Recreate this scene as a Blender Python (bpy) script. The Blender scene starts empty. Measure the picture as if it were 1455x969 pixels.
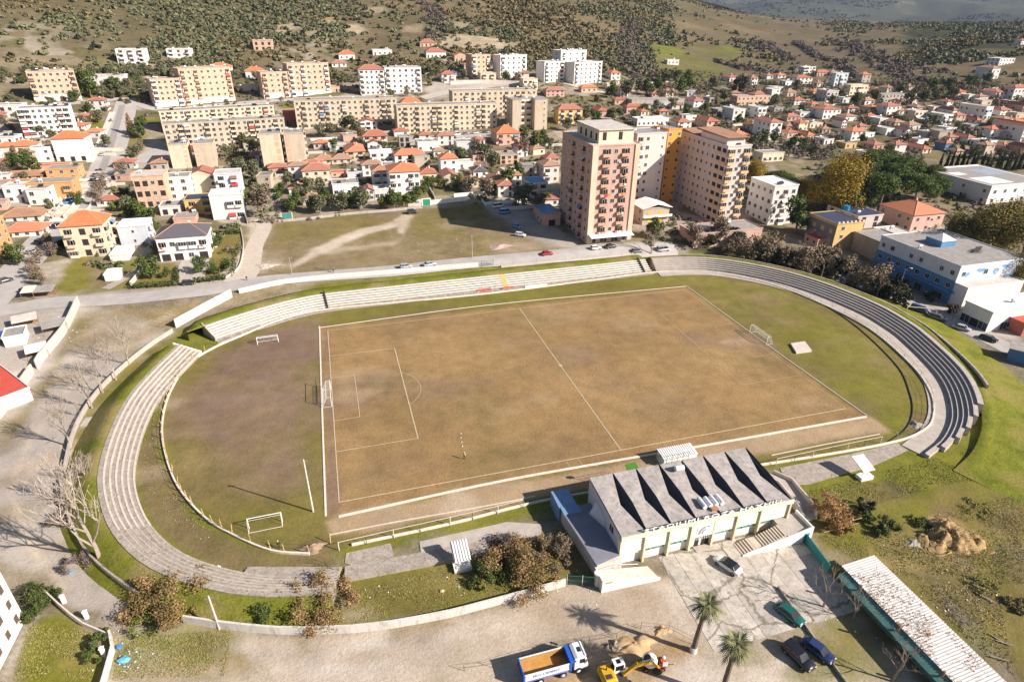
import bpy, math, random
import numpy as np
from math import sin, cos, pi, radians, atan2, hypot, sqrt
from mathutils import Vector, Matrix
random.seed(7); RNG = np.random.default_rng(7)
scene = bpy.context.scene
COL = scene.collection
# ------------------------------------------------------------------ camera
CX, CY, CZ = -50.06, -124.49, 77.96
YAW, PIT, ROLL, FPX = 0.29101, 0.48896, 0.01121, 875.554
PW, PH = 1455.0, 969.0
fwd = Vector((sin(YAW)*cos(PIT), cos(YAW)*cos(PIT), -sin(PIT)))
rgt0 = Vector((cos(YAW), -sin(YAW), 0)); up0 = rgt0.cross(fwd)
RGT = cos(ROLL)*rgt0 + sin(ROLL)*up0; UPV = -sin(ROLL)*rgt0 + cos(ROLL)*up0
cam_data = bpy.data.cameras.new('camera'); cam = bpy.data.objects.new('camera', cam_data); COL.objects.link(cam)
R = Matrix((RGT, UPV, -fwd)).transposed()
cam.matrix_world = Matrix.Translation((CX, CY, CZ)) @ R.to_4x4()
cam_data.sensor_width = 36.0; cam_data.lens = FPX/PW*36.0
cam_data.clip_start = 1.0; cam_data.clip_end = 30000
scene.camera = cam
# ------------------------------------------------------------------ world, sun, exposure
SUN_EL, SUN_AZ = radians(31.5), radians(-37.2)        # azimuth measured from +X
world = bpy.data.worlds.new('World'); scene.world = world; world.use_nodes = True
wn = world.node_tree.nodes; wl = world.node_tree.links
bg = wn['Background']; sky = wn.new('ShaderNodeTexSky'); sky.sky_type = 'NISHITA'; sky.sun_disc = False
sky.sun_elevation = SUN_EL; sky.sun_rotation = pi/2 - SUN_AZ
sky.altitude = 100; sky.air_density = 1.0; sky.dust_density = 1.2
wl.new(sky.outputs[0], bg.inputs[0]); bg.inputs[1].default_value = 0.05
sun_d = bpy.data.lights.new('sun', 'SUN'); sun_d.energy = 5.0; sun_d.angle = radians(0.5); sun_d.color = (1.0, 0.91, 0.83)
sun = bpy.data.objects.new('sun', sun_d); COL.objects.link(sun)
S = Vector((cos(SUN_EL)*cos(SUN_AZ), cos(SUN_EL)*sin(SUN_AZ), sin(SUN_EL)))
sun.rotation_euler = S.to_track_quat('Z', 'Y').to_euler(); sun.location = (0, 0, 300)
vs = scene.view_settings; vs.view_transform = 'Standard'; vs.look = 'None'; vs.gamma = 1.0; vs.exposure = 0.95
# ------------------------------------------------------------------ terrain height
AZ_T = [-60, -36, -20, -5, 5, 12, 20, 28, 36, 45, 60]
D_T = [0, 150, 185, 210, 250, 300, 380, 460, 550, 650, 800, 1000, 1300, 1700, 2300, 3200, 4500, 6500, 10000]
H_T = np.array([
 [0, 0, 0, 0, 0, 0, 0, 0, 0, 0, 0],
 [0, 0, 0, 0, 0, 0, 0, 0, 0, 0, 0],
 [1, 1, 1.5, 3, 3, 3, 2, 1, 0, 0, 0],
 [2, 2, 3, 4, 4, 4, 3, 1, 0, 0, 0],
 [4, 4, 6, 6, 6, 5, 4, 2, 1, 0, 0],
 [7, 8, 9, 10, 9, 8, 6, 4, 3, 2, 2],
 [14, 16, 15, 16, 15, 12, 10, 8, 6, 5, 5],
 [29, 30, 26, 28, 25, 20, 18, 16, 14, 12, 12],
 [50, 48, 42, 46, 38, 26, 25, 24, 24, 24, 24],
 [78, 76, 66, 68, 55, 34, 31, 31, 36, 38, 38],
 [108, 106, 103, 98, 80, 52, 39, 40, 48, 50, 50],
 [140, 140, 140, 132, 116, 84, 50, 52, 58, 62, 62],
 [165, 165, 170, 170, 150, 118, 62, 70, 75, 76, 76],
 [160, 160, 170, 180, 160, 106, 56, 62, 66, 68, 68],
 [120, 120, 130, 140, 120, 70, 30, 20, 20, 20, 20],
 [90, 90, 100, 110, 90, 40, 10, 0, 0, 0, 0],
 [120, 120, 120, 120, 110, 90, 60, 60, 60, 60, 60],
 [200, 200, 200, 210, 230, 240, 200, 240, 210, 260, 260],
 [420, 420, 420, 420, 450, 520, 480, 560, 470, 540, 500]], float)
def _gauss1(a, s, ax):
    r = int(3*s)+1; k = np.exp(-0.5*(np.arange(-r, r+1)/s)**2); k /= k.sum()
    p = np.pad(a, [(r, r) if i == ax else (0, 0) for i in range(2)], mode='edge')
    return np.apply_along_axis(lambda v: np.convolve(v, k, 'valid'), ax, p)
def lattice(seed, n=256):
    return np.random.default_rng(seed).random((n, n))
_LAT = lattice(3)
def vnoise(x, y, sc, seed=0):
    x = np.asarray(x, float)/sc + 17.3*seed; y = np.asarray(y, float)/sc + 5.7*seed
    i = np.floor(x).astype(int); j = np.floor(y).astype(int); fx = x-i; fy = y-j
    fx = fx*fx*(3-2*fx); fy = fy*fy*(3-2*fy); m = 255
    a = _LAT[i & m, j & m]; b = _LAT[(i+1) & m, j & m]; c = _LAT[i & m, (j+1) & m]; d = _LAT[(i+1) & m, (j+1) & m]
    return (a*(1-fx)+b*fx)*(1-fy)+(c*(1-fx)+d*fx)*fy
def fbm(x, y, sc, seed=0, o=4):
    t = 0; a = 1; n = 0
    for k in range(o):
        t = t+a*vnoise(x, y, sc/2**k, seed+k); n += a; a *= .5
    return t/n
N_AZ, N_D = 241, 500
_azf = np.linspace(-60, 60, N_AZ); _uf = np.linspace(0, 1, N_D); DMAX = 10000.
_Df = DMAX*(np.expm1(5.0*_uf)/np.expm1(5.0))
_t1 = np.array([np.interp(_azf, AZ_T, row) for row in H_T])
_t2 = np.array([np.interp(_Df, D_T, _t1[:, i]) for i in range(N_AZ)]).T
_t2 = _gauss1(_gauss1(_t2, 9, 1), 5, 0)
_aa, _dd = np.meshgrid(np.radians(_azf)+YAW, _Df)
_wx = CX+_dd*np.sin(_aa); _wy = CY+_dd*np.cos(_aa)
_amp = np.interp(_dd, [0, 430, 650, 1500, 4000, 10000], [0, 0, 12, 26, 60, 170])
_t2 = _t2 + _amp*(fbm(_wx, _wy, 190, 1)-.5)*np.interp(_dd, [0, 1500, 5000], [1, 1, .2]) + np.interp(_dd, [0, 1900, 3600, 10000], [0, 0, 240, 700])*(fbm(_wx, _wy, 1100, 4, 5)-.5)
_t2[_dd < 172] = 0
def hgt_np(x, y):
    dx = x-CX; dy = y-CY; D = np.hypot(dx, dy); az = np.degrees(np.arctan2(dx, dy)-YAW)
    az = (az+180) % 360-180
    fade = np.clip(1-(np.abs(az)-60)/50, 0, 1)
    u = np.log1p(np.clip(D, 0, DMAX-1)/DMAX*np.expm1(5.0))/5.0*(N_D-1)
    v = (np.clip(az, -60, 59.99)+60)/120*(N_AZ-1)
    i = np.clip(u.astype(int), 0, N_D-2); j = np.clip(v.astype(int), 0, N_AZ-2); fu = u-i; fv = v-j
    h = (_t2[i, j]*(1-fu)+_t2[i+1, j]*fu)*(1-fv)+(_t2[i, j+1]*(1-fu)+_t2[i+1, j+1]*fu)*fv
    qx = np.abs(np.asarray(x)-4)-92; qy = np.abs(np.asarray(y)+2)-50
    sd = np.hypot(np.maximum(qx, 0), np.maximum(qy, 0))-10
    m = np.clip((sd+1)/12, 0, 1); m = m*m*(3-2*m)
    return h*fade*m
def hgt(x, y): return float(hgt_np(np.array([x]), np.array([y]))[0])
_tt = np.concatenate([np.arange(60, 900, .5), np.arange(900, 9000, 8.)])
def ray(px, py): return fwd + RGT*((px-PW/2)/FPX) - UPV*((py-PH/2)/FPX)
def G(px, py, dz=0.0):
    """photo pixel -> point on the terrain (dz above it)"""
    d = ray(px, py); d = d/hypot(d.x, d.y)
    xs = CX+d.x*_tt; ys = CY+d.y*_tt; zs = CZ+d.z*_tt
    b = zs-hgt_np(xs, ys)-dz; k = int(np.argmax(b < 0))
    if b[k] >= 0: k = len(_tt)-1; t = _tt[k]
    else:
        t = _tt[k-1]+(_tt[k]-_tt[k-1])*b[k-1]/(b[k-1]-b[k])
    x, y = CX+d.x*t, CY+d.y*t
    return Vector((x, y, hgt(x, y)+dz))
def GZ(px, py, z=0.0):
    d = ray(px, py); t = (z-CZ)/d.z
    return Vector((CX+d.x*t, CY+d.y*t, z))
def PX(p):
    d = Vector(p)-Vector((CX, CY, CZ)); zz = d.dot(fwd)
    return PW/2+FPX*d.dot(RGT)/zz, PH/2-FPX*d.dot(UPV)/zz
def HT(base, topy):
    """height of a vertical at base whose top shows at picture row topy"""
    lo, hi = 0., 90.
    for _ in range(40):
        m = (lo+hi)/2
        if PX(base+Vector((0, 0, m)))[1] > topy: lo = m
        else: hi = m
    return lo
# ------------------------------------------------------------------ materials
MATS = {}
def ramp2(nt, fac, c0, c1, p0=0., p1=1.):
    r = nt.nodes.new('ShaderNodeValToRGB'); r.color_ramp.elements[0].position = p0; r.color_ramp.elements[1].position = p1
    r.color_ramp.elements[0].color = (*c0, 1); r.color_ramp.elements[1].color = (*c1, 1)
    nt.links.new(fac, r.inputs[0]); return r.outputs[0]
def noise(nt, vec, sc, det=3, rough=.55):
    n = nt.nodes.new('ShaderNodeTexNoise'); n.inputs['Scale'].default_value = sc; n.inputs['Detail'].default_value = det
    n.inputs['Roughness'].default_value = rough; nt.links.new(vec, n.inputs['Vector']); return n.outputs[0]
def mixc(nt, fac, a, b, mode='MIX'):
    m = nt.nodes.new('ShaderNodeMix'); m.data_type = 'RGBA'; m.blend_type = mode
    for s, v in ((0, fac), (6, a), (7, b)):
        if isinstance(v, (int, float)): m.inputs[s].default_value = v
        elif isinstance(v, tuple): m.inputs[s].default_value = (*v, 1)
        else: nt.links.new(v, m.inputs[s])
    return m.outputs[2]
def new_mat(name):
    m = bpy.data.materials.new(name); m.use_nodes = True; nt = m.node_tree
    return m, nt, nt.nodes['Principled BSDF'], nt.nodes.new('ShaderNodeNewGeometry').outputs['Position']
def mat(name, col, rough=.8, var=.18, sc=.6, dirt=None, dirt_amt=.35, metal=0., bump=0., streak=False, spec=.3, crack=0.):
    if name in MATS: return MATS[name]
    m, nt, b, pos = new_mat(name)
    vec = pos
    if streak:
        mp = nt.nodes.new('ShaderNodeMapping'); mp.inputs['Scale'].default_value = (1, 1, .22); nt.links.new(pos, mp.inputs[0]); vec = mp.outputs[0]
    f = noise(nt, vec, sc, 5, .62)
    c = ramp2(nt, f, tuple(v*(1-var) for v in col), tuple(min(1, v*(1+var)) for v in col), .3, .7)
    if dirt:
        f2 = noise(nt, vec, sc*2.7, 6, .7)
        r = ramp2(nt, f2, (0, 0, 0), (dirt_amt,)*3, .5, .72)
        c = mixc(nt, r, c, dirt)
    if streak:
        oi = nt.nodes.new('ShaderNodeObjectInfo'); c = mixc(nt, 1., c, ramp2(nt, oi.outputs['Random'], (.80, .79, .78), (1.06, 1.04, 1.0)), 'MULTIPLY')
    if crack:
        v = nt.nodes.new('ShaderNodeTexVoronoi'); v.feature = 'DISTANCE_TO_EDGE'; v.inputs['Scale'].default_value = crack
        w = nt.nodes.new('ShaderNodeVectorMath'); w.operation = 'ADD'; nz = nt.nodes.new('ShaderNodeTexNoise'); nz.inputs['Scale'].default_value = 1.2; nt.links.new(pos, nz.inputs['Vector'])
        nt.links.new(pos, w.inputs[0]); nt.links.new(nz.outputs[1], w.inputs[1]); nt.links.new(w.outputs[0], v.inputs['Vector'])
        c = mixc(nt, ramp2(nt, v.outputs['Distance'], (.7,)*3, (0, 0, 0), .004, .022), c, (.12, .10, .06))
        c = mixc(nt, ramp2(nt, noise(nt, pos, .9, 6, .75), (0, 0, 0), (.8,)*3, .55, .70), c, (.15, .14, .055))
    nt.links.new(c, b.inputs['Base Color'])
    b.inputs['Roughness'].default_value = rough; b.inputs['Metallic'].default_value = metal
    b.inputs['Specular IOR Level'].default_value = spec
    if bump:
        bn = nt.nodes.new('ShaderNodeBump'); bn.inputs['Strength'].default_value = bump; bn.inputs['Distance'].default_value = .05
        nt.links.new(noise(nt, pos, sc*8, 4), bn.inputs['Height']); nt.links.new(bn.outputs[0], b.inputs['Normal'])
    MATS[name] = m; return m
def leaf_mat(name, c0, c1, c2=None):
    m, nt, b, pos = new_mat(name)
    g = [n for n in nt.nodes if n.type == 'NEW_GEOMETRY'][0]
    c = ramp2(nt, g.outputs['Random Per Island'], c0, c1)
    if c2:
        c = mixc(nt, ramp2(nt, noise(nt, pos, .35, 2), (0, 0, 0), (1, 1, 1), .45, .62), c, c2)
    nt.links.new(c, b.inputs['Base Color']); b.inputs['Roughness'].default_value = .75; b.inputs['Specular IOR Level'].default_value = .2
    MATS[name] = m; return m
def tile_mat(name, col, dark):
    m, nt, b, pos = new_mat(name)
    f = noise(nt, pos, 1.3, 6, .7); c = ramp2(nt, f, tuple(v*.72 for v in col), tuple(min(1, v*1.2) for v in col), .3, .7)
    c = mixc(nt, ramp2(nt, noise(nt, pos, .35, 3), (0, 0, 0), (.6,)*3, .5, .75), c, dark)
    oi = nt.nodes.new('ShaderNodeObjectInfo'); c = mixc(nt, ramp2(nt, oi.outputs['Random'], (0, 0, 0), (.9,)*3, .15, 1.), c, tuple((v+d)*.5+.05 for v, d in zip(col, dark)))
    w = nt.nodes.new('ShaderNodeTexWave'); w.wave_type = 'BANDS'; w.bands_direction = 'Z'; w.inputs['Scale'].default_value = 1.6
    nt.links.new(pos, w.inputs['Vector'])
    bn = nt.nodes.new('ShaderNodeBump'); bn.inputs['Strength'].default_value = .5; bn.inputs['Distance'].default_value = .06
    nt.links.new(w.outputs[1], bn.inputs['Height']); nt.links.new(bn.outputs[0], b.inputs['Normal'])
    nt.links.new(c, b.inputs['Base Color']); b.inputs['Roughness'].default_value = .85
    MATS[name] = m; return m
def glass_mat(name, col, rough=.12):
    m, nt, b, pos = new_mat(name)
    o = nt.nodes.new('ShaderNodeObjectInfo')
    c = ramp2(nt, o.outputs['Random'], tuple(v*.5 for v in col), tuple(v*1.6 for v in col))
    nt.links.new(c, b.inputs['Base Color']); b.inputs['Roughness'].default_value = rough; b.inputs['Specular IOR Level'].default_value = .5
    MATS[name] = m; return m
def paint_mat(name, col, rough=.25):
    m, nt, b, pos = new_mat(name)
    c = ramp2(nt, noise(nt, pos, 2.5, 3), tuple(v*.85 for v in col), tuple(min(1, v*1.1) for v in col), .3, .7)
    nt.links.new(c, b.inputs['Base Color']); b.inputs['Roughness'].default_value = rough
    b.inputs['Coat Weight'].default_value = .5; b.inputs['Coat Roughness'].default_value = .08
    MATS[name] = m; return m
# ------------------------------------------------------------------ mesh building
class MB:
    def __init__(s): s.v = []; s.f = []; s.m = []
    def quad(s, a, b, c, d, m=0):
        k = len(s.v); s.v += [tuple(a), tuple(b), tuple(c), tuple(d)]; s.f.append((k, k+1, k+2, k+3)); s.m.append(m)
    def poly(s, pts, m=0):
        k = len(s.v); s.v += [tuple(p) for p in pts]; s.f.append(tuple(range(k, k+len(pts)))); s.m.append(m)
    def box(s, x0, x1, y0, y1, z0, z1, m=0, taper=0):
        k = len(s.v); t = taper
        s.v += [(x0, y0, z0), (x1, y0, z0), (x1, y1, z0), (x0, y1, z0), (x0+t, y0+t, z1), (x1-t, y0+t, z1), (x1-t, y1-t, z1), (x0+t, y1-t, z1)]
        for q in ((0, 3, 2, 1), (4, 5, 6, 7), (0, 1, 5, 4), (1, 2, 6, 5), (2, 3, 7, 6), (3, 0, 4, 7)):
            s.f.append(tuple(k+i for i in q)); s.m.append(m)
    def prism(s, pts, z0, z1, m=0, mt=None):
        """vertical prism over a counter-clockwise outline; z0/z1 numbers or per-vertex lists"""
        n = len(pts); k = len(s.v); a = z0 if isinstance(z0, (list, tuple)) else [z0]*n; b = z1 if isinstance(z1, (list, tuple)) else [z1]*n
        s.v += [(p[0], p[1], a[i]) for i, p in enumerate(pts)]+[(p[0], p[1], b[i]) for i, p in enumerate(pts)]
        for i in range(n):
            j = (i+1) % n; s.f.append((k+i, k+j, k+n+j, k+n+i)); s.m.append(m)
        s.f.append(tuple(k+n+i for i in range(n))); s.m.append(m if mt is None else mt)
        s.f.append(tuple(k+i for i in reversed(range(n)))); s.m.append(m)
    def cyl(s, p0, p1, r0, r1=None, n=8, m=0, caps=True):
        r1 = r0 if r1 is None else r1; p0 = Vector(p0); p1 = Vector(p1); d = (p1-p0)
        if d.length < 1e-6: return
        d.normalize(); a = d.orthogonal().normalized(); b = d.cross(a); k = len(s.v)
        for p, r in ((p0, r0), (p1, r1)):
            for i in range(n):
                t = 2*pi*i/n; s.v.append(tuple(p+a*(r*cos(t))+b*(r*sin(t))))
        for i in range(n):
            j = (i+1) % n; s.f.append((k+i, k+j, k+n+j, k+n+i)); s.m.append(m)
        if caps:
            s.f.append(tuple(k+n+i for i in range(n))); s.f.append(tuple(k+i for i in reversed(range(n)))); s.m += [m, m]
    def tube(s, pts, r, n=6, m=0):
        for i in range(len(pts)-1):
            ra = r[i] if isinstance(r, (list, tuple)) else r; rb = r[i+1] if isinstance(r, (list, tuple)) else r
            s.cyl(pts[i], pts[i+1], ra, rb, n, m, caps=(i == 0 or i == len(pts)-2))
    def loft(s, secs, m=0, caps=True, closed=True):
        """secs: list of equal-length point rings"""
        k = len(s.v); n = len(secs[0])
        for q in secs: s.v += [tuple(p) for p in q]
        for i in range(len(secs)-1):
            for j in range(n if closed else n-1):
                j2 = (j+1) % n
                s.f.append((k+i*n+j, k+i*n+j2, k+(i+1)*n+j2, k+(i+1)*n+j)); s.m.append(m)
        if caps and closed:
            s.f.append(tuple(k+j for j in reversed(range(n)))); s.f.append(tuple(k+(len(secs)-1)*n+j for j in range(n))); s.m += [m, m]
    def ball(s, c, r, m=0, seg=10, rings=6, sq=(1, 1, 1), jit=0):
        k = len(s.v); c = Vector(c)
        for i in range(rings+1):
            ph = pi*i/rings
            for j in range(seg):
                th = 2*pi*j/seg; q = r*(1+(random.uniform(-jit, jit) if 0 < i < rings else 0))
                s.v.append((c.x+q*sq[0]*sin(ph)*cos(th), c.y+q*sq[1]*sin(ph)*sin(th), c.z+q*sq[2]*cos(ph)))
        for i in range(rings):
            for j in range(seg):
                j2 = (j+1) % seg
                s.f.append((k+i*seg+j, k+(i+1)*seg+j, k+(i+1)*seg+j2, k+i*seg+j2)); s.m.append(m)
    def mesh(s, name, mats, smooth=False):
        me = bpy.data.meshes.new(name); me.from_pydata(s.v, [], s.f)
        mats = mats if isinstance(mats, (list, tuple)) else [mats]
        for x in mats: me.materials.append(x)
        if len(mats) > 1: me.polygons.foreach_set('material_index', s.m)
        if smooth: me.polygons.foreach_set('use_smooth', [True]*len(s.f))
        me.update(); return me
    def build(s, name, mats, parent=None, smooth=False, loc=None):
        return put(s.mesh(name, mats, smooth), name, parent, loc)
def put(me, name, parent=None, loc=None, rz=None, sc=None, mt=None):
    o = bpy.data.objects.new(name, me); COL.objects.link(o)
    if parent is not None: o.parent = parent
    if loc is not None: o.location = loc
    if rz is not None: o.rotation_euler = (0, 0, rz)
    if sc is not None: o.scale = sc if isinstance(sc, (tuple, list)) else (sc, sc, sc)
    if mt is not None:
        o.material_slots[0].link = 'OBJECT'; o.material_slots[0].material = mt
    return o
LABELS = set()
def tag(o, label=None, cat=None, group=None, kind=None):
    if label: o['label'] = label; LABELS.add(label)
    if cat: o['category'] = cat
    if group: o['group'] = group
    if kind: o['kind'] = kind
    return o
def empty(name, label, cat, loc, rz=0, group=None):
    o = bpy.data.objects.new(name, None); COL.objects.link(o); o.empty_display_size = .3
    o.location = loc; o.rotation_euler = (0, 0, rz); return tag(o, label, cat, group)
def struct(o): o['kind'] = 'structure'; return o
def copy_tree(root, loc, rz, label, group=None, sc=None, mats=None):
    r = root.copy(); COL.objects.link(r); r.location = loc; r.rotation_euler = (0, 0, rz); r['label'] = label
    if group: r['group'] = group
    if sc: r.scale = (sc, sc, sc)
    for ch in root.children:
        c = ch.copy(); COL.objects.link(c); c.parent = r
        if mats:
            nm = ch.name.split('.')[0]
            if nm in mats: c.material_slots[0].link = 'OBJECT'; c.material_slots[0].material = mats[nm]
        for g in ch.children:
            d = g.copy(); COL.objects.link(d); d.parent = c
    return r
def smooth_path(pts, step=2.0, closed=False):
    """Catmull-Rom through 2-D points, resampled"""
    P = [Vector((p[0], p[1])) for p in pts]; out = []; n = len(P)
    for i in range(n if closed else n-1):
        p0 = P[(i-1) % n] if closed or i > 0 else P[i]*2-P[i+1]; p1 = P[i]; p2 = P[(i+1) % n]
        p3 = P[(i+2) % n] if closed or i+2 < n else P[i+1]*2-P[i]
        k = max(1, int((p2-p1).length/step))
        for j in range(k):
            t = j/k; out.append(.5*((2*p1)+(p2-p0)*t+(2*p0-5*p1+4*p2-p3)*t*t+(3*p1-p0-3*p2+p3)*t**3))
    if not closed: out.append(P[-1])
    return out
def normals(path, closed=False):
    """left-hand normals of a 2-D path"""
    n = len(path); out = []
    for i in range(n):
        a = path[i-1] if i or closed else path[i]; b = path[(i+1) % n] if i < n-1 or closed else path[i]
        d = (b-a); d.normalize(); out.append(Vector((-d.y, d.x)))
    return out
def wall_strip(path, h, th, zf=None, z0=-.5, mb=None, top=None, m=0, side=0.):
    """wall following a 2-D path; zf gives the ground level"""
    mb = mb or MB(); nr = normals(path); secs = []
    for p, q in zip(path, nr):
        g = zf(p.x, p.y) if zf else 0.
        a = p+q*(th/2+side); b = p-q*(th/2-side); hh = h if not callable(h) else h(p)
        secs.append([(a.x, a.y, g+z0), (b.x, b.y, g+z0), (b.x, b.y, g+hh), (a.x, a.y, g+hh)])
    mb.loft(secs, m); return mb
def inside(pts, x, y):
    x = np.asarray(x); y = np.asarray(y); r = np.zeros(x.shape, bool); n = len(pts)
    for i in range(n):
        x1, y1 = pts[i][0], pts[i][1]; x2, y2 = pts[(i+1) % n][0], pts[(i+1) % n][1]
        if y1 == y2: continue
        c = ((y1 > y) != (y2 > y)) & (x < (x2-x1)*(y-y1)/(y2-y1)+x1); r ^= c
    return r
def dist_path(pts, x, y, closed=True):
    d = np.full(np.shape(x), 1e9); n = len(pts)
    for i in range(n if closed else n-1):
        ax, ay = pts[i][0], pts[i][1]; bx, by = pts[(i+1) % n][0], pts[(i+1) % n][1]; L = (bx-ax)**2+(by-ay)**2+1e-9
        t = np.clip(((x-ax)*(bx-ax)+(y-ay)*(by-ay))/L, 0, 1); d = np.minimum(d, np.hypot(x-ax-t*(bx-ax), y-ay-t*(by-ay)))
    return d
# ------------------------------------------------------------------ ground: one sheet, painted with kinds of soil
GT = {  # kind: colour A, colour B of the soil/grass mix
 'town': ((.29, .245, .19), (.15, .13, .075)), 'hill': ((.145, .118, .068), (.095, .083, .042)), 'hillbare': ((.22, .165, .10), (.14, .11, .062)),
 'pitch': ((.335, .216, .10), (.235, .152, .07)), 'bare': ((.235, .162, .118), (.175, .118, .085)), 'baregreen': ((.22, .165, .072), (.14, .112, .038)),
 'green': ((.205, .18, .04), (.145, .132, .028)), 'lush': ((.20, .195, .025), (.12, .13, .018)), 'olive': ((.215, .17, .055), (.145, .122, .036)),
 'dry': ((.31, .225, .105), (.18, .15, .055)), 'dirt': ((.56, .47, .38), (.42, .345, .27)), 'gravel': ((.44, .39, .345), (.335, .298, .262)),
 'sand': ((.44, .30, .16), (.36, .23, .11)), 'dark': ((.11, .085, .06), (.05, .045, .03)), 'brown': ((.22, .16, .09), (.14, .105, .05)),
 'lot': ((.27, .205, .12), (.175, .14, .07)), 'track': ((.46, .37, .28), (.36, .28, .205)), 'fieldg': ((.17, .18, .035), (.13, .13, .03)),
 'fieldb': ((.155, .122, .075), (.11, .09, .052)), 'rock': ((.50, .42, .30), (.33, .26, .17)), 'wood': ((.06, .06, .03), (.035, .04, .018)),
 'far': ((.05, .06, .04), (.11, .10, .06)), 'pale': ((.63, .57, .50), (.48, .43, .37)), 'trackn': ((.42, .31, .195), (.33, .235, .145))}
PATCH = []
def patch(kind, pts, feather=1.5, amt=1., px=True, rough=.6):
    PATCH.append((kind, [tuple(G(*p)[:2]) if px else p for p in pts], feather, amt, rough))
# far and middle distance
patch('fieldg', [(925, 62), (965, 68), (1010, 85), (1040, 95), (1010, 120), (960, 108), (935, 95)], 8)
patch('fieldg', [(985, 68), (1040, 65), (1060, 80), (1030, 85), (1000, 78)], 6)
patch('fieldb', [(1090, 35), (1170, 28), (1270, 28), (1300, 60), (1260, 85), (1310, 112), (1230, 105), (1150, 95), (1080, 70)], 14)
patch('fieldb', [(930, 90), (1000, 60), (1100, 90), (1120, 120), (1000, 125)], 10, .5)
patch('wood', [(1265, 30), (1330, 20), (1455, 22), (1455, 75), (1400, 70), (1340, 78), (1290, 70)], 16)
patch('rock', [(620, 55), (650, 48), (680, 52), (715, 55), (725, 66), (690, 70), (640, 72), (622, 65)], 5, .85)
patch('rock', [(488, 38), (516, 33), (516, 48), (495, 50)], 4, .8)
patch('rock', [(388, 36), (420, 33), (420, 46), (392, 49)], 4, .75)
patch('rock', [(430, 45), (455, 43), (452, 52), (432, 52)], 4, .5)
patch('sand', [(440, 22), (482, 25), (480, 34), (450, 30)], 5, .5)
patch('rock', [(570, 37), (598, 35), (596, 45), (572, 46)], 4, .5)
patch('rock', [(640, 30), (668, 33), (672, 42), (645, 40)], 3, .5); patch('rock', [(520, 12), (545, 10), (550, 18), (525, 20)], 3, .5); patch('rock', [(700, 64), (740, 60), (742, 66), (705, 72)], 3, .6); patch('rock', [(455, 28), (478, 30), (476, 36), (458, 35)], 3, .6)
patch('rock', [(1270, 3), (1300, 3), (1300, 8), (1270, 7)], 4, .2)
# left of the main street, lots and lawns
patch('gravel', [(0, 420), (210, 424), (330, 410), (500, 395), (500, 372), (330, 400), (250, 408), (150, 415), (60, 425)], 2, .8)
patch('green', [(110, 165), (150, 168), (147, 190), (118, 186)], 3); patch('green', [(195, 165), (235, 165), (235, 172), (196, 172)], 2); patch('green', [(185, 192), (215, 192), (195, 238), (180, 234)], 3)
patch('gravel', [(212, 195), (248, 205), (250, 235), (190, 240)], 3); patch('gravel', [(190, 143), (225, 150), (222, 156), (188, 155)], 3)
patch('gravel', [(600, 118), (700, 115), (735, 122), (650, 133), (610, 145)], 4)
patch('green', [(395, 145), (422, 143), (424, 152), (398, 156)], 3); patch('gravel', [(570, 195), (705, 187), (740, 190), (740, 196), (570, 205)], 3)
patch('dirt', [(105, 262), (150, 282), (135, 300), (92, 318), (75, 318)], 2)
patch('green', [(80, 408), (108, 365), (133, 367), (130, 410), (100, 418)], 2); patch('brown', [(130, 370), (150, 375), (165, 410), (130, 412)], 2, .6)
patch('green', [(178, 372), (205, 370), (190, 405), (160, 412)], 2, .8); patch('gravel', [(195, 355), (205, 340), (225, 350), (200, 368)], 2, .6)
patch('gravel', [(222, 368), (290, 365), (276, 400), (252, 400)], 1.0); patch('olive', [(300, 335), (345, 332), (335, 395), (280, 397)], 2)
patch('olive', [(200, 375), (250, 375), (248, 405), (186, 408)], 2)
patch('dirt', [(352, 315), (392, 318), (368, 360), (352, 390), (330, 398), (300, 402), (350, 350)], 1.5)
# the vacant lot
LOT = [(390, 318), (470, 310), (575, 300), (610, 296), (700, 288), (760, 320), (800, 350), (770, 362), (700, 372), (600, 382), (480, 390), (360, 392), (372, 350)]
patch('lot', LOT, 2.5); patch('olive', [(392, 320), (520, 306), (560, 312), (520, 330), (430, 345), (385, 350)], 3, .75)
patch('olive', [(590, 300), (690, 288), (700, 310), (640, 340), (590, 345)], 4, .65); patch('olive', [(505, 330), (560, 320), (560, 338), (510, 345)], 3, .6)
patch('dirt', [(415, 383), (410, 378), (450, 352), (510, 326), (560, 315), (572, 306), (586, 306), (578, 318), (572, 335), (566, 330), (565, 322), (520, 334), (470, 354), (430, 375)], 1.2, 1)
patch('dirt', [(440, 354), (500, 349), (560, 342), (572, 335), (578, 340), (560, 350), (500, 356), (445, 360)], 2, .5)
patch('track', [(360, 372), (400, 368), (416, 380), (370, 388)], 3, .8); patch('track', [(700, 345), (760, 345), (800, 356), (770, 362), (700, 360)], 3, .6)
patch('gravel', [(690, 285), (740, 290), (800, 330), (830, 352), (800, 355), (730, 325), (700, 305)], 3)
patch('gravel', [(810, 350), (900, 342), (980, 350), (975, 362), (860, 368), (790, 362)], 2); patch('gravel', [(860, 325), (975, 335), (1000, 310), (900, 300)], 4, .7)
# right side street
patch('gravel', [(1180, 385), (1300, 430), (1420, 480), (1455, 500), (1455, 470), (1400, 450), (1290, 415), (1230, 390)], 2.5)
patch('wood', [(960, 345), (1060, 340), (1180, 385), (1250, 420), (1230, 425), (1100, 380), (1000, 365)], 3, .8)
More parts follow.
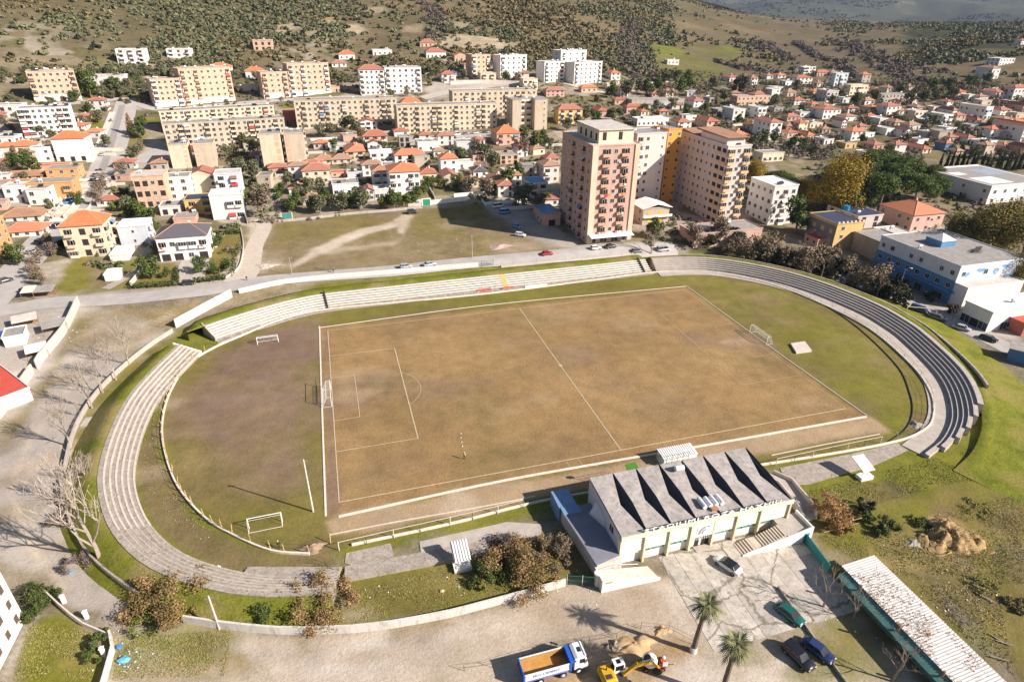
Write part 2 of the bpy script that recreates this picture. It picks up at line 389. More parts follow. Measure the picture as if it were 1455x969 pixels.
# left yard outside the stadium
LEFT = [(-10, 430), (115, 432), (250, 470), (180, 520), (130, 570), (105, 620), (92, 680), (105, 745), (140, 805), (200, 850), (160, 890), (85, 850), (70, 810), (30, 815), (-60, 790), (-250, 700), (-200, 500)]
patch('gravel', LEFT, 1.5); patch('dry', [(115, 440), (245, 435), (300, 425), (250, 470), (180, 500), (90, 500)], 4, .55)
patch('olive', [(112, 450), (125, 455), (75, 540), (35, 600), (5, 640), (0, 615), (40, 570)], 1.8, .7)
patch('dry', [(340, 415), (460, 393), (455, 401), (350, 425), (255, 462), (200, 450)], 3, .5)
# stadium interior
CURB_PX = [(440, 788), (385, 783), (330, 760), (290, 735), (252, 690), (234, 640), (231, 600), (241, 560), (266, 520), (300, 497), (340, 479), (400, 455), (460, 441), (580, 429), (700, 417), (850, 398), (940, 387), (1020, 390), (1085, 402), (1150, 425), (1230, 465), (1290, 515), (1320, 555), (1326, 590), (1312, 612), (1260, 631), (1110, 657), (1000, 672), (900, 690), (760, 715), (640, 745), (500, 775)]
BOWL = [tuple(p) for p in smooth_path([G(*p)[:2] for p in CURB_PX], 3, True)]
patch('lush', [(88, 690), (105, 620), (135, 565), (182, 518), (252, 470), (300, 450), (460, 402), (700, 375), (900, 358), (1030, 362), (1180, 395), (1300, 445), (1420, 560), (1455, 620), (1455, 700), (1250, 720), (1130, 700), (1100, 660), (480, 800), (800, 770), (803, 832), (640, 876), (480, 897), (350, 893), (262, 880), (200, 845), (145, 800), (110, 745)], 1.5, .95)
patch('olive', [(95, 700), (110, 640), (160, 590), (250, 480), (235, 475), (130, 560), (92, 640)], 2, .6); patch('dry', [(130, 760), (200, 845), (262, 880), (350, 893), (480, 897), (480, 840), (330, 845), (240, 800), (160, 740)], 3, .6); patch('dry', [(130, 600), (170, 560), (215, 520), (235, 500), (245, 510), (180, 575), (150, 640)], 2, .7)
patch('lush', [(340, 865), (370, 850), (380, 885), (350, 890)], 2, .8); patch('lush', [(140, 770), (200, 800), (190, 835), (150, 810)], 2.5, .8)
patch('olive', [(470, 830), (800, 760), (850, 830), (720, 850), (560, 888), (450, 897), (300, 888), (220, 850), (280, 830), (400, 845)], 2, .75)
patch('dry', [(300, 850), (480, 850), (490, 880), (330, 885)], 3, .4); patch('dry', [(500, 840), (640, 805), (660, 815), (520, 860)], 3, .5)
patch('dry', [(105, 640), (135, 590), (160, 600), (140, 650), (142, 720), (110, 700)], 3, .6)
patch('gravel', [(122, 593), (137, 592), (131, 608), (113, 608)], .6, .8)
patch('brown', [(292, 497), (262, 530), (235, 560), (225, 600), (228, 640), (246, 695), (285, 740), (330, 768), (385, 790), (470, 790), (480, 812), (400, 818), (320, 808), (250, 780), (212, 745), (196, 700), (196, 655), (208, 610), (228, 570), (258, 535)], 1., .85)
patch('olive', BOWL, 1., 1, False)
patch('baregreen', [(240, 560), (300, 500), (450, 452), (455, 730), (380, 770), (300, 735), (250, 680), (233, 620)], 2, .9)
patch('bare', [(243, 600), (262, 550), (310, 505), (400, 460), (448, 458), (448, 650), (425, 700), (345, 700), (275, 660)], 6, 1)
patch('green', [(250, 640), (262, 615), (285, 640), (285, 685), (262, 680)], 4, .5); patch('green', [(415, 590), (440, 560), (446, 680), (430, 690)], 3, .4)
patch('green', [(300, 720), (450, 700), (458, 735), (400, 775), (330, 755)], 4, .75)
patch('green', [(470, 436), (700, 412), (930, 385), (985, 398), (970, 408), (700, 436), (470, 462)], 2, .8)
patch('bare', [(520, 450), (640, 438), (660, 443), (540, 458)], 3, .5)
patch('green', [(990, 395), (1080, 405), (1220, 470), (1300, 540), (1315, 600), (1260, 618), (1232, 588), (1100, 485)], 3, .85)
patch('bare', [(1050, 415), (1110, 430), (1130, 450), (1080, 440)], 5, .5); patch('bare', [(1160, 530), (1230, 560), (1250, 590), (1200, 580)], 6, .4)
patch('lush', [(1255, 585), (1300, 565), (1312, 600), (1262, 615)], 3, .7)
PITCH = [(456, 466), (975, 408), (1228, 593), (464, 732)]
patch('pitch', PITCH, .5)
patch('bare', [(462, 470), (465, 470), (481, 716), (475, 730), (464, 732)], .8, .8)
patch('bare', [(470, 556), (560, 545), (640, 545), (700, 540), (640, 560), (560, 572), (480, 585)], 5, .6)
patch('bare', [(985, 480), (1050, 465), (1085, 480), (1100, 500), (1040, 500), (1000, 495)], 4, .6)
patch('baregreen', [(1100, 575), (1200, 575), (1100, 602), (1050, 605)], 6, .35); patch('baregreen', [(640, 630), (740, 620), (760, 650), (650, 665)], 8, .3)
patch('trackn', [(460, 742), (480, 732), (700, 690), (860, 660), (1000, 634), (1235, 593), (1262, 612), (1100, 640), (1000, 655), (860, 690), (700, 722), (540, 752), (470, 760)], .8)
patch('dirt', [(560, 738), (650, 715), (660, 722), (570, 745)], 3, .5)
patch('brown', [(412, 775), (470, 768), (478, 788), (425, 792)], 1.5, .8); patch('brown', [(1290, 590), (1318, 582), (1322, 605), (1290, 615)], 1.5, .9)
# foreground
FORE = [(262, 885), (350, 898), (450, 901), (560, 893), (640, 876), (720, 855), (830, 832), (860, 838), (960, 810), (1100, 790), (1170, 800), (1230, 890), (1400, 1100), (-100, 1100), (150, 960), (165, 905)]
patch('dirt', FORE, 1.2); patch('gravel', [(270, 905), (420, 905), (520, 915), (430, 969), (300, 969), (200, 969)], 3, .7)
patch('pale', [(430, 930), (600, 888), (700, 884), (770, 896), (720, 935), (580, 969), (400, 985)], 4, .75); patch('pale', [(925, 830), (1090, 800), (1165, 805), (1240, 905), (1330, 1010), (930, 1010), (985, 920)], 1.5, .7); patch('brown', [(720, 852), (830, 832), (900, 830), (940, 850), (800, 880), (700, 880)], 3, .35)
patch('lush', [(165, 905), (262, 883), (345, 897), (350, 905), (320, 912), (300, 950), (220, 969), (155, 969)], 2.0, .85)
patch('green', [(320, 930), (390, 935), (380, 962), (330, 960)], 2, .8); patch('green', [(420, 905), (440, 908), (436, 925), (422, 920)], 1.2, .7)
patch('gravel', [(560, 900), (720, 860), (700, 890), (600, 925)], 3, .6); patch('brown', [(560, 893), (640, 878), (720, 857), (722, 868), (640, 890), (560, 905)], 1.2, .5)
patch('sand', [(760, 969), (840, 940), (870, 918), (960, 905), (990, 925), (940, 945), (900, 1000), (760, 1000)], 1.2, .9)
patch('track', [(740, 880), (850, 840), (950, 830), (960, 890), (800, 905)], 3, .6)
patch('gravel', [(150, 800), (200, 850), (162, 890), (80, 840)], 1.5)
patch('lush', [(35, 880), (90, 865), (150, 905), (140, 1000), (10, 1000)], 1.2); patch('dry', [(50, 905), (130, 890), (140, 940), (60, 969)], 3, .5)
patch('brown', [(75, 850), (40, 875), (95, 862)], 1, .8); patch('gravel', [(38, 880), (60, 868), (28, 930), (10, 969), (-5, 969)], .5)
# right lower ground
RB = [(1130, 700), (1250, 720), (1455, 670), (1600, 700), (1700, 1100), (1420, 1100), (1200, 790), (1160, 790)]
patch('olive', RB, 2); patch('green', [(1160, 740), (1330, 690), (1455, 672), (1455, 720), (1330, 790), (1240, 800)], 4, .8); patch('lush', [(1140, 700), (1330, 640), (1455, 600), (1455, 668), (1300, 700), (1190, 730)], 2, .9)
patch('brown', [(1390, 735), (1455, 715), (1455, 800), (1360, 800)], 4, .5); patch('lush', [(1170, 745), (1290, 720), (1310, 760), (1180, 785)], 3, .6)
patch('sand', [(1318, 745), (1345, 722), (1365, 740), (1388, 765), (1370, 785), (1320, 775)], 1.2, .9)
patch('dry', [(1240, 780), (1330, 770), (1400, 800), (1300, 830)], 3, .6); patch('dark', [(1300, 822), (1350, 830), (1420, 920), (1455, 960), (1455, 985), (1400, 950), (1330, 870)], 2, .85)
patch('gravel', [(1345, 850), (1400, 900), (1440, 969), (1380, 930)], 2, .5); patch('lush', [(1400, 825), (1455, 810), (1455, 850), (1420, 850)], 2, .8)
patch('gravel', [(1360, 790), (1385, 800), (1380, 812), (1358, 802)], .8, .8); patch('dirt', [(1435, 780), (1455, 775), (1455, 797), (1440, 795)], 1, .9)
patch('lush', [(1190, 800), (1230, 860), (1180, 890), (1150, 830), (1165, 800)], 1, .7)

_r = random.Random(17)
def blot(kind, x, y, r, fe, amt): PATCH.append((kind, [(x+r*cos(t)*_r.uniform(.6, 1.3)*1.5, y+r*sin(t)*_r.uniform(.6, 1.3)) for t in np.linspace(0, 2*pi, 11)[:-1]], fe, amt, .6))
for _ in range(70): blot(_r.choice(('bare', 'dry', 'dry', 'brown', 'track', 'baregreen')), _r.uniform(-54, 54), _r.uniform(-34, 34), _r.uniform(1.5, 6), _r.uniform(2, 4.5), _r.uniform(.1, .32))
for _ in range(34): blot(_r.choice(('baregreen', 'bare', 'bare', 'dry', 'brown')), _r.uniform(-88, -60), _r.uniform(-28, 26), _r.uniform(1.5, 6), _r.uniform(2, 4), _r.uniform(.2, .5)); blot(_r.choice(('baregreen', 'olive', 'dry', 'lush', 'bare')), _r.uniform(60, 88), _r.uniform(-34, 36), _r.uniform(1.5, 6), _r.uniform(2, 4), _r.uniform(.2, .5))
for a_, b_ in (((-55, 0), (-46, 0)), ((47, -1), (55, -1))): blot('trackn', (a_[0]+b_[0])/2, 0, 3.2, 2, .7); blot('trackn', b_[0] if a_[0] < 0 else a_[0], 0, 1.5, 1, .6)
blot('dry', 0, -1.5, 2.2, 1.2, .8)
for _ in range(70): p_ = GZ(_r.uniform(150, 1150), _r.uniform(850, 1000)); blot(_r.choice(('dirt', 'gravel', 'track', 'brown', 'dry')), p_.x, p_.y, _r.uniform(.8, 3.5), _r.uniform(.8, 2), _r.uniform(.2, .5))
for _ in range(60): p_ = GZ(_r.uniform(-40, 230), _r.uniform(440, 830)); blot(_r.choice(('dirt', 'gravel', 'track', 'brown', 'dry')), p_.x, p_.y, _r.uniform(.8, 3.5), _r.uniform(.8, 2), _r.uniform(.2, .5))
for _ in range(90): p_ = GZ(_r.uniform(1160, 1470), _r.uniform(690, 960)); blot(_r.choice(('olive', 'lush', 'brown', 'dry', 'dark', 'green')), p_.x, p_.y, _r.uniform(.8, 3.5), _r.uniform(.8, 2), _r.uniform(.2, .6))
for _ in range(28): p_ = G(_r.uniform(370, 780), _r.uniform(300, 385)); blot(_r.choice(('olive', 'track', 'brown', 'dry', 'lot')), p_.x, p_.y, _r.uniform(1.5, 5), _r.uniform(1.5, 3), _r.uniform(.2, .5))
def trail(kind, pts, w, amt, px=True):
    P = smooth_path([G(*p)[:2] for p in pts], 2.); nr = normals(P); PATCH.append((kind, [tuple(p+n*w) for p, n in zip(P, nr)]+[tuple(p-n*w) for p, n in reversed(list(zip(P, nr)))], .5, amt, .6))
for off in (0, 9): trail('track', [(200, 960+off), (380, 935+off), (560, 925+off), (720, 895+off), (860, 862+off), (960, 850+off)], .28, .6); trail('dirt', [(95, 840+off), (40, 760+off), (20, 680+off), (60, 600+off), (140, 500+off), (250, 440+off*.5)], .3, .55); trail('track', [(960, 850+off), (1010, 900+off), (1060, 975+off)], .28, .5)
def make_ground():
    az = np.concatenate([np.arange(-60, 60.01, .3), np.arange(66, 300, 6)]); na = len(az)
    D = [20.]
    while D[-1] < 9900:
        d = D[-1]; D.append(d+(6 if d < 55 else 1.0 if d < 300 else (d*.006 if d < 900 else d*.016)))
    D = np.array(D); nd = len(D)
    A, DD = np.meshgrid(np.radians(az)+YAW, D)
    x = CX+DD*np.sin(A); y = CY+DD*np.cos(A); z = hgt_np(x, y)
    x = x.ravel(); y = y.ravel(); z = z.ravel(); dist = DD.ravel(); n1 = fbm(x, y, 9, 2, 4)-.5
    cA = np.empty((len(x), 3)); cB = np.empty((len(x), 3))
    tw = np.clip((dist-400)/70+2*(fbm(x, y, 60, 9, 3)-.5), 0, 1)[:, None]
    cA[:] = np.array(GT['town'][0])*(1-tw)+np.array(GT['hill'][0])*tw; cB[:] = np.array(GT['town'][1])*(1-tw)+np.array(GT['hill'][1])*tw
    hb = (np.clip((fbm(x, y, 120, 6, 4)-.52)*7, 0, 1)*tw[:, 0]*.8)[:, None]
    cA += (np.array(GT['hillbare'][0])-cA)*hb; cB += (np.array(GT['hillbare'][1])-cB)*hb
    tz = np.where((dist > 195) & (dist < 760) & (y > 62-.1*x))[0]; sg = np.random.default_rng(8); sx_ = sg.uniform(-330, 560, 3800); sy_ = sg.uniform(20, 640, 3800)
    opt = np.array([(.44, .38, .31), (.36, .30, .24), (.24, .185, .12), (.15, .135, .06), (.20, .175, .075), (.30, .245, .17), (.13, .125, .055), (.26, .21, .14)]); oc = opt[sg.integers(0, 8, 3800)]
    gx, gy = ((sx_+340)//20).astype(int), ((sy_)//20).astype(int); cell = {}
    for q_, (a_, b_) in enumerate(zip(gx, gy)): cell.setdefault((a_, b_), []).append(q_)
    wx_ = x+6*(vnoise(x, y, 12, 40)-.5); wy_ = y+6*(vnoise(x, y, 12, 41)-.5)
    best = np.full(len(x), 1e9); pick = np.full(len(x), -1); ci = ((wx_+340)//20).astype(int); cj = (wy_//20).astype(int); key = ci*1000+cj
    inz = np.zeros(len(x), bool); inz[tz] = True
    order = np.argsort(key[tz]); tk = tz[order]; uk, st_ = np.unique(key[tk], return_index=True); en_ = np.append(st_[1:], len(tk))
    for u_, a_, b_ in zip(uk, st_, en_):
        ii = tk[a_:b_]; c0, c1 = int(u_)//1000, int(u_) % 1000; cand = [q_ for da in (-1, 0, 1) for db in (-1, 0, 1) for q_ in cell.get((c0+da, c1+db), ())]
        if not cand: continue
        d2 = np.hypot(wx_[ii][:, None]-sx_[cand][None], wy_[ii][:, None]-sy_[cand][None]); pick[ii] = np.array(cand)[d2.argmin(1)]
    ok_ = pick >= 0; wt = (.75*(1-np.clip((dist[ok_]-430)/200+2*(fbm(x[ok_], y[ok_], 60, 9, 3)-.5), 0, 1)))[:, None]; pc = oc[pick[ok_]]
    cA[ok_] += (pc*1.1-cA[ok_])*wt; cB[ok_] += (pc*.72-cB[ok_])*wt
    fr = np.clip((dist-1500)/600, 0, 1)[:, None]; cA += (np.array(GT['far'][0])-cA)*fr; cB += (np.array(GT['far'][1])-cB)*fr
    for kind, pts, fe, amt, rg in PATCH:
        X0 = min(p[0] for p in pts)-4*fe; X1 = max(p[0] for p in pts)+4*fe; Y0 = min(p[1] for p in pts)-4*fe; Y1 = max(p[1] for p in pts)+4*fe
        k = np.where((x > X0) & (x < X1) & (y > Y0) & (y < Y1))[0]
        if not len(k): continue
        d = dist_path(pts, x[k], y[k]); s = np.where(inside(pts, x[k], y[k]), d, -d)
        w = np.clip(.5+(s+n1[k]*fe*3)/fe*.5, 0, 1); w = (w*w*(3-2*w)*amt)[:, None]
        cA[k] += (np.array(GT[kind][0])-cA[k])*w; cB[k] += (np.array(GT[kind][1])-cB[k])*w
    me = bpy.data.meshes.new('ground')
    i = np.arange(nd-1)[:, None]; j = np.arange(na)[None]; j2 = (j+1) % na
    F = np.stack([i*na+j, (i+1)*na+j, (i+1)*na+j2, i*na+j2], -1).reshape(-1, 4)[:, ::-1]
    c = len(x); x = np.append(x, CX); y = np.append(y, CY); z = np.append(z, 0.)
    cA = np.vstack([cA, cA[:1]]); cB = np.vstack([cB, cB[:1]])
    T = np.stack([np.full(na, c), (np.arange(na)+1) % na, np.arange(na)], -1)
    me.vertices.add(len(x)); me.vertices.foreach_set('co', np.stack([x, y, z], -1).ravel())
    nl = F.size+T.size; me.loops.add(nl); me.loops.foreach_set('vertex_index', np.concatenate([F.ravel(), T.ravel()]).astype(np.int32))
    st = np.concatenate([np.arange(len(F))*4, F.size+np.arange(len(T))*3]).astype(np.int32); me.polygons.add(len(st)); me.polygons.foreach_set('loop_start', st)
    me.polygons.foreach_set('use_smooth', np.ones(len(st), bool)); me.update(calc_edges=True)
    for nm, cc in (('soil_a', cA), ('soil_b', cB)):
        at = me.attributes.new(nm, 'FLOAT_COLOR', 'POINT'); at.data.foreach_set('color', np.hstack([cc, np.ones((len(cc), 1))]).ravel())
    m, nt, b, pos = new_mat('ground')
    at = []
    for nm in ('soil_a', 'soil_b'):
        a = nt.nodes.new('ShaderNodeAttribute'); a.attribute_name = nm; at.append(a.outputs['Color'])
    f1 = noise(nt, pos, .22, 9, .72); f2 = noise(nt, pos, 1.6, 5, .7)
    fac = nt.nodes.new('ShaderNodeMath'); fac.operation = 'ADD'; nt.links.new(f1, fac.inputs[0])
    sc_ = nt.nodes.new('ShaderNodeMath'); sc_.operation = 'MULTIPLY_ADD'; sc_.inputs[1].default_value = .5; sc_.inputs[2].default_value = -.25
    nt.links.new(f2, sc_.inputs[0]); nt.links.new(sc_.outputs[0], fac.inputs[1])
    c = mixc(nt, ramp2(nt, fac.outputs[0], (0, 0, 0), (1, 1, 1), .36, .66), at[0], at[1])
    c = mixc(nt, 1., c, ramp2(nt, noise(nt, pos, .035, 4, .6), (.82, .80, .78), (1.15, 1.15, 1.12), .3, .7), 'MULTIPLY')
    c = mixc(nt, 1., c, ramp2(nt, noise(nt, pos, 3.5, 6, .8), (.62, .62, .62), (1.28, 1.28, 1.28), .25, .75), 'MULTIPLY')
    nt.links.new(c, b.inputs['Base Color']); b.inputs['Roughness'].default_value = .95; b.inputs['Specular IOR Level'].default_value = .1
    bn = nt.nodes.new('ShaderNodeBump'); bn.inputs['Strength'].default_value = .5; bn.inputs['Distance'].default_value = .25
    nt.links.new(noise(nt, pos, 1.7, 8, .7), bn.inputs['Height']); nt.links.new(bn.outputs[0], b.inputs['Normal'])
    me.materials.append(m)
    return struct(put(me, 'ground'))
make_ground()
# ------------------------------------------------------------------ shared materials
asphalt = mat('asphalt', (.37, .34, .315), .9, .12, .25, (.46, .42, .38), .6, bump=.2)
asphalt_dark = mat('asphalt_worn', (.26, .24, .225), .9, .12, .5, (.28, .25, .23), .6)
concrete = mat('concrete', (.42, .37, .32), .9, .14, .5, (.25, .21, .17), .5, bump=.2)
conc_pale = mat('pale_concrete', (.56, .50, .435), .9, .10, .6, (.32, .27, .22), .45, bump=.15)
conc_old = mat('old_concrete', (.36, .31, .265), .95, .2, .8, (.17, .14, .095), .75, bump=.4, crack=.45)
whitewash = mat('whitewash', (.72, .69, .64), .85, .1, .7, (.36, .32, .26), .8, streak=True)
white = mat('white_paint', (.80, .78, .75), .6, .05, .5, (.55, .5, .43), .3, streak=True)
white_line = mat('line_paint', (.52, .42, .29), .9, .25, 2.2, (.28, .19, .085), .9)
curb_white = mat('curb_paint', (.66, .60, .52), .9, .15, 1.4, (.33, .26, .19), .6)
metal_grey = mat('grey_metal', (.35, .35, .35), .45, .1, 1, metal=.6)
dark_metal = mat('dark_metal', (.05, .05, .05), .5, .1, 1)
green_paint = mat('green_paint', (.03, .14, .10), .5, .2, 2, (.2, .1, .05), .4)
yellow_post = mat('yellow_post', (.55, .38, .15), .7, .15, 2, (.3, .2, .1), .4)
wood_brown = mat('brown_wood', (.22, .13, .06), .8, .2, 2)
glass_dark = glass_mat('dark_glass', (.035, .038, .045)); glass_car = glass_mat('car_glass', (.02, .022, .026), .05)
black = mat('black_rubber', (.02, .02, .02), .8, .1, 2); hole = mat('dark_opening', (.035, .028, .024), .9, .2, 1)
frame_w = mat('window_frame', (.6, .56, .5), .6, .1, 1)
tile_o = tile_mat('orange_tile', (.54, .17, .065), (.33, .12, .06)); tile_r = tile_mat('red_tile', (.37, .125, .075), (.23, .09, .06))
tile_b = tile_mat('brown_tile', (.36, .19, .115), (.20, .12, .08)); tile_d = tile_mat('dark_tile', (.075, .07, .085), (.05, .045, .05))
red_sheet = mat('red_sheet', (.55, .09, .06), .6, .1, .8, (.35, .06, .04), .3)
grey_roof = mat('grey_roof', (.30, .275, .255), .9, .2, .7, (.16, .14, .125), .5); pale_roof = mat('pale_roof', (.52, .47, .42), .9, .15, .5, (.3, .26, .22), .5)
white_roof = mat('white_roof', (.74, .72, .70), .7, .06, .6, (.5, .45, .4), .4)
blue_sheet = mat('blue_sheet', (.10, .25, .42), .5, .15, .8); navy = mat('navy_roof', (.045, .055, .10), .7, .2, .8)
teal = mat('teal_paint', (.04, .26, .24), .6, .15, 1.5, (.3, .2, .1), .3)
tank_m = mat('tank_plastic', (.62, .66, .72), .4, .1, 1)
# ------------------------------------------------------------------ stadium: markings, curbs, terraces, fences
def flat_poly(mb, pts, z, m=0): mb.poly([(p[0], p[1], z) for p in pts], m)
def line(mb, a, b, w=.17, z=.035):
    a = Vector(a); b = Vector(b); d = (b-a).normalized(); n = Vector((-d.y, d.x))*w/2; a = a-d*w/2; b = b+d*w/2
    mb.quad((*(a-n), z), (*(b-n), z), (*(b+n), z), (*(a+n), z))
L2, W2 = 55.4, 35.1
def markings():
    mb = MB(); ft = MB()
    for y, w in ((W2, .16), (-W2, .2)): line(mb, (-L2, y), (L2, y), w, .035+.002*(y > 0))
    line(mb, (-L2, -W2), (-L2, W2), .2, .04); line(ft, (L2, -W2), (L2, W2), .14, .04); line(mb, (0, -W2), (0, W2), .22, .042)
    for s in (-1, 1):
        w = .2 if s < 0 else .15
        mb_ = mb if s < 0 else ft; x1 = s*(L2-16.5); line(mb_, (x1, -20.16), (x1, 20.16), .24 if s < 0 else .18, .044)
        for y in (-20.16, 20.16): line(mb_, (s*L2, y), (x1, y), w*.8, .046)
        x2 = s*(L2-5.5); line(mb_, (x2, -9.16), (x2, 9.16), .15, .044)
        for y in (-9.16, 9.16): line(mb_, (s*L2, y), (x2, y), .13, .046)
        P = [(s*(L2-11+9.15*-cos(t)), 9.15*sin(t)) for t in np.linspace(-.925, .925, 18)]
        P = [(s*(L2-11-9.15*cos(t)), 9.15*sin(t)) for t in np.linspace(-.925, .925, 18)]
        for a, b in zip(P, P[1:]): line(mb_, a, b, .13, .048)
    P = [(9.15*cos(t), 9.15*sin(t)) for t in np.linspace(0, 2*pi, 49)]
    for a, b in zip(P, P[1:]): line(ft, a, b, .09, .048)
    P = [(.45*cos(t), .45*sin(t)) for t in np.linspace(0, 2*pi, 12)][:-1]; flat_poly(mb, P, .052)
    for x in (-12, -9.5, 9.4, 12): line(mb, (x, -W2-.6), (x+.25, -W2-2.2), .1, .04)
    struct(mb.build('pitch_markings', white_line)); struct(ft.build('pitch_markings', mat('line_faint', (.43, .32, .19), .9, .25, 1.6, (.27, .175, .075), .95)))
markings()
def px_path(pts, z=0., step=2., closed=False): return smooth_path([GZ(*p, z)[:2] for p in pts], step, closed)
def curb(name, label, pts, w, h, m, z0=-.3):
    mb = wall_strip(pts, h, w, None, z0); return tag(mb.build(name, m), label, 'curb')
curb('pitch_curb', 'white painted double curb along the left goal end of the pitch', px_path([(454, 464), (457, 560), (463, 733)]), .35, .12, curb_white)
curb('pitch_curb', 'concrete curb strip between the pitch and the bare running lane', px_path([(481, 734), (700, 686), (860, 657), (1000, 633), (1231, 592)]), .55, .10, curb_white)
curb('pitch_curb', 'thin pale curb along the far touchline below the white terraces', px_path([(452, 466), (700, 433), (975, 407)]), .22, .10, curb_white)
curb('pitch_curb', 'low grey curb along the right goal end of the pitch', px_path([(976, 407), (1090, 490), (1232, 591)]), .3, .10, concrete)
curb('lane_curb', 'thin yellowish curb between the running lane and the near fence', px_path([(468, 760), (560, 742), (700, 717), (760, 705)]), .18, .12, conc_pale)
curb('lane_curb', 'thin pale curb along the grass strip right of the main stand', px_path([(1096, 647), (1180, 630), (1250, 617)]), .18, .12, conc_pale)
def splitpath(path, a, b): return path[int(len(path)*a):int(len(path)*b)]
CURB = smooth_path([GZ(*p)[:2] for p in CURB_PX], 1.5)
tag(wall_strip(CURB, .42, .3, None, -.4).build('bowl_wall', curb_white), 'low whitewashed wall curving round the whole playing bowl', 'low wall')
mb = wall_strip(px_path([(1040, 388), (1120, 410), (1200, 452), (1270, 515), (1293, 560), (1296, 590), (1285, 612), (1262, 628)]), .22, .14, None, -.2)
tag(mb.build('pipe_rail', dark_metal), 'dark low rail curving across the grass inside the right end', 'rail')
RUN, RISE = .86, .43
def terrace(name, label, front, rows, m_step, m_edge, z0=.75, apron=0., breaks=(), edge=.34, wob=0., stag=0, fade=None):
    """stepped terrace rising outward from a front path (clockwise, so the left normal points outward)"""
    nr = normals(front)
    root = empty(name, label, 'terrace', (front[len(front)//2].x, front[len(front)//2].y, 0)); ox, oy = root.location.x, root.location.y
    def sec(i, d0, d1, za, zb):
        p, n = front[i], nr[i]; a = p+n*d0; b = p+n*d1
        return [(a.x-ox, a.y-oy, za), (b.x-ox, b.y-oy, za), (b.x-ox, b.y-oy, zb), (a.x-ox, a.y-oy, zb)]
    if apron:
        q = MB(); q.loft([sec(i, -apron, .02, -.3, .18) for i in range(len(front))]); q.build('apron', m_step, root)
    for k in range(rows):
        zt = z0+RISE*k; NF = len(front)-int(stag*k); q = MB(); q.loft([sec(i, RUN*k, RUN*(k+1)+(.0 if k < rows-1 else .25), -.3, zt) for i in range(NF)], 0)
        s = q.build('step', m_step, root)
        e = MB(); zz = [zt+random.uniform(-wob, wob) for _ in front]
        e.loft([sec(i, RUN*k-.06, RUN*k+edge, zt-.07, zz[i]+.06) for i in range(int(NF*.36) if fade else 0, NF)], 0); e.build('seat_edge', m_edge, s)
        if fade:
            e = MB(); e.loft([sec(i, RUN*k-.03, RUN*k+edge*.8, zt-.07, zt+.02+random.uniform(-.02, .03)) for i in range(int(NF*.36)+1)], 0); e.build('seat_edge', fade, s)
    return root
SL = [(-56, -52.3), (-64.6, -50.4), (-72, -47.0), (-80, -41.1), (-86.2, -33), (-90.3, -23.7), (-92.4, -15), (-93.3, -3), (-92.8, 8), (-90.4, 18.5), (-86.9, 29.6)]
SB = [(-84.2, 36.6), (-78, 40.6), (-70, 44.8), (-63, 47.8), (-55, 49.6), (-40, 50.0), (-5, 50.6), (30, 51.0), (52, 51.4)]
SR = [(54, 51.5), (64, 50.2), (74, 46.2), (85, 36), (92.6, 23), (96.6, 6), (96.3, -5), (94.2, -14), (87, -31), (77, -43), (67, -50), (58, -53.5)]
fl, fb, fr_ = smooth_path(SL, 2.2), smooth_path(SB, 2.5), smooth_path(SR, 2.2)
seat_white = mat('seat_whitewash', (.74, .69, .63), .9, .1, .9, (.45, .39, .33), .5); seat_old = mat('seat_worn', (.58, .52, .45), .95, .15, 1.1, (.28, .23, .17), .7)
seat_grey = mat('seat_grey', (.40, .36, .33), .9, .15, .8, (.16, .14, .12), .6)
terrace('terrace', 'curved worn concrete terrace with whitened edges at the left end', fl, 6, conc_old, seat_old, wob=.03, edge=.26, fade=mat('seat_faded', (.43, .375, .315), .95, .25, 1.3, (.2, .165, .11), .9))
terrace('terrace', 'long whitewashed terrace along the far side below the road', fb, 6, conc_old, seat_white, apron=2.0, edge=.44)
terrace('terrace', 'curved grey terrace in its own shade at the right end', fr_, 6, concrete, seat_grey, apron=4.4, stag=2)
# end walls and dividing stairs of the terraces
def end_wall(path, at, label, m, d0=-.3, d1=6.4, extra=.25):
    nr = normals(path); i = at; p, n = path[i], nr[i]; t = Vector((n.y, -n.x))
    mb = MB(); a = p+n*d0; b = p+n*d1; w = t*.15
    pr = [a-w, b-w, b+w, a+w]; mb.prism([(q.x, q.y) for q in pr], -.3, [.9+extra, 3.1+extra, 3.1+extra, .9+extra]); tag(mb.build('end_wall', m), label, 'wall')
end_wall(fb, 0, 'sloping grey end wall closing the left end of the whitewashed terrace', concrete)
end_wall(fl, len(fl)-1, 'pale end wall closing the upper end of the curved left terrace', seat_white)
def divider(path, at, label):
    nr = normals(path); p, n = path[at], nr[at]; t = Vector((n.y, -n.x)); root = empty('step_divider', label, 'stair', (p.x, p.y, 0))
    for k in range(7):
        mb = MB(); a = n*(RUN*k-.5); b = n*(RUN*(k+1)-.5); w = t*.22
        mb.prism([tuple(q)[:2] for q in (a-w, a+w, b+w, b-w)], -.2, .8+RISE*k+.28); mb.build('step', dark_metal if k % 1 == 0 else concrete, root)
divider(fb, [i for i, p in enumerate(fb) if p.x > -55.5][0], 'dark stepped divider crossing the white terrace near its left end')
divider(fb, len(fb)-2, 'dark stepped divider where the white terrace meets the right bend')
mb = MB(); nb = normals(fb); i0 = [i for i, p in enumerate(fb) if p.x > -1.5][0]
ye = mat('yellow_paint', (.60, .40, .14), .9, .2, 1.2, (.5, .45, .38), .6)
root = empty('yellow_stair', 'faded yellow painted stair strip in the middle of the white terrace', 'stair', (fb[i0].x, fb[i0].y, 0))
for k in range(6):
    q = MB(); q.box(-.75, .75, RUN*k-.1, RUN*(k+1)-.1, .3+RISE*k, .75+RISE*k+.09); q.build('step', ye, root)
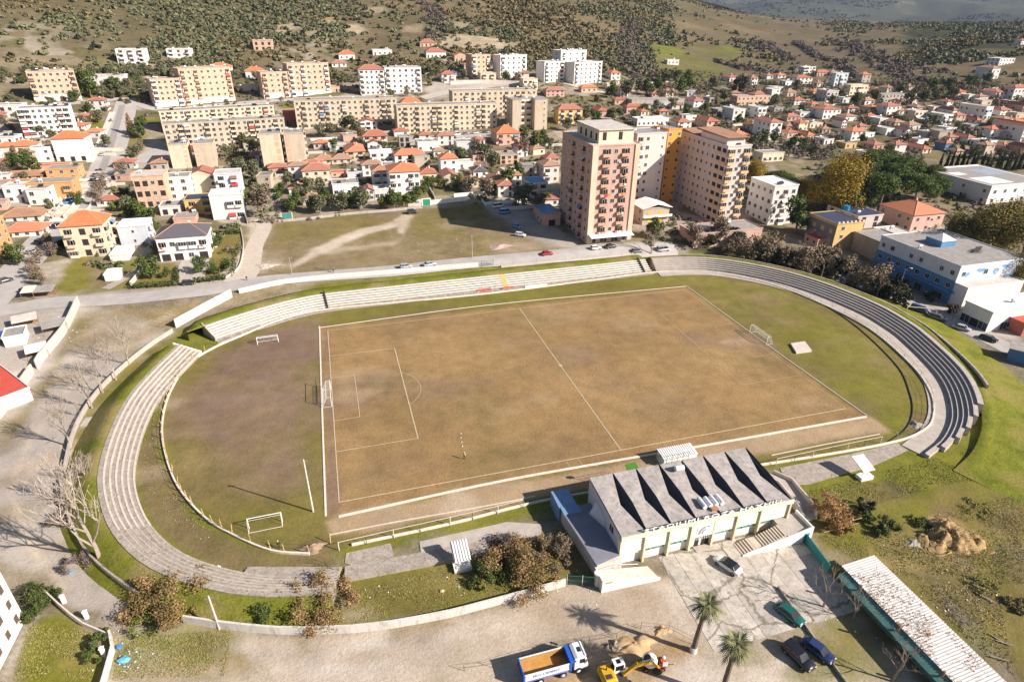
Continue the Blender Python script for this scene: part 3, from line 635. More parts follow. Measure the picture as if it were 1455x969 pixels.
# banks of earth behind the terraces
def bank_mat(name, a, b_, c3):
    m, nt, b, pos = new_mat(name); f = noise(nt, pos, .25, 8, .72)
    c = ramp2(nt, f, a, b_, .38, .62); c = mixc(nt, ramp2(nt, noise(nt, pos, .09, 4), (0, 0, 0), (1, 1, 1), .5, .62), c, c3)
    c = mixc(nt, 1., c, ramp2(nt, noise(nt, pos, 2.5, 6, .8), (.45,)*3, (1.4,)*3, .25, .75), 'MULTIPLY')
    nt.links.new(c, b.inputs['Base Color']); b.inputs['Roughness'].default_value = .95; b.inputs['Specular IOR Level'].default_value = .1
    bn = nt.nodes.new('ShaderNodeBump'); bn.inputs['Strength'].default_value = .6; bn.inputs['Distance'].default_value = .3
    nt.links.new(noise(nt, pos, 1.5, 8, .7), bn.inputs['Height']); nt.links.new(bn.outputs[0], b.inputs['Normal']); return m
bank_g = bank_mat('bank_grass', (.19, .19, .028), (.125, .135, .018), (.25, .20, .075))
bank_r = bank_mat('bank_grass_bright', (.20, .205, .026), (.12, .135, .016), (.22, .19, .05))
bank_d = bank_mat('bank_dry', (.26, .19, .09), (.15, .135, .045), (.15, .15, .03))
def bank(name, front, prof, m, dsc=((0, 1), (1, 1)), zsc=((0, 1), (1, 1))):
    nr = normals(front); mb = MB(); secs = []
    for i_, (p, n) in enumerate(zip(front, nr)):
        row = []; t_ = i_/(len(front)-1); kd = np.interp(t_, [v[0] for v in dsc], [v[1] for v in dsc]); kz = np.interp(t_, [v[0] for v in zsc], [v[1] for v in zsc])
        for d, z in prof:
            if d > 6: d = 6+(d-6)*kd
            if z is not None and (d > 6.05 or zsc[-1][1] < .2): z = z*kz
            a = p+n*d; h = hgt(a.x, a.y); zz = z if z is not None else h-.2
            row.append((a.x, a.y, max(zz, h-.2)+(fbm(np.array([a.x]), np.array([a.y]), 4, 3, 2)[0]-.5)*.35*(z is not None and d > 7)))
        secs.append(row)
    mb.loft(secs, 0, closed=False)
    for row in (secs[0], secs[-1][::-1]): mb.poly([(row[0][0], row[0][1], -.5)]+row+[(row[-1][0], row[-1][1], -.5)])
    struct(mb.build(name, m, smooth=True))
bank('bank', fl[:], [(5.3, 2.6), (5.6, 2.85), (7.5, 2.8), (9, 2.3), (11, 1.2), (13, .5), (14.5, None)], bank_g, ((0, .28), (.2, .42), (.5, .8), (1, .8)), ((0, .3), (.2, .6), (.5, 1), (1, 1)))
tb = (fb[0]-fb[1]).normalized(); bank('bank', [fb[0]+tb*4.5, fb[0]+tb*3, fb[0]+tb*1.5]+fb, [(5.3, 2.6), (5.6, 2.85), (7.6, 3.1), (8.6, 3.1), (10.2, 2.8), (11.5, None)], bank_g, zsc=((0, .05), (.02, .4), (.045, .95), (.06, 1), (1, 1)))
bank('bank', fr_, [(5.3, 2.6), (5.6, 2.85), (7.2, 3.0), (7.4, 2.8), (8.6, 2.7), (11, 1.9), (14, 1.0), (18, .4), (20, None)], bank_r, ((0, .5), (.25, .8), (.5, 1), (1, 1)), ((0, 1), (.55, 1), (.75, .8), (.9, .35), (1, .05)))
ledge = wall_strip([p+n*7.7 for p, n in list(zip(fr_, normals(fr_)))[4:-14]], 3.1, .5, None, 0); tag(ledge.build('ledge', conc_old), 'broken concrete ledge running behind the right bend terrace', 'ledge')
# near-side ruined terrace slabs
def slab(label, pts, h, m, name='paving_slab', cat='paving'):
    mb = MB(); mb.prism([tuple(GZ(*p)[:2]) for p in pts][::-1], -.2, h); return tag(mb.build(name, m), label, cat)
slab('cracked pale concrete slab area left of the near terrace steps', [(492, 786), (555, 772), (560, 790), (500, 803), (490, 800)], .10, conc_old)
slab('long pale concrete walkway strip left of the main stand', [(596, 770), (720, 742), (770, 745), (768, 762), (720, 765), (598, 785)], .12, concrete)
slab('cracked concrete paving right of the main stand behind the fence', [(1108, 665), (1210, 645), (1275, 630), (1290, 640), (1240, 662), (1150, 688), (1118, 690)], .10, conc_old)
def low_steps(label, a, b, n, m, dy):
    A = GZ(*a); B = GZ(*b); root = empty('terrace', label, 'terrace', (A.x, A.y, 0)); w = (B-A).length; root.rotation_euler = (0, 0, atan2(B.y-A.y, B.x-A.x))
    for k in range(n):
        mb = MB(); N = 14; front = []
        for i in range(N+1): front.append((w*i/N, -.62*k+random.uniform(-.06, .06)))
        back = [(w*i/N, -.62*(k+1)-.1) for i in range(N, -1, -1)]
        mb.prism((front+back)[::-1], -.2, .16+.17*k+random.uniform(-.02, .02)); mb.build('step', m, root)
low_steps('crumbling low terrace steps near the folded canopy left of the stand', (490, 805), (690, 768), 5, conc_old, -1)
low_steps('worn grey terrace steps fading into the bend at the lower left', (352, 806), (486, 806), 5, conc_old, -1)
# ------------------------------------------------------------------ fences, walls
def fence(label, path, h, sp, m_post, m_rail, rails=(1.,), pr=.05, alt=None, lean=0., netting=False, z0=0., cat='fence', zf=None, bend=0., rr=.03):
    root = empty('fence', label, cat, (path[0].x, path[0].y, 0)); o = Vector((path[0].x, path[0].y))
    acc = 0; posts = []; last = path[0]; posts.append(path[0])
    for p in path[1:]:
        acc += (p-last).length; last = p
        if acc >= sp: posts.append(p); acc = 0
    base = MB(); bt = [(0, 0, -.2), (0, 0, h)]
    base.tube(bt if not bend else [(0, 0, -.2), (0, 0, h*.8), (bend, 0, h)], pr, 6); me = base.mesh('post', m_post)
    me2 = None
    if alt: q = MB(); q.cyl((0, 0, -.2), (0, 0, h*.95), pr*.7, n=6); me2 = q.mesh('post', alt)
    zz = lambda p: (zf(p.x, p.y) if zf else 0.)+z0
    for k, p in enumerate(posts):
        d = p-o; o_ = put(me2 if (alt and k % 2) else me, 'post', root, (d.x, d.y, zz(p)))
        if lean or bend: o_.rotation_euler = (random.uniform(-lean, lean), random.uniform(-lean, lean), random.uniform(0, 6.28) if not bend else atan2(-p.y, -p.x))
    for r in rails:
        q = MB(); q.tube([((p-o).x, (p-o).y, zz(p)+h*r) for p in posts], rr, 4); q.build('rail', m_rail, root)
    if netting:
        q = MB()
        for a, b in zip(posts, posts[1:]):
            L = (b-a).length; n = max(2, int(L/.8))
            for i in range(1, n):
                c = a+(b-a)*(i/n)-o; q.cyl((c.x, c.y, zz(a)+.05), (c.x, c.y, zz(a)+h*.97), .009, n=3, caps=False)
        net = q.build('wire_mesh', m_rail, root); net['kind'] = 'stuff'
    return root
bend_l = px_path([(470, 772), (440, 786), (385, 781), (330, 758), (290, 733), (253, 690), (235, 640), (232, 600), (242, 560), (267, 519), (301, 496), (340, 478)])
fence('fence of leaning yellowish posts along the left bend', bend_l, 2.0, 2.3, yellow_post, dark_metal, (.55, .95), .075, None, .14, rr=.018)
far_l = px_path([(345, 477), (400, 455), (460, 441), (580, 429), (700, 417), (850, 398), (940, 387), (1020, 389)])
fence('pale thin post fence in front of the whitewashed terrace', far_l, 1.5, 4.2, curb_white, metal_grey, (.5, .97), .05, rr=.02)
bend_r = px_path([(1030, 391), (1085, 403), (1150, 426), (1230, 466), (1288, 516), (1318, 557), (1323, 590), (1311, 611), (1262, 630)])
fence('tall dark wire fence with inward bent posts around the right bend', bend_r, 2.3, 2.6, metal_grey, dark_metal, (.5, .8), .045, bend=.5, rr=.016, netting=True)
near_l = px_path([(482, 782), (560, 764), (640, 746), (760, 717)])
fence('pale and green post fence between the lane and the near slabs', near_l, 1.9, 3.2, curb_white, curb_white, (.97,), .08, green_paint, .03, rr=.05)
near_r = px_path([(1102, 662), (1180, 645), (1262, 628)])
fence('pale and green post fence right of the main stand', near_r, 1.9, 3.2, curb_white, curb_white, (.97,), .07, green_paint, .02, rr=.05)
def px_wall(label, pts, h, th, m, z=None, name='boundary_wall', step=2.5, straight=False):
    P = [(G(*p) if z is None else GZ(*p, z)) for p in pts]; P2 = [(p.x, p.y) for p in P]
    path = [Vector(p) for p in P2] if straight else smooth_path(P2, step)
    if straight:
        q = []
        for a, b in zip(path, path[1:]):
            n = max(1, int((b-a).length/step)); q += [a+(b-a)*(i/n) for i in range(n)]
        path = q+[path[-1]]
    mb = wall_strip(path, h, th, hgt, -.6); return tag(mb.build(name, m), label, 'wall'), path
px_wall('whitewashed low boundary wall curving along the near side', [(262, 884), (300, 890), (350, 896), (400, 900), (450, 900), (500, 898), (560, 891), (600, 884), (640, 876), (720, 855), (803, 832)], 1.5, .3, whitewash)
px_wall('low concrete boundary wall beside the bare trees on the left', [(246, 472), (215, 492), (180, 520), (150, 548), (130, 572), (113, 600), (103, 625), (95, 660), (90, 690)], 1.2, .3, concrete)
px_wall('dark stained boundary wall in shade at the lower left bend', [(90, 690), (93, 720), (105, 750), (122, 785), (150, 815), (200, 852)], 1.6, .3, conc_old)
px_wall('white boundary wall along the road above the left terrace end', [(250, 466), (275, 452), (300, 438), (330, 422)], 2.6, .3, whitewash)
px_wall('long whitewashed road wall above the far terrace', [(340, 417), (400, 404), (460, 397), (560, 389), (680, 379)], 1.5, .25, whitewash)
px_wall('pale low wall under the wire fence by the tower road', [(712, 380), (780, 374), (860, 367), (900, 362)], .7, .25, conc_pale)
rt = [Vector(G(*p)[:2]) for p in [(712, 380), (780, 374), (860, 367), (935, 360)]]
fence('thin wire fence beside the road in front of the pink tower', smooth_path(rt, 2), 2.0, 4., metal_grey, metal_grey, (.35, .65, .98), .035, zf=hgt, rr=.012)
g = empty('gate', 'green metal gate in the road wall above the far terrace', 'gate', G(684, 381)); g.rotation_euler = (0, 0, .08)
q = MB(); q.box(0, .1, 0, .1, 0, 2.6); q.box(4.2, 4.3, 0, .1, 0, 2.6); q.build('gate_frame', green_paint, g)
for k in range(2):
    q = MB(); x0 = .15+2.05*k
    for z in (.15, 1.2, 2.3): q.box(x0, x0+1.95, .02, .08, z, z+.08)
    for i in range(7): q.box(x0+i*.31, x0+i*.31+.03, .03, .07, .15, 2.35)
    q.build('gate_leaf', green_paint, g)
px_wall('pale block wall left of the bare yard', [(113, 432), (95, 470), (72, 500), (54, 525)], 2.6, .35, conc_pale)
px_wall('lower block wall beyond the gap at the left edge', [(48, 530), (33, 552), (14, 580)], 2.6, .35, conc_pale)
px_wall('broken pale wall at the far left edge of the yard', [(8, 585), (-15, 612)], 2.2, .35, conc_pale)
# ------------------------------------------------------------------ goals
def goal(label, c, rz, w, h, d, m, net=True, r=.07):
    root = empty('goal', label, 'goal', c, rz)                       # opens towards local -Y
    q = MB()
    for x in (-w/2, w/2): q.cyl((x, 0, -.1), (x, 0, h), r, n=8)
    q.cyl((-w/2-r, 0, h), (w/2+r, 0, h), r, n=8); q.build('goal_frame', m, root)
    q = MB()
    for x in (-w/2, w/2):
        q.cyl((x, 0, h), (x, d*.45, h), r*.5, n=5); q.cyl((x, d*.45, h), (x, d, 0), r*.5, n=5); q.cyl((x, 0, .04), (x, d, .04), r*.5, n=5)
    q.cyl((-w/2, d, .04), (w/2, d, .04), r*.5, n=5); q.cyl((-w/2, d*.45, h), (w/2, d*.45, h), r*.4, n=5); q.build('net_support', m, root)
    if net:
        q = MB(); n = int(w/.3)
        for i in range(n+1):
            x = -w/2+w*i/n; q.tube([(x, 0, h), (x, d*.45, h), (x, d, .05)], .012, 3)
        for k in range(8):
            t = k/7; q.cyl((-w/2, d*.45+(d*.55)*t, h*(1-t)), (w/2, d*.45+(d*.55)*t, h*(1-t)), .012, n=3)
        for x in (-w/2, w/2):
            for k in range(1, 7): q.cyl((x, 0, h*k/7), (x, d*.45+d*.55*(1-k/7), h*k/7), .012, n=3)
        o = q.build('net', m, root); o['kind'] = 'stuff'
    return root
gm = mat('goal_white', (.75, .73, .70), .5, .05, 2)
goal('white netted goal at the left end of the marked pitch', (-55.6, .3, 0), pi/2, 7.4, 2.44, 2.0, gm)
goal('white netted goal at the right end of the marked pitch', (57.2, -.6, 0), -pi/2, 7.4, 2.44, 2.0, gm)
goal('small white training goal on bare soil under the far terrace', (-70.8, 31.6, 0), .05, 5.2, 2.0, 1.6, gm)
goal('unnetted white training goal in the lower left bend', (-67.7, -37.4, 0), pi+.02, 5.4, 2.1, 1.2, gm, False)
f = empty('net_frame', 'black upright frame standing behind the left goal', 'frame', (-58.8, 2.2, 0)); q = MB()
for y in (-4, 4): q.cyl((0, y, 0), (0, y, 1.9), .06, n=6)
q.cyl((0, -4, 1.9), (0, 4, 1.9), .06, n=6); q.build('frame_bar', dark_metal, f)
def pole(label, base, h, r=.12, m=None, name='pole', lean=(0, 0), arm=None):
    root = empty(name, label, 'pole', base); q = MB(); q.cyl((0, 0, -.3), (lean[0], lean[1], h), r, r*.65, 8); q.build('shaft', m or concrete, root)
    q = MB(); q.box(lean[0]-.6, lean[0]+.6, lean[1]-.05, lean[1]+.05, h-.5, h-.38)
    if arm: q = MB(); q.tube([(lean[0], lean[1], h), (lean[0]+arm[0]*.6, lean[1]+arm[1]*.6, h+.6), (lean[0]+arm[0], lean[1]+arm[1], h+.5)], .05, 6)
    q.build('crossarm' if not arm else 'lamp_arm', metal_grey, root)
    if arm: q = MB(); q.ball((lean[0]+arm[0], lean[1]+arm[1], h+.45), .25, sq=(1.4, .8, .4)); q.build('lamp_head', white, root)
    return root
pole('tall white pole standing on grass left of the pitch', (-59.9, -36.3, 0), 11.6, .16, curb_white)
pole('short pale concrete pole leaning by the near boundary wall', GZ(312, 893), 6.2, .16, conc_pale, lean=(-.3, .6))
pole('wooden pole standing on the road edge beside the vacant lot', G(671, 367), 8.5, .13, concrete)
pole('short dark pole above the left end of the road wall', G(415, 391), 6, .11, concrete)
pole('curved white street lamp in front of the blue building', G(1274, 421), 9, .1, metal_grey, 'street_lamp', arm=(1.6, -.6))
pole('thin street lamp by the white roofed market', G(1393, 468), 6, .1, conc_pale, 'street_lamp')
# dugouts by the touchline, mat, well cover, small slabs
d = empty('dugout', 'white ribbed dugout roof beside the touchline behind the stand', 'dugout', (9.2, -40.9, 0)); q = MB()
for i in range(16): q.prism([(-3.7+i*.46, -1.5), (-3.7+i*.46+.24, -1.5), (-3.7+i*.46+.24, 1.5), (-3.7+i*.46, 1.5)], [1.9, 1.9, 2.3, 2.3], [2.02, 2.02, 2.42, 2.42])
q.prism([(-3.75, -1.5), (3.75, -1.5), (3.75, 1.5), (-3.75, 1.5)], [1.86, 1.86, 2.26, 2.26], [1.92, 1.92, 2.32, 2.32]); q.build('ribbed_roof', white_roof, d)
q = MB(); q.box(-3.6, 3.6, -1.4, -1.3, 0, 1.9); q.box(-3.6, -3.5, -1.3, 1.2, 0, 1.95); q.box(3.5, 3.6, -1.3, 1.2, 0, 1.95); q.build('back_wall', white, d)
q = MB(); q.box(-3.3, 3.3, -1.1, -.7, .4, .48); q.box(-3.2, -3.1, -1.1, -.7, 0, .4); q.box(3.1, 3.2, -1.1, -.7, 0, .4); q.build('bench', wood_brown, d)
mb = MB(); flat_poly(mb, [(-1.6, -42), (1.0, -41.8), (1.1, -39.3), (-1.2, -39.5)], .03); mb = MB(); mb.prism([(-1.6, -42), (1.0, -41.8), (1.1, -39.3), (-1.2, -39.5)], -.05, .04)
tag(mb.build('turf_mat', mat('mat_green', (.07, .20, .03), .9, .2, 2)), 'bright green turf mat on the bare lane behind the stand', 'mat')
slab('pale raised concrete cover on the grass beyond the right goal', [(1123, 490), (1143, 487), (1153, 500), (1131, 503)], .5, conc_pale, 'well_cover', 'cover')
slab('small grey concrete pad on the grass by the left wall', [(113, 606), (122, 594), (137, 592), (132, 607)], .12, concrete, 'concrete_pad', 'pad')
def canopy(label, c, rib, rz=0.):
    root = empty('canopy', label, 'canopy', c, rz); m = white_roof
    q = MB(); q.box(-1.4, 1.4, -1.3, .3, 0, .75); q.build('base_block', white, root)
    q = MB(); q.cyl((-.6, -.5, .7), (-.5, .3, 2.5), .07, n=6); q.cyl((.6, -.5, .7), (.5, .3, 2.5), .07, n=6); q.build('strut', metal_grey, root)
    q = MB(); n = 6 if rib else 1; w = 2.7/n
    for i in range(n):
        x = -1.35+i*w
        if rib:
            q.prism([(x, -1.1), (x+w*.5, -1.1), (x+w*.5, 2.3), (x, 2.3)], [2.1, 2.35, 3.35, 3.1], [2.22, 2.47, 3.47, 3.22])
            q.prism([(x+w*.5+.002, -1.1), (x+w-.002, -1.1), (x+w-.002, 2.3), (x+w*.5+.002, 2.3)], [2.35, 2.1, 3.1, 3.35], [2.47, 2.22, 3.22, 3.47])
        else: q.prism([(x, -1.1), (x+w, -1.1), (x+w, 2.3), (x, 2.3)], [2.1, 2.1, 3.2, 3.2], [2.25, 2.25, 3.35, 3.35])
    q.build('canopy_sheet', m, root)
canopy('white folded sheet canopy on a block left of the stand', (-37.3, -55.3, 0), True); canopy('white flat sheet canopy on a block right of the stand', (41.3, -55.0, 0), False)
for lab, px, w, m in (('red advertising board leaning under the white terrace', (688, 414), 4.5, mat('board_red', (.5, .1, .07), .6, .2, 1.5, (.7, .5, .4), .5)), ('second red advertising board nearer the yellow stair', (722, 411), 4.0, MATS['board_red']), ('white advertising board right of the yellow stair', (762, 408), 7.5, white)):
    p = GZ(*px); b = empty('advertising_board', lab, 'board', p, .02); q = MB(); q.box(-w/2, w/2, -.04, .04, .1, .95); q.build('panel', m, b)
    q = MB()
    for x in (-w/2+.2, w/2-.2): q.box(x-.04, x+.04, .05, .12, 0, .9)
    q.build('panel_post', metal_grey, b)
p = GZ(700, 417); q = MB(); b = empty('turnstile_frame', 'small grey metal frame standing at the foot of the yellow stair', 'frame', p)
for x in (-.8, .8): q.box(x-.04, x+.04, -.04, .04, 0, 2.3); q.box(x-.04, x+.04, .9, .98, 0, 2.3)
q.box(-.8, .8, -.04, .04, 2.25, 2.33); q.build('frame_bar', metal_grey, b)
# ------------------------------------------------------------------ main stand
def main_stand():
    R0 = empty('main_stand', 'main grandstand building with a folded concrete roof and pale green louvred front', 'grandstand', (2.3, -56, 0))
    ox, oy = 2.3, -56
    X0, X1, YF, YB, ZF, ZB = -13.3, 17.9, -62.0, -49.6, 6.4, 7.5
    mint = mat('mint_paint', (.56, .66, .52), .7, .08, .8, (.4, .42, .3), .4, streak=True); louv = mat('louvre_green', (.66, .70, .57), .7, .08, 1.2, (.45, .38, .2), .35)
    cream = mat('pilaster_cream', (.72, .64, .44), .7, .08, 1, (.4, .3, .13), .4, streak=True); wl_ = mat('stand_white', (.80, .78, .73), .8, .05, .5, (.6, .5, .38), .3, streak=True)
    roofc = mat('roof_plate', (.36, .325, .30), .95, .22, .6, (.15, .13, .115), .8, bump=.4)
    lav = mat('gable_white', (.62, .60, .62), .85, .06, .5, (.4, .36, .33), .4, streak=True)
    def B(name, m, fn, par=R0):
        q = MB(); fn(q); q.v = [(a-ox, b-oy, c) for a, b, c in q.v] if par is R0 or True else q.v
        return q.build(name, m, par)
    # side walls, floor, tribune steps facing the pitch
    B('side_wall', lav, lambda q: q.prism([(X0, YF), (X0+.3, YF), (X0+.3, YB+.3), (X0, YB+.3)], 0, [ZF-.35, ZF-.35, ZB-.4, ZB-.4]))
    B('side_wall', lav, lambda q: q.prism([(X1-.3, YF), (X1, YF), (X1, YB+.3), (X1-.3, YB+.3)], 0, [ZF-.35, ZF-.35, ZB-.4, ZB-.4]))
    for k in range(7): B('tribune_step', concrete, lambda q, k=k: q.box(X0+.3, X1-.3, YB-1-1.1*(k+1), YB-1-1.1*k, .002*k, .9+.45*k))
    B('front_wall', wl_, lambda q: q.box(X0+.3, X1-.3, YF+.25, YF+.55, 0, ZF-.55))
    # folded roof
    n = 7; w = (X1-X0)/n
    ym = (YF+YB)/2-.3; zm = (ZF+ZB)/2
    for i in range(n):
        a = X0+w*i; b = a+w
        def plate(q, a=a, b=b, i=i):
            lf = [(a, YF-.35, ZF), (a+(.0 if i == 0 else .3), ym, zm+.08), (a, YB+.4, ZB)]
            rg = [(b-.22, YF-.35, ZF), (b-1.85, ym, zm-.05), (b-.22, YB+.4, ZB)]
            for k in (0, 1):
                A, Bq, Cq, Dq = lf[k], rg[k], rg[k+1], lf[k+1]
                q.quad(A, Bq, Cq, Dq); t = -.16
                q.quad(*[(p[0], p[1], p[2]+t) for p in (Dq, Cq, Bq, A)])
            for L in (lf, rg):
                for k in (0, 1): q.quad(L[k], L[k+1], (L[k+1][0], L[k+1][1], L[k+1][2]-.16), (L[k][0], L[k][1], L[k][2]-.16))
            for k in (0, 2): q.quad(lf[k], rg[k], (rg[k][0], rg[k][1], rg[k][2]-.16), (lf[k][0], lf[k][1], lf[k][2]-.16))
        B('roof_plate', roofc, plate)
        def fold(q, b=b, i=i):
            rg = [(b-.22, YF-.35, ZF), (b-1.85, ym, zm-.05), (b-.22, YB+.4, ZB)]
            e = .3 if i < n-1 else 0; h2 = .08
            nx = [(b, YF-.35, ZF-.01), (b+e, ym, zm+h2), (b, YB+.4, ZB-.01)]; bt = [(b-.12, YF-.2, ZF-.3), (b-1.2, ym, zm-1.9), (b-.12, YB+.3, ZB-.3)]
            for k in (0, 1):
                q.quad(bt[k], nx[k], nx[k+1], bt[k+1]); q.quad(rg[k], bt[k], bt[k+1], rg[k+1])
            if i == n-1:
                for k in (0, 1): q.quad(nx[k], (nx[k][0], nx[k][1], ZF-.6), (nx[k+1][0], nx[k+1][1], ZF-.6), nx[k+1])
        B('roof_fold', mat('fold_shade', (.07, .07, .08), .9, .2, .6), fold)  # near-black colour paints the shade of the roof troughs onto the folds
    B('fascia', mint, lambda q: (q.box(X0-.15, X1+.35, YF-.62, YF-.36, ZF-.72, ZF+.08), q.box(X0-.15, X1+.35, YF-.36, YF+.25, ZF-.72, ZF-.55)))
    # facade bays
    xs = [X0, -9.1, -4.7, -.75, 3.45, 7.7, 12.3, X1]
    for i, x in enumerate(xs):
        B('pilaster', cream, lambda q, x=x: (q.box(x-.17, x+.17, YF-.5, YF+.3, 0, ZF-.72), [q.box(x-.24, x+.24, YF-.44, YF-.1, z, z+.13) for z in (2.9, 3.35, 3.8, 4.25, 4.7)] if 0 < i < 7 else None))
    for i in range(7):
        a, b = xs[i]+.2, xs[i+1]-.2
        if i == 3: continue
        for k in range(6):
            B('louvre', wl_ if i == 0 else louv, lambda q, k=k, a=a, b=b: q.prism([(a, YF-.22), (b, YF-.22), (b, YF+.2), (a, YF+.2)], [2.62+.42*k, 2.62+.42*k, 2.76+.42*k, 2.76+.42*k], [2.92+.42*k, 2.92+.42*k, 3.02+.42*k, 3.02+.42*k]))
        if i: 
            for k in range(3): B('clerestory_window', glass_dark, lambda q, k=k, a=a, b=b: q.box(a+.15+k*(b-a)/3, a+(k+1)*(b-a)/3-.25, YF+.17, YF+.24, 5.22, 5.6))
        wm = {1: wl_, 2: teal, 4: frame_w, 5: teal, 6: frame_w}.get(i)
        if i == 0:
            B('wall_band', mint, lambda q, a=a, b=b: q.box(a, b, YF-.02, YF+.2, 2.0, 2.5))
        else:
            for k in range(3):
                o_ = B('window', frame_w if i in (1, 4, 6) else green_paint, lambda q, k=k, a=a, b=b: (q.box(a+.1+k*(b-a-.2)/3, a+.1+(k+1)*(b-a-.2)/3-.08, YF+.1, YF+.24, 1.75, 2.5)))
                B('pane', glass_mat('green_glass', (.09, .24, .20), .2) if 'green_glass' not in MATS and i >= 0 else MATS['green_glass'], lambda q, k=k, a=a, b=b: q.box(a+.18+k*(b-a-.2)/3, a+.1+(k+1)*(b-a-.2)/3-.16, YF+.07, YF+.12, 1.83, 2.42), o_)
    # portal with emblem
    a, b = xs[3]+.2, xs[4]-.2
    B('portal_panel', wl_, lambda q: q.box(a, b, YF-.45, YF+.2, 2.75, 5.5))
    em = mat('emblem_grey', (.30, .29, .31), .7, .1, 2); em2 = mat('emblem_ground', (.60, .59, .62), .7, .05, 2)
    B('emblem_plate', em2, lambda q: q.box(a+.75, b-.55, YF-.5, YF-.452, 3.4, 5.2))
    def arc(q, r0, r1, t0, t1, cx, cz, y):
        N = 12
        for i in range(N):
            u, v = t0+(t1-t0)*i/N, t0+(t1-t0)*(i+1)/N
            P = [(cx+r*cos(t), cz+r*sin(t)) for r, t in ((r0, u), (r1, u), (r1, v), (r0, v))]
            k = len(q.v); q.v += [(p[0], y, p[1]) for p in P]+[(p[0], y+.06, p[1]) for p in P]
            for f in ((0, 1, 2, 3), (7, 6, 5, 4), (0, 4, 5, 1), (1, 5, 6, 2), (2, 6, 7, 3), (3, 7, 4, 0)): q.f.append(tuple(k+j for j in f)); q.m.append(0)
    cx = (a+b)/2+.5
    B('emblem', em, lambda q: (arc(q, .95, 1.3, 1.7, 3.35, cx, 3.65, YF-.555), arc(q, .5, .68, 1.6, 3.4, cx, 3.65, YF-.557), arc(q, .25, .42, .2, 1.9, cx+.25, 4.55, YF-.559)))
    for k in range(11): B('grille_bar', frame_w, lambda q, k=k: q.box(a+.05+k*(b-a-.1)/10.6, a+.05+k*(b-a-.1)/10.6+.1, YF-.3, YF-.2, 1.9, 2.74))
    B('door', hole, lambda q: q.box(a+1.3, b-1.9, YF+.1, YF+.24, 0, 2.1)); B('door', hole, lambda q: q.box(b-1.2, b-.1, YF+.1, YF+.24, 0, 2.1))
    B('door_step', concrete, lambda q: q.box(a+.9, b, YF-1.2, YF+.05, 0, .15))
    # side windows
    B('window', hole, lambda q: q.box(X0-.06, X0+.02, -59.4, -58.2, 4.3, 5.5)); B('window', frame_w, lambda q: q.box(X0-.09, X0-.02, -58.85, -58.75, 4.3, 5.5))
    # letters along the fascia
    txt = 'STADIUMI ROZA HAXHIU'
    cu = bpy.data.curves.new('lettering', 'FONT'); cu.body = txt; cu.size = 1.0; cu.extrude = .05; cu.space_character = 1.12; cu.align_x = 'LEFT'
    to = bpy.data.objects.new('lettering', cu); COL.objects.link(to); bpy.context.view_layer.update()
    dep = bpy.context.evaluated_depsgraph_get(); me = bpy.data.meshes.new_from_object(to.evaluated_get(dep)); bpy.data.objects.remove(to)
    xsz = max(v.co.x for v in me.vertices); sx = 25.2/xsz
    for v in me.vertices: v.co = Vector((v.co.x*sx, -v.co.z, v.co.y*1.0))
    me.materials.clear(); me.materials.append(mat('letter_white', (.78, .76, .72), .6, .05, 2)); o = put(me, 'lettering', R0, (-9.6-ox, YF-.45-oy, ZF+.09))
    q = MB(); q.box(0, 25.4, .08, .12, .1, .14); q.box(0, 25.4, .08, .12, .65, .69)
    for i in range(18): q.box(i*1.49, i*1.49+.05, .06, .1, 0, .7)
    q.build('letter_rail', dark_metal, R0, loc=(-9.6-ox, YF-.45-oy, ZF+.09))
    # tanks and head-house on the roof
    tm = mat('tank_white', (.60, .60, .64), .5, .08, 1)
    for k in range(4):
        q = MB(); q.cyl((0, -1.0, 0), (0, 1.0, 0), .42, n=12); q.build('water_tank', tm, R0, loc=(2.35+k*1.08-ox, -59.6-oy, 7.05))
    q = MB(); q.box(0, 4.3, 0, .1, 0, .1); q.box(0, 4.3, 1.6, 1.7, 0, .1); q.build('tank_rack', metal_grey, R0, loc=(1.8-ox, -60.4-oy, 6.5))
    q = MB(); q.box(.3, 1.5, 0, .8, 0, .5); q.build('motor_box', mat('rusty', (.35, .18, .10), .8, .2, 2), R0, loc=(2.9-ox, -61.3-oy, 6.45))
    q = MB(); q.cyl((-.8, 0, 0), (.8, 0, 0), .5, n=14); q.build('water_tank', tm, R0, loc=(2.6-ox, -51.6-oy, 8.0))
    q = MB()
    for i in range(6): q.cyl((i*1.1, 0, 0), (i*1.1, 0, 1.7), .035, n=5)
    for z in (.85, 1.7): q.cyl((0, 0, z), (5.5, 0, z), .035, n=5)
    for i in range(5): q.cyl((i*1.1, 0, 0), (i*1.1+1.1, 0, .85), .02, n=4)
    q.build('roof_railing', green_paint, R0, loc=(.2-ox, -49.4-oy, 7.5))
    q = MB(); q.cyl((0, 0, 0), (0, 0, 2.1), .06, n=6); q.box(-.5, .5, -.2, .2, 1.8, 2.3); q.build('floodlight', dark_metal, R0, loc=(-.5-ox, -49.5-oy, 7.5))
    return R0
main_stand()
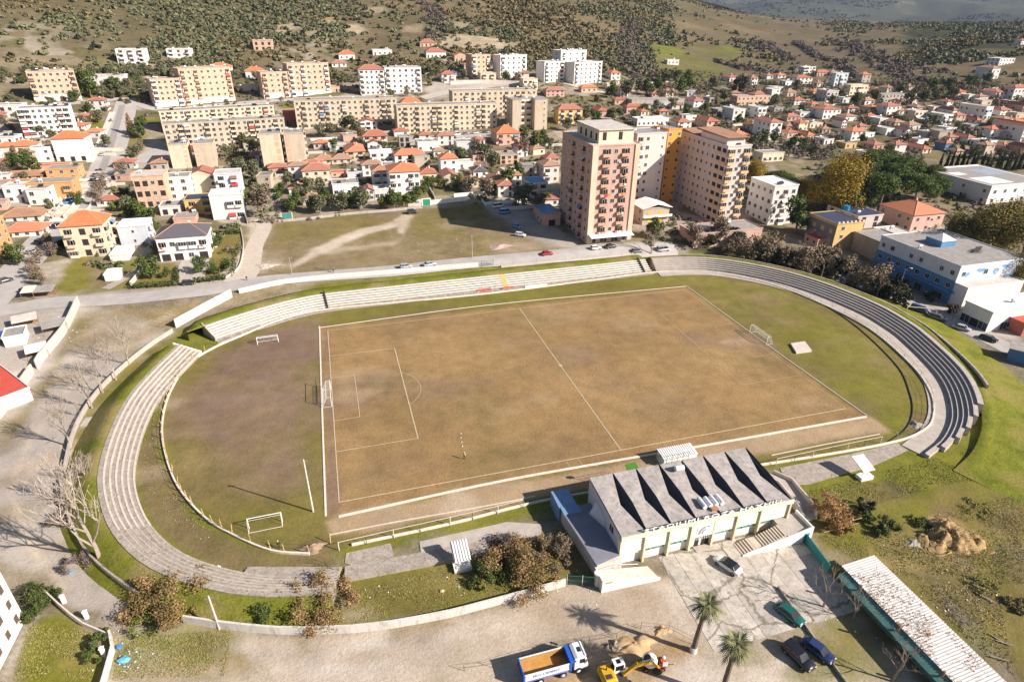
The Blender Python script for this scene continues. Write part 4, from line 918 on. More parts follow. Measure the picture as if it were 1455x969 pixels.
# ------------------------------------------------------------------ outbuildings round the main stand
def annex():
    r = empty('annex', 'low flat roofed annex in the shade along the left side of the stand', 'annex', (-16, -55.5, 0)); ox, oy = -16, -55.5
    def B(name, m, fn):
        q = MB(); fn(q); q.v = [(a-ox, b-oy, c) for a, b, c in q.v]; return q.build(name, m, r)
    B('wall', conc_pale, lambda q: q.prism([(-17.6, -63.4), (-13.35, -63.4), (-13.35, -50.6), (-18.7, -50.6)], -.2, 2.9))
    B('roof', mat('annex_roof', (.20, .20, .24), .8, .1, .5), lambda q: q.prism([(-17.75, -63.5), (-13.36, -62.6), (-13.36, -50.55), (-18.9, -50.55)], 2.9, 3.02))
    bl = mat('blue_tarp', (.16, .26, .40), .6, .15, .8)
    B('blue_shed', bl, lambda q: q.box(-19.1, -15.9, -50.5, -46.2, -.2, 3.25)); B('shed_ledge', bl, lambda q: q.box(-18.9, -15.7, -52.2, -50.52, 3.03, 3.3))
    B('buttress', lambda_m, lambda q: q.prism([(-14.6, -53.0), (-13.36, -56.5), (-13.36, -52.7)], 3.03, [3.3, 4.6, 5.4]))
    for i in range(4): B('window', hole, lambda q, i=i: q.prism([(-17.72-.085*(i*2), -61.8+i*2.6), (-17.6-.085*(i*2), -61.8+i*2.6), (-17.65-.085*(i*2), -60.6+i*2.6), (-17.8-.085*(i*2), -60.6+i*2.6)], 1.5, 2.3))
lambda_m = MATS['gable_white']
annex()
p = empty('porch', 'white walled ramp and landing in front of the annex', 'ramp', (-12.8, -64.5, 0)); q = MB()
q.prism([(-4.8, -1.3), (4.6, -1.7), (4.0, .9), (-4.8, .9)], -.1, [1.9, .25, .2, 1.95]); q.build('landing', conc_pale, p)
q = MB(); q.prism([(-4.9, -1.7), (4.7, -2.0), (4.7, -1.75), (-4.9, -1.35)], -.1, [2.4, .5, .5, 2.4]); q.build('front_wall', white, p)
q = MB(); q.box(-5.15, -4.85, -1.7, 1.2, -.1, 2.45); q.build('side_wall', whitewash, p)
q = MB(); q.box(-4.5, -3.4, -1.78, -1.6, 1.75, 2.1); q.build('name_plate', mat('plate_olive', (.35, .36, .2), .7, .2, 3), p)
q = MB(); q.tube([(-1.4, .6, 1.4), (-1.4, .6, 2.5)], .04); q.tube([(-4.6, .5, 2.6), (-1.4, .6, 2.5), (2, .6, 1.6)], .04); q.build('handrail', metal_grey, p)
g = empty('gate', 'green wire gate between the boundary wall and the annex', 'gate', (-22.5, -63.3, 0), -.35); q = MB(); q.box(0, .1, -.05, .05, 0, 2.2); q.box(2.35, 2.45, -.05, .05, 0, 2.2); q.box(4.7, 4.8, -.05, .05, 0, 2.2); q.build('gate_post', curb_white, g)
for k in range(2):
    q = MB(); x0 = .15+2.35*k
    for z in (.1, 1.0, 1.95): q.box(x0, x0+2.1, -.03, .03, z, z+.07)
    for i in range(12): q.box(x0+i*.18, x0+i*.18+.025, -.02, .02, .1, 2.0)
    q.build('gate_leaf', green_paint, g)
p = empty('gate_pier', 'round white gate pier at the corner of the annex', 'pier', (-18.0, -64.6, 0)); q = MB(); q.cyl((0, 0, -.2), (0, 0, 2.5), .45, n=14); q.build('shaft', whitewash, p); q = MB(); q.cyl((0, 0, 2.5), (0, 0, 2.65), .55, n=14); q.build('cap', white, p)
# right hand staircase
st = empty('staircase', 'concrete outside staircase with a white side wall at the right of the stand', 'staircase', (13.5, -64.3, 0)); q = MB()
q.box(1.9, 6.6, -1.6, 2.6, -.1, 2.35); q.build('landing', concrete, st)
stm = mat('step_tan', (.50, .42, .34), .9, .1, 1)
for k in range(5): q = MB(); q.box(-6.2+.48*k, -5.72+.48*k+.05, -1.45, 1.0, -.05, .14+.17*k); q.build('step', stm, st)
q = MB(); q.box(-3.8, -2.3, -1.45, 1.0, -.05, .85); q.build('half_landing', stm, st)
for k in range(9): q = MB(); q.box(-2.3+.47*k, -1.83+.47*k+.03, -1.45, 1.0, -.05, 1.0+.165*k); q.build('step', stm, st)
q = MB(); q.prism([(-6.3, -1.75), (6.8, -1.75), (6.8, -1.5), (-6.3, -1.5)], -.1, [.25, 3.1, 3.1, .25]); q.build('side_wall', white, st)
q = MB(); q.box(5.2, 6.2, -1.82, -1.73, 0, 2.0); q.build('door', teal, st)
q = MB(); q.box(6.55, 6.8, -1.5, 2.6, 0, 3.0); q.build('end_wall', white, st)
rw = empty('ramp_wall', 'grey curved ramp with pale side walls right of the stand', 'ramp', (22, -56, 0)); q = MB()
P = [(1.2, 5.5), (3.0, 2.5), (2.3, -3.6), (1.4, -6.2)]; q.prism([(p_[0]+1.1, p_[1]) for p_ in P]+[(p_[0]-1.6, p_[1]) for p_ in reversed(P)], -.1, [1.0, 1.0, .8, .5, .5, .8, 1.0, 1.0]); q.build('ramp_slab', concrete, rw)
for dx in (1.15, -1.75):
    q = MB(); q.loft([[(p_[0]+dx, p_[1], -.1), (p_[0]+dx+.25, p_[1], -.1), (p_[0]+dx+.25, p_[1], 1.7), (p_[0]+dx, p_[1], 1.7)] for p_ in P]); q.build('side_wall', conc_pale, rw)
# forecourt paving: slabs with joints
fcm = [mat('forecourt_%s' % n_, c_, .95, .22, .5, (.22, .19, .15), .75, bump=.2, crack=.1) for n_, c_ in (('warm', (.46, .41, .35)), ('grey', (.42, .38, .335)), ('pale', (.50, .45, .39)))]
fc = empty('forecourt', 'pale concrete forecourt of large slabs in front of the stand', 'paving', (4, -68, 0))
for i in range(9):
    for j in range(3):
        x0 = -6.2+2.8*i; q = MB(); sk = .12
        y0, y1 = (-68.6, -62.3) if j == 0 else ((-74.0, -68.66) if j == 1 else (-79.6, -74.06))
        q.prism([(x0-4-sk*(y0+63)*-.3, y0+68), (x0-4+2.74-sk*(y0+63)*-.3, y0+68), (x0-4+2.74-sk*(y1+63)*-.3, y1+68), (x0-4-sk*(y1+63)*-.3, y1+68)], -.2, .035+random.uniform(0, .02)); q.build('slab', random.choice(fcm), fc)
px_wall('thin dark kerb wall beside the parked cars', [(1105, 835), (1140, 885), (1190, 955), (1215, 990)], .5, .2, conc_old)
# green sheet fence and long shed
gf, pth = px_wall('green sheet metal fence dividing the forecourt from the rough field', [(1140, 766), (1158, 790), (1176, 815)], 1.9, .1, teal, name='sheet_fence')
sh = empty('long_shed', 'long shed with a white ribbed roof strewn with brown leaves', 'shed', (21.3, -85, 0)); ox, oy = 21.3, -85
def B(name, m, pts, z0, z1, par=sh): q = MB(); q.prism([(a-ox, b-oy) for a, b in pts], z0, z1); return q.build(name, m, par)
tl = mat('shed_teal', (.06, .16, .15), .7, .25, .9, (.33, .22, .08), .7)
B('wall', tl, [(18.6, -74.8), (24.6, -74.2), (24.9, -104), (18.6, -104)], -.2, [3.2, 2.9, 2.9, 3.2])
B('awning', mat('awning_teal', (.07, .19, .175), .7, .3, .7, (.36, .23, .08), .8), [(17.0, -75.2), (18.58, -75.0), (18.58, -104), (17.0, -104)], [2.5, 3.1, 3.1, 2.5], [2.6, 3.2, 3.2, 2.6])
n = 74
rib = []
for i in range(n):
    q = MB(); y0 = -74.2-i*.4; m_ = 0
    q.prism([(18.4-ox, y0-.4-oy), (25.2-ox, y0-.4+.5-oy), (25.2-ox, y0+.5-oy), (18.4-ox, y0-oy)], [3.25, 2.98, 2.98, 3.25], [3.33, 3.06, 3.06, 3.33]); q.prism([(18.4-ox, y0-.12-oy), (25.2-ox, y0+.38-oy), (25.2-ox, y0+.5-oy), (18.4-ox, y0-oy)], [3.33, 3.06, 3.06, 3.33], [3.40, 3.13, 3.13, 3.40])
    rib.append(q.build('roof_sheet', MATS.get('shed_roof') or mat('shed_roof', (.58, .56, .54), .6, .06, .6, (.42, .33, .25), .35), sh))
for k in range(3):
    q = MB(); q.cyl((0, 0, 0), (0, 0, 1.0), .18, n=8); q.build('flue', wood_brown, sh, loc=(17.9-ox, -78.5-7*k-oy, 3.1))
q = MB()
for i in range(1700):
    u = random.random()**1.5; x = 18.5+6.2*u*1.0; y = -76-random.random()*27; z = 3.42-(x-18.4)*.04
    if fbm(np.array([x]), np.array([y]), 4, 8, 2)[0] < .44: continue
    t = random.uniform(0, 6.28); s = random.uniform(.05, .12); c, d_ = cos(t)*s, sin(t)*s
    q.quad((x-c-ox, y-d_-oy, z), (x+d_-ox, y-c-oy, z+.03), (x+c-ox, y+d_-oy, z+.05), (x-d_-ox, y+c-oy, z+.02))
lo = q.build('dead_leaves', leaf_mat('dead_leaf', (.30, .14, .06), (.16, .09, .05)), sh); lo['kind'] = 'stuff'
# white block of flats cut by the left edge
wb = empty('white_block', 'plain white block of flats cut off by the lower left corner', 'apartment block', (-99.9, -47.6, 0)); q = MB()
q.prism([(0, 0), (-9, 13), (-22, 6), (-3, -26), (-.4, -12)], -.2, 9.5); q.build('wall', white, wb)
A, Bv = Vector((0, 0)), Vector((-9, 13)); 
wf = mat('shutter_brown', (.12, .085, .065), .7, .2, 3)
E1 = [(Vector((0, 0)), Vector((-.4, -12))), (Vector((-.4, -12)), Vector((-3, -26)))]
for a, b in E1:
    d = (b-a).normalized(); nn = Vector((-d.y, d.x)); L = (b-a).length
    for k in range(int(L/2.6)):
        for s in range(3):
            c = a+d*(1.5+2.6*k+.0*s); q = MB()
            for t in (-.42, .02): q.prism([tuple(c+d*t-nn*.02), tuple(c+d*(t+.4)-nn*.02), tuple(c+d*(t+.4)+nn*.05), tuple(c+d*t+nn*.05)], 1.3+2.9*s, 2.6+2.9*s)
            q.build('window', wf, wb)
px_wall('low green topped garden wall of the lawn at the lower left', [(62, 840), (85, 862), (120, 890), (155, 905)], .9, .2, conc_pale)
px_wall('white garden wall running down beside the littered grass', [(158, 903), (162, 925), (150, 969), (140, 1000)], 1.3, .25, whitewash)
for lab, px in (('upper white gate pier of the left lane', (92, 856)), ('lower white gate pier of the left lane', (124, 878)), ('white pier on the garden wall by the littered grass', (148, 930))):
    p = empty('gate_pier', lab, 'pier', GZ(*px)); q = MB(); q.box(-.22, .22, -.22, .22, -.1, 1.4); q.build('shaft', white, p); q = MB(); q.box(-.28, .28, -.28, .28, 1.4, 1.5); q.build('cap', white, p)
# ------------------------------------------------------------------ vehicles
def car_meshes(kind):
    """local: length along X, front at +X"""
    L, Wd, H = {'sedan': (4.5, 1.78, 1.45), 'hatch': (3.9, 1.7, 1.5), 'suv': (4.6, 1.85, 1.72), 'van': (4.9, 1.9, 2.0)}[kind]
    prof = {'sedan': [(-.5, .42, .72), (-.48, .30, .86), (-.40, .2, .92), (-.2, .18, .95), (.12, .18, .95), (.30, .18, .90), (.45, .22, .80), (.495, .34, .66)],
            'hatch': [(-.5, .42, .80), (-.48, .30, .95), (-.42, .2, .97), (-.2, .18, .97), (.12, .18, .97), (.30, .18, .92), (.45, .22, .80), (.495, .34, .66)],
            'suv': [(-.5, .45, .90), (-.485, .32, 1.05), (-.42, .26, 1.08), (-.2, .24, 1.08), (.12, .24, 1.08), (.28, .24, 1.04), (.46, .28, .95), (.497, .4, .78)],
            'van': [(-.5, .42, .95), (-.49, .3, 1.1), (-.42, .24, 1.12), (-.2, .22, 1.12), (.15, .22, 1.12), (.36, .22, 1.05), (.47, .26, .9), (.497, .36, .72)]}[kind]
    q = MB(); secs = []
    for u, zb, zt in prof:
        w = Wd/2*(1-(.10 if abs(u) > .44 else .0)-(.06 if abs(u) > .485 else 0)); x = u*L
        secs.append([(x, -w*.92, zb), (x, w*.92, zb), (x, w, zb+(zt-zb)*.35), (x, w*.98, zt-.08), (x, w*.86, zt), (x, -w*.86, zt), (x, -w*.98, zt-.08), (x, -w, zb+(zt-zb)*.35)])
    q.loft(secs); body = q.mesh('body', white, True)
    for p in body.polygons: p.use_smooth = abs(p.normal.x) < .9
    zt = prof[3][2]-.03; h = H-zt
    c0, c1, r0, r1 = {'sedan': (-.36, .26, -.24, .10), 'hatch': (-.48, .27, -.42, .10), 'suv': (-.48, .24, -.43, .08), 'van': (-.49, .38, -.47, .22)}[kind]
    q = MB()
    lo = [(c0*L, -Wd*.44), (c1*L, -Wd*.44), (c1*L, Wd*.44), (c0*L, Wd*.44)]; hi = [(r0*L, -Wd*.36), (r1*L, -Wd*.36), (r1*L, Wd*.36), (r0*L, Wd*.36)]
    k = len(q.v); q.v += [(a, b, zt) for a, b in lo]+[(a, b, zt+h*.93) for a, b in hi]
    for i in range(4): j = (i+1) % 4; q.f.append((i, j, 4+j, 4+i)); q.m.append(0)
    q.f.append((4, 5, 6, 7)); q.m.append(0); glass = q.mesh('glass', glass_car)
    q = MB(); z1 = zt+h*.93; hi2 = [(r0*L-.06, -Wd*.37), (r1*L+.06, -Wd*.37), (r1*L+.06, Wd*.37), (r0*L-.06, Wd*.37)]
    q.prism(hi2, z1-.02, z1+.06)
    for (a, b), (c, d) in zip(lo, hi): q.cyl((a, b, zt), (c, d, z1), .05, n=5)
    for s in (-1, 1):
        xm = (r0+r1)/2*L; q.cyl((xm, s*Wd*.445, zt), (xm, s*Wd*.365, z1), .045, n=5)
    roof = q.mesh('roof', white)
    q = MB(); q.cyl((0, -.11, 0), (0, .11, 0), .32, n=14); tyre = q.mesh('tyre', black)
    q = MB(); q.cyl((0, -.12, 0), (0, .12, 0), .19, n=10); rim = q.mesh('rim', metal_grey)
    q = MB(); q.box(-.06, .06, -.2, .2, -.08, .08); lamp = q.mesh('headlight', mat('lamp_glass', (.75, .75, .72), .15, .05, 3)); q = MB(); q.box(-.05, .05, -.16, .16, -.07, .07); tail = q.mesh('tail_light', mat('tail_red', (.35, .02, .02), .3, .1, 3))
    return dict(body=body, glass=glass, roof=roof, tyre=tyre, rim=rim, lamp=lamp, tail=tail, L=L, W=Wd)
CARS = {k: car_meshes(k) for k in ('sedan', 'hatch', 'suv', 'van')}
PAINT = {}
def paint(n, c):
    if n not in PAINT: PAINT[n] = paint_mat('car_'+n, c)
    return PAINT[n]
PC = {'white': (.75, .74, .72), 'black': (.012, .012, .015), 'silver': (.42, .43, .45), 'blue': (.022, .042, .13), 'green': (.012, .10, .085), 'red': (.33, .02, .04), 'grey': (.14, .145, .155), 'light blue': (.10, .28, .55), 'dark': (.03, .032, .04)}
def car(color, kind, loc, rz, label, group=None, detail=True, roof=None):
    m = CARS[kind]; r = empty('parked_car', label, 'car', loc, rz, group); pm = paint(color, PC[color])
    put(m['body'], 'body', r, mt=pm); put(m['glass'], 'glass', r); put(m['roof'], 'roof', r, mt=pm if not roof else paint(roof, PC[roof]))
    for sx in (-.30, .31):
        for sy in (-1, 1):
            t = put(m['tyre'], 'tyre', r, (sx*m['L'], sy*(m['W']/2-.1), .32)); 
            if detail: put(m['rim'], 'rim', t)
    if detail:
        zz = .62 if kind != 'suv' else .75
        for sy in (-.55, .55): put(m['lamp'], 'headlight', r, (m['L']*.482, sy, zz), rz=-sy*.3); put(m['tail'], 'tail_light', r, (-m['L']*.487, sy*1.1, zz+.12))
    return r
car('white', 'sedan', (3.5, -67.2, .05), 2.0, 'white saloon car parked alone before the stand entrance', roof='black')
car('green', 'sedan', (7.0, -77.6, 0), -1.25, 'dark green saloon parked nose in by the kerb', 'cars parked on the forecourt')
car('black', 'suv', (3.6, -83.7, 0), -1.35, 'glossy black estate car parked beside a blue car', 'cars parked on the forecourt')
car('blue', 'sedan', (6.9, -83.6, 0), -1.2, 'dark blue car parked half hidden by the black estate', 'cars parked on the forecourt')
def between(a, b): A = G(*a); B_ = G(*b); return (A+B_)/2, atan2(B_.y-A.y, B_.x-A.x)
def pcar(color, kind, a, b, label, group='cars along the town streets'):
    c, rz = between(a, b); c.z = hgt(c.x, c.y)+.06; return car(color, kind, c, rz, label, group)
for args in [('silver', 'hatch', (570, 382), (584, 380), 'silver hatchback on the road above the white terrace, behind another silver car'), ('silver', 'sedan', (602, 380), (619, 376), 'silver saloon leading on the road above the white terrace'),
             ('red', 'sedan', (767, 364), (787, 361), 'dark red car driving past the foot of the pink tower'), ('white', 'hatch', (838, 356), (855, 353), 'white car parked in front of the tower shops'), ('dark', 'sedan', (858, 354), (876, 351), 'dark saloon parked right of the white car at the tower'),
             ('silver', 'van', (934, 358), (950, 356), 'white van parked by the bare tree right of the tower'), ('grey', 'hatch', (897, 360), (912, 358), 'grey hatchback in the shade of the bare tree'),
             ('white', 'van', (702, 296), (714, 294), 'white van in the tower shadow at the edge of the vacant lot'), ('light blue', 'van', (708, 305), (728, 302), 'light van standing lengthwise in the tower shadow'), ('light blue', 'hatch', (728, 322), (740, 326), 'small pale car in the tower shadow near the tower'), ('white', 'hatch', (732, 335), (747, 337), 'white hatchback at the edge of the tower shadow'),
             ('dark', 'suv', (582, 304), (591, 303), 'dark car parked at the head of the dirt track'), ('dark', 'hatch', (2, 403), (16, 399), 'dark hatchback at the left edge of the main street'), ('silver', 'hatch', (42, 362), (52, 358), 'silver hatchback at the left kerb of the main street'),
             ('dark', 'suv', (53, 349), (64, 342), 'dark car parked in front of another dark car left of the orange roofed villa'), ('silver', 'hatch', (62, 343), (71, 337), 'silver car at the head of the pair left of the orange roofed villa'),
             ('dark', 'suv', (77, 327), (87, 320), 'dark car beside the white forecourt wall of the main street'), ('black', 'sedan', (127, 267), (137, 262), 'nearest black car of the row by the red awning'), ('dark', 'hatch', (130, 260), (139, 255), 'second dark car of the row by the red awning'), ('grey', 'sedan', (132, 253), (142, 248), 'third dark car of the row by the red awning'),
             ('dark', 'hatch', (137, 247), (145, 242), 'farthest dark car of the row by the red awning'), ('black', 'hatch', (138, 262), (146, 258), 'black car double parked beside the row by the red awning'), ('white', 'hatch', (165, 238), (174, 234), 'white car driving up the main street'), ('dark', 'hatch', (160, 257), (168, 252), 'dark hatchback at the right kerb below the brown tree'),
             ('silver', 'hatch', (142, 224), (151, 219), 'silver car by the white house with the balcony on the main street'), ('light blue', 'van', (93, 291), (108, 286), 'bright blue pickup on the white forecourt'),
             ('blue', 'van', (1295, 440), (1316, 447), 'blue van parked behind the gate frame below the blue building'), ('grey', 'suv', (1320, 451), (1344, 458), 'dark grey estate car on the right side street'), ('silver', 'sedan', (1353, 465), (1378, 472), 'silver saloon in the middle of the right side street'), ('black', 'sedan', (1392, 479), (1416, 488), 'black saloon nearest the corner of the right side street'),
             ('black', 'hatch', (32, 416), (44, 418), 'black hatchback beside the roadside market stalls'), ('dark', 'hatch', (263, 405), (274, 404), 'dark car in front of the driveway gate of the white villa'),
             ('red', 'hatch', (618, 196), (626, 195), 'dark red car left of the row below the cream block'), ('dark', 'hatch', (632, 195), (640, 194), 'dark car second from left below the cream block'), ('white', 'van', (645, 194), (653, 192), 'white van in the row below the cream block'), ('grey', 'hatch', (658, 192), (667, 191), 'grey car right of the white van below the cream block'), ('silver', 'hatch', (671, 191), (680, 190), 'silver car second from right below the cream block'), ('dark', 'hatch', (686, 190), (695, 189), 'dark car at the right end of the row below the cream block')]: pcar(*args)
# dump truck
def dump_truck():
    r = empty('dump_truck', 'white dump truck with an empty ochre load bed and blue stripes', 'truck', (-29.3, -76.0, 0), .0)
    ch = MB(); ch.box(-4.3, 4.2, -.45, .45, .55, .95); ch.box(-4.4, -4.2, -1.1, 1.1, .5, .8); ch.build('chassis', dark_metal, r)
    bluep = mat('truck_blue', (.025, .10, .42), .5, .15, 1.5); wp = mat('truck_white', (.72, .72, .74), .5, .08, 1.5, (.5, .42, .3), .3); och = mat('bed_ochre', (.44, .24, .07), .8, .2, 1.2, (.35, .2, .08), .5)
    q = MB(); q.box(-4.4, 1.9, -1.25, 1.25, 1.05, 1.25); q.build('bed_floor', och, r)
    q = MB(); q.box(-4.4, 1.9, -1.3, -1.22, 1.05, 2.55); q.box(-4.4, 1.9, -1.36, -1.3, 1.4, 1.5); q.build('bed_side', wp, r)
    q = MB(); q.box(-4.4, 1.9, 1.22, 1.3, 1.05, 2.55); q.build('bed_side', wp, r)
    q = MB(); q.box(-4.38, 1.88, -1.2, -1.17, 1.25, 2.4); q.box(-4.38, 1.88, 1.17, 1.2, 1.25, 2.4); q.build('bed_lining', och, r)
    q = MB(); q.box(-4.5, -4.4, -1.3, 1.3, 1.05, 2.45); q.box(-4.56, -4.3, -1.38, -1.2, 1.05, 2.5); q.box(-4.56, -4.3, 1.2, 1.38, 1.05, 2.5); q.build('tailgate', bluep, r)
    q = MB(); q.box(-4.36, 1.86, -1.34, -1.305, 1.06, 1.4); q.build('blue_stripe', mat('truck_violet', (.16, .17, .45), .6, .1, 2), r)
    q = MB(); q.box(1.9, 2.05, -1.32, 1.32, 1.05, 2.75); q.prism([(2.05, -1.32), (2.75, -1.32), (2.75, 1.32), (2.05, 1.32)], 2.5, 2.72); q.box(1.86, 2.12, -1.42, -1.28, 1.05, 2.6); q.build('headboard', bluep, r)
    q = MB(); secs = []
    for x, z0, z1, w in ((2.6, .75, 2.85, 1.2), (3.0, .75, 3.05, 1.22), (4.0, .7, 3.0, 1.22), (4.35, .6, 2.3, 1.2), (4.5, .55, 1.5, 1.15)): secs.append([(x, -w, z0), (x, w, z0), (x, w, z1-.1), (x, w-.12, z1), (x, -w+.12, z1), (x, -w, z1-.1)])
    q.loft(secs); q.build('cab', wp, r)
    q = MB(); q.prism([(4.06, -1.05), (4.42, -1.05), (4.42, 1.05), (4.06, 1.05)], [2.85, 2.02, 2.02, 2.85], [2.95, 2.1, 2.1, 2.95]); q.build('windscreen', glass_car, r)
    for s in (-1, 1): q = MB(); q.box(3.25, 4.0, s*1.22-.015, s*1.22+.015, 1.9, 2.7); q.build('side_window', glass_car, r)
    q = MB(); q.box(3.3, 3.8, -.35, .35, 3.04, 3.09); q.build('roof_hatch', glass_car, r)
    q = MB(); q.box(4.0, 4.2, -1.1, 1.1, 2.98, 3.12); q.build('sun_visor', wp, r)
    q = MB(); q.box(4.45, 4.62, -1.2, 1.2, .45, .85); q.build('bumper', metal_grey, r)
    q = MB(); q.box(4.41, 4.5, -.8, .8, 1.25, 1.6); q.build('grille', mat('grille_red', (.25, .06, .06), .5, .2, 3), r)
    for s in (-1, 1): q = MB(); q.box(4.35, 4.62, s*1.5-.1, s*1.5+.1, 2.0, 2.6); q.cyl((4.3, s*1.2, 2.5), (4.45, s*1.5, 2.5), .03, n=5); q.build('mirror', dark_metal, r)
    for s in (-.8, .8): put(CARS['sedan']['lamp'], 'headlight', r, (4.6, s, .95))
    for x in (-3.5, -2.2, 1.0, 3.2):
        for s in (-1, 1):
            q = MB(); q.cyl((x, s*1.2-.17, .5), (x, s*1.2+.17, .5), .5, n=18); t = q.build('tyre', black, r)
            q = MB(); q.cyl((x, s*1.2-.19, .5), (x, s*1.2+.19, .5), .27, n=12); q.cyl((x, s*1.2-.23, .5), (x, s*1.2+.23, .5), .12, n=8); q.build('rim', mat('rim_grey', (.6, .6, .6), .4, .1, 3), t)
    cu = bpy.data.curves.new('lettering', 'FONT'); cu.body = 'EKO CEMENT'; cu.size = .62; cu.extrude = .01; to = bpy.data.objects.new('lettering', cu); COL.objects.link(to); bpy.context.view_layer.update()
    me = bpy.data.meshes.new_from_object(to.evaluated_get(bpy.context.evaluated_depsgraph_get())); bpy.data.objects.remove(to); me.materials.clear(); me.materials.append(mat('letter_blue', (.05, .07, .22), .6, .1, 3))
    for v in me.vertices: v.co = Vector((v.co.x*1.0, -v.co.z, v.co.y))
    put(me, 'lettering', r, (-3.3, -1.325, 1.75)); return r
dump_truck()
def excavator():
    r = empty('excavator', 'yellow and white excavator beside the sand heap at the lower edge', 'excavator', (-21.8, -79.6, 0), 0.)
    ylw = mat('digger_yellow', (.62, .33, .015), .5, .12, 1.5, (.3, .2, .1), .3); q = MB()
    for s in (-1, 1):
        k = MB(); pts = [(-1.7, .1), (-1.9, .4), (-1.6, .75), (1.6, .75), (1.9, .4), (1.7, .1)]
        kk = len(k.v); k.v += [(x, s*1.1-.25, z) for x, z in pts]+[(x, s*1.1+.25, z) for x, z in pts]; n = 6
        for i in range(n): j = (i+1) % n; k.f.append((i, j, n+j, n+i)); k.m.append(0)
        k.f.append(tuple(reversed(range(n)))); k.f.append(tuple(range(n, 2*n))); k.m += [0, 0]; k.build('track', black, r)
    q = MB(); q.box(-2.0, 1.2, -1.25, 1.25, .85, 1.25); q.build('turntable', dark_metal, r)
    q = MB(); secs = []
    for x, z1 in ((-2.2, 1.9), (-1.9, 2.15), (-.6, 2.2), (-.3, 1.9)): secs.append([(x, -1.25, 1.25), (x, 1.25, 1.25), (x, 1.25, z1-.15), (x, 1.05, z1), (x, -1.05, z1), (x, -1.25, z1-.15)])
    q.loft(secs); q.build('engine_cover', ylw, r); q = MB(); q.cyl((-1.3, .4, 2.1), (-1.3, .4, 2.6), .09, n=8); q.build('exhaust', black, r)
    q = MB(); q.box(-1.7, -.9, -.9, -.3, 2.2, 2.24); q.build('vent', dark_metal, r)
    q = MB(); q.box(-.25, 1.2, .1, 1.2, 2.72, 2.85)
    for x, y in ((-.2, .15), (1.15, .15), (-.2, 1.15), (1.15, 1.15)): q.box(x-.07, x+.07, y-.07, y+.07, 1.25, 2.72)
    q.box(-.25, 1.2, .1, 1.2, 1.2, 1.6); q.build('cab', white, r); q = MB(); q.box(-.17, 1.12, .18, 1.12, 1.6, 2.7); q.build('cab_glass', glass_car, r)
    q = MB(); q.box(.2, .75, .35, .95, 2.852, 2.88); q.build('roof_window', glass_car, r)
    def arm(name, pts, w, m):
        q = MB(); k = []
        for x, z, h in pts: k.append([(x, -.45-w, z-h), (x, -.45+w, z-h), (x, -.45+w, z+h), (x, -.45-w, z+h)])
        q.loft(k); q.build(name, m, r)
    arm('boom', [(.8, 1.5, .2), (2.6, 2.9, .32), (4.6, 2.6, .22)], .18, ylw); arm('dipper', [(4.4, 2.9, .2), (5.4, 1.7, .22), (6.2, .8, .14)], .14, ylw)
    q = MB(); q.cyl((1.0, -.45, 1.3), (2.7, -.45, 2.4), .09, n=8); q.cyl((3.0, -.45, 3.25), (4.5, -.45, 3.15), .08, n=8); q.build('ram', metal_grey, r)
    q = MB(); pr = [(6.1, .9), (6.5, .5), (6.3, .1), (5.6, .05), (5.4, .35)]
    q.v += [(x, -.95, z) for x, z in pr]+[(x, .05, z) for x, z in pr]
    for i in range(5): j = (i+1) % 5; q.f.append((i, j, 5+j, 5+i)); q.m.append(0)
    q.f.append((4, 3, 2, 1, 0)); q.f.append((5, 6, 7, 8, 9)); q.m += [0, 0]; q.build('bucket', dark_metal, r)
excavator()
def mixer():
    r = empty('concrete_mixer', 'white drum concrete mixer with an orange motor beside the excavator', 'mixer', (-16.2, -79.2, 0), -.25)
    wp = mat('mixer_white', (.68, .66, .63), .6, .1, 1.5, (.45, .35, .27), .5); orn = mat('mixer_orange', (.55, .10, .02), .5, .12, 2)
    q = MB(); ax = Vector((-.45, -.15, .62)).normalized(); a = ax.orthogonal().normalized(); b = ax.cross(a); c0 = Vector((-.4, 0, 1.35)); secs = []
    for t, rr in ((-.95, .45), (-.7, .8), (-.1, 1.0), (.35, 1.0), (.95, .62), (.9, .54), (.3, .9), (-.1, .9), (-.6, .7)): secs.append([tuple(c0+ax*t+a*(rr*cos(u))+b*(rr*sin(u))) for u in np.linspace(0, 2*pi, 17)[:-1]])
    q.loft(secs); q.build('drum', wp, r, smooth=False)
    q = MB(); q.box(-1.4, 1.8, -.5, -.4, .45, .58); q.box(-1.4, 1.8, .4, .5, .45, .58); q.box(-.9, -.8, -.5, .5, .45, 1.0); q.box(.7, .8, -.5, .5, .45, 1.5); q.build('frame', dark_metal, r)
    q = MB(); q.box(.9, 1.8, -.5, .5, .6, 1.35); q.box(1.0, 1.6, -.35, .35, 1.35, 1.6); q.build('motor_housing', orn, r)
    q = MB(); q.ball((1.45, .1, 1.75), .25); q.box(1.2, 1.9, -.6, -.45, .9, 1.6); q.build('engine', wp, r)
    for x, y in ((-1.0, -.7), (-1.0, .7), (1.3, -.7), (1.3, .7)):
        q = MB(); q.cyl((x, y-.09, .35), (x, y+.09, .35), .35, n=14); t = q.build('tyre', black, r); q = MB(); q.cyl((x, y-.1, .35), (x, y+.1, .35), .18, n=10); q.build('rim', orn, t)
    q = MB(); q.cyl((1.8, 0, .5), (3.0, 0, .35), .05, n=6); q.build('drawbar', dark_metal, r)
mixer()
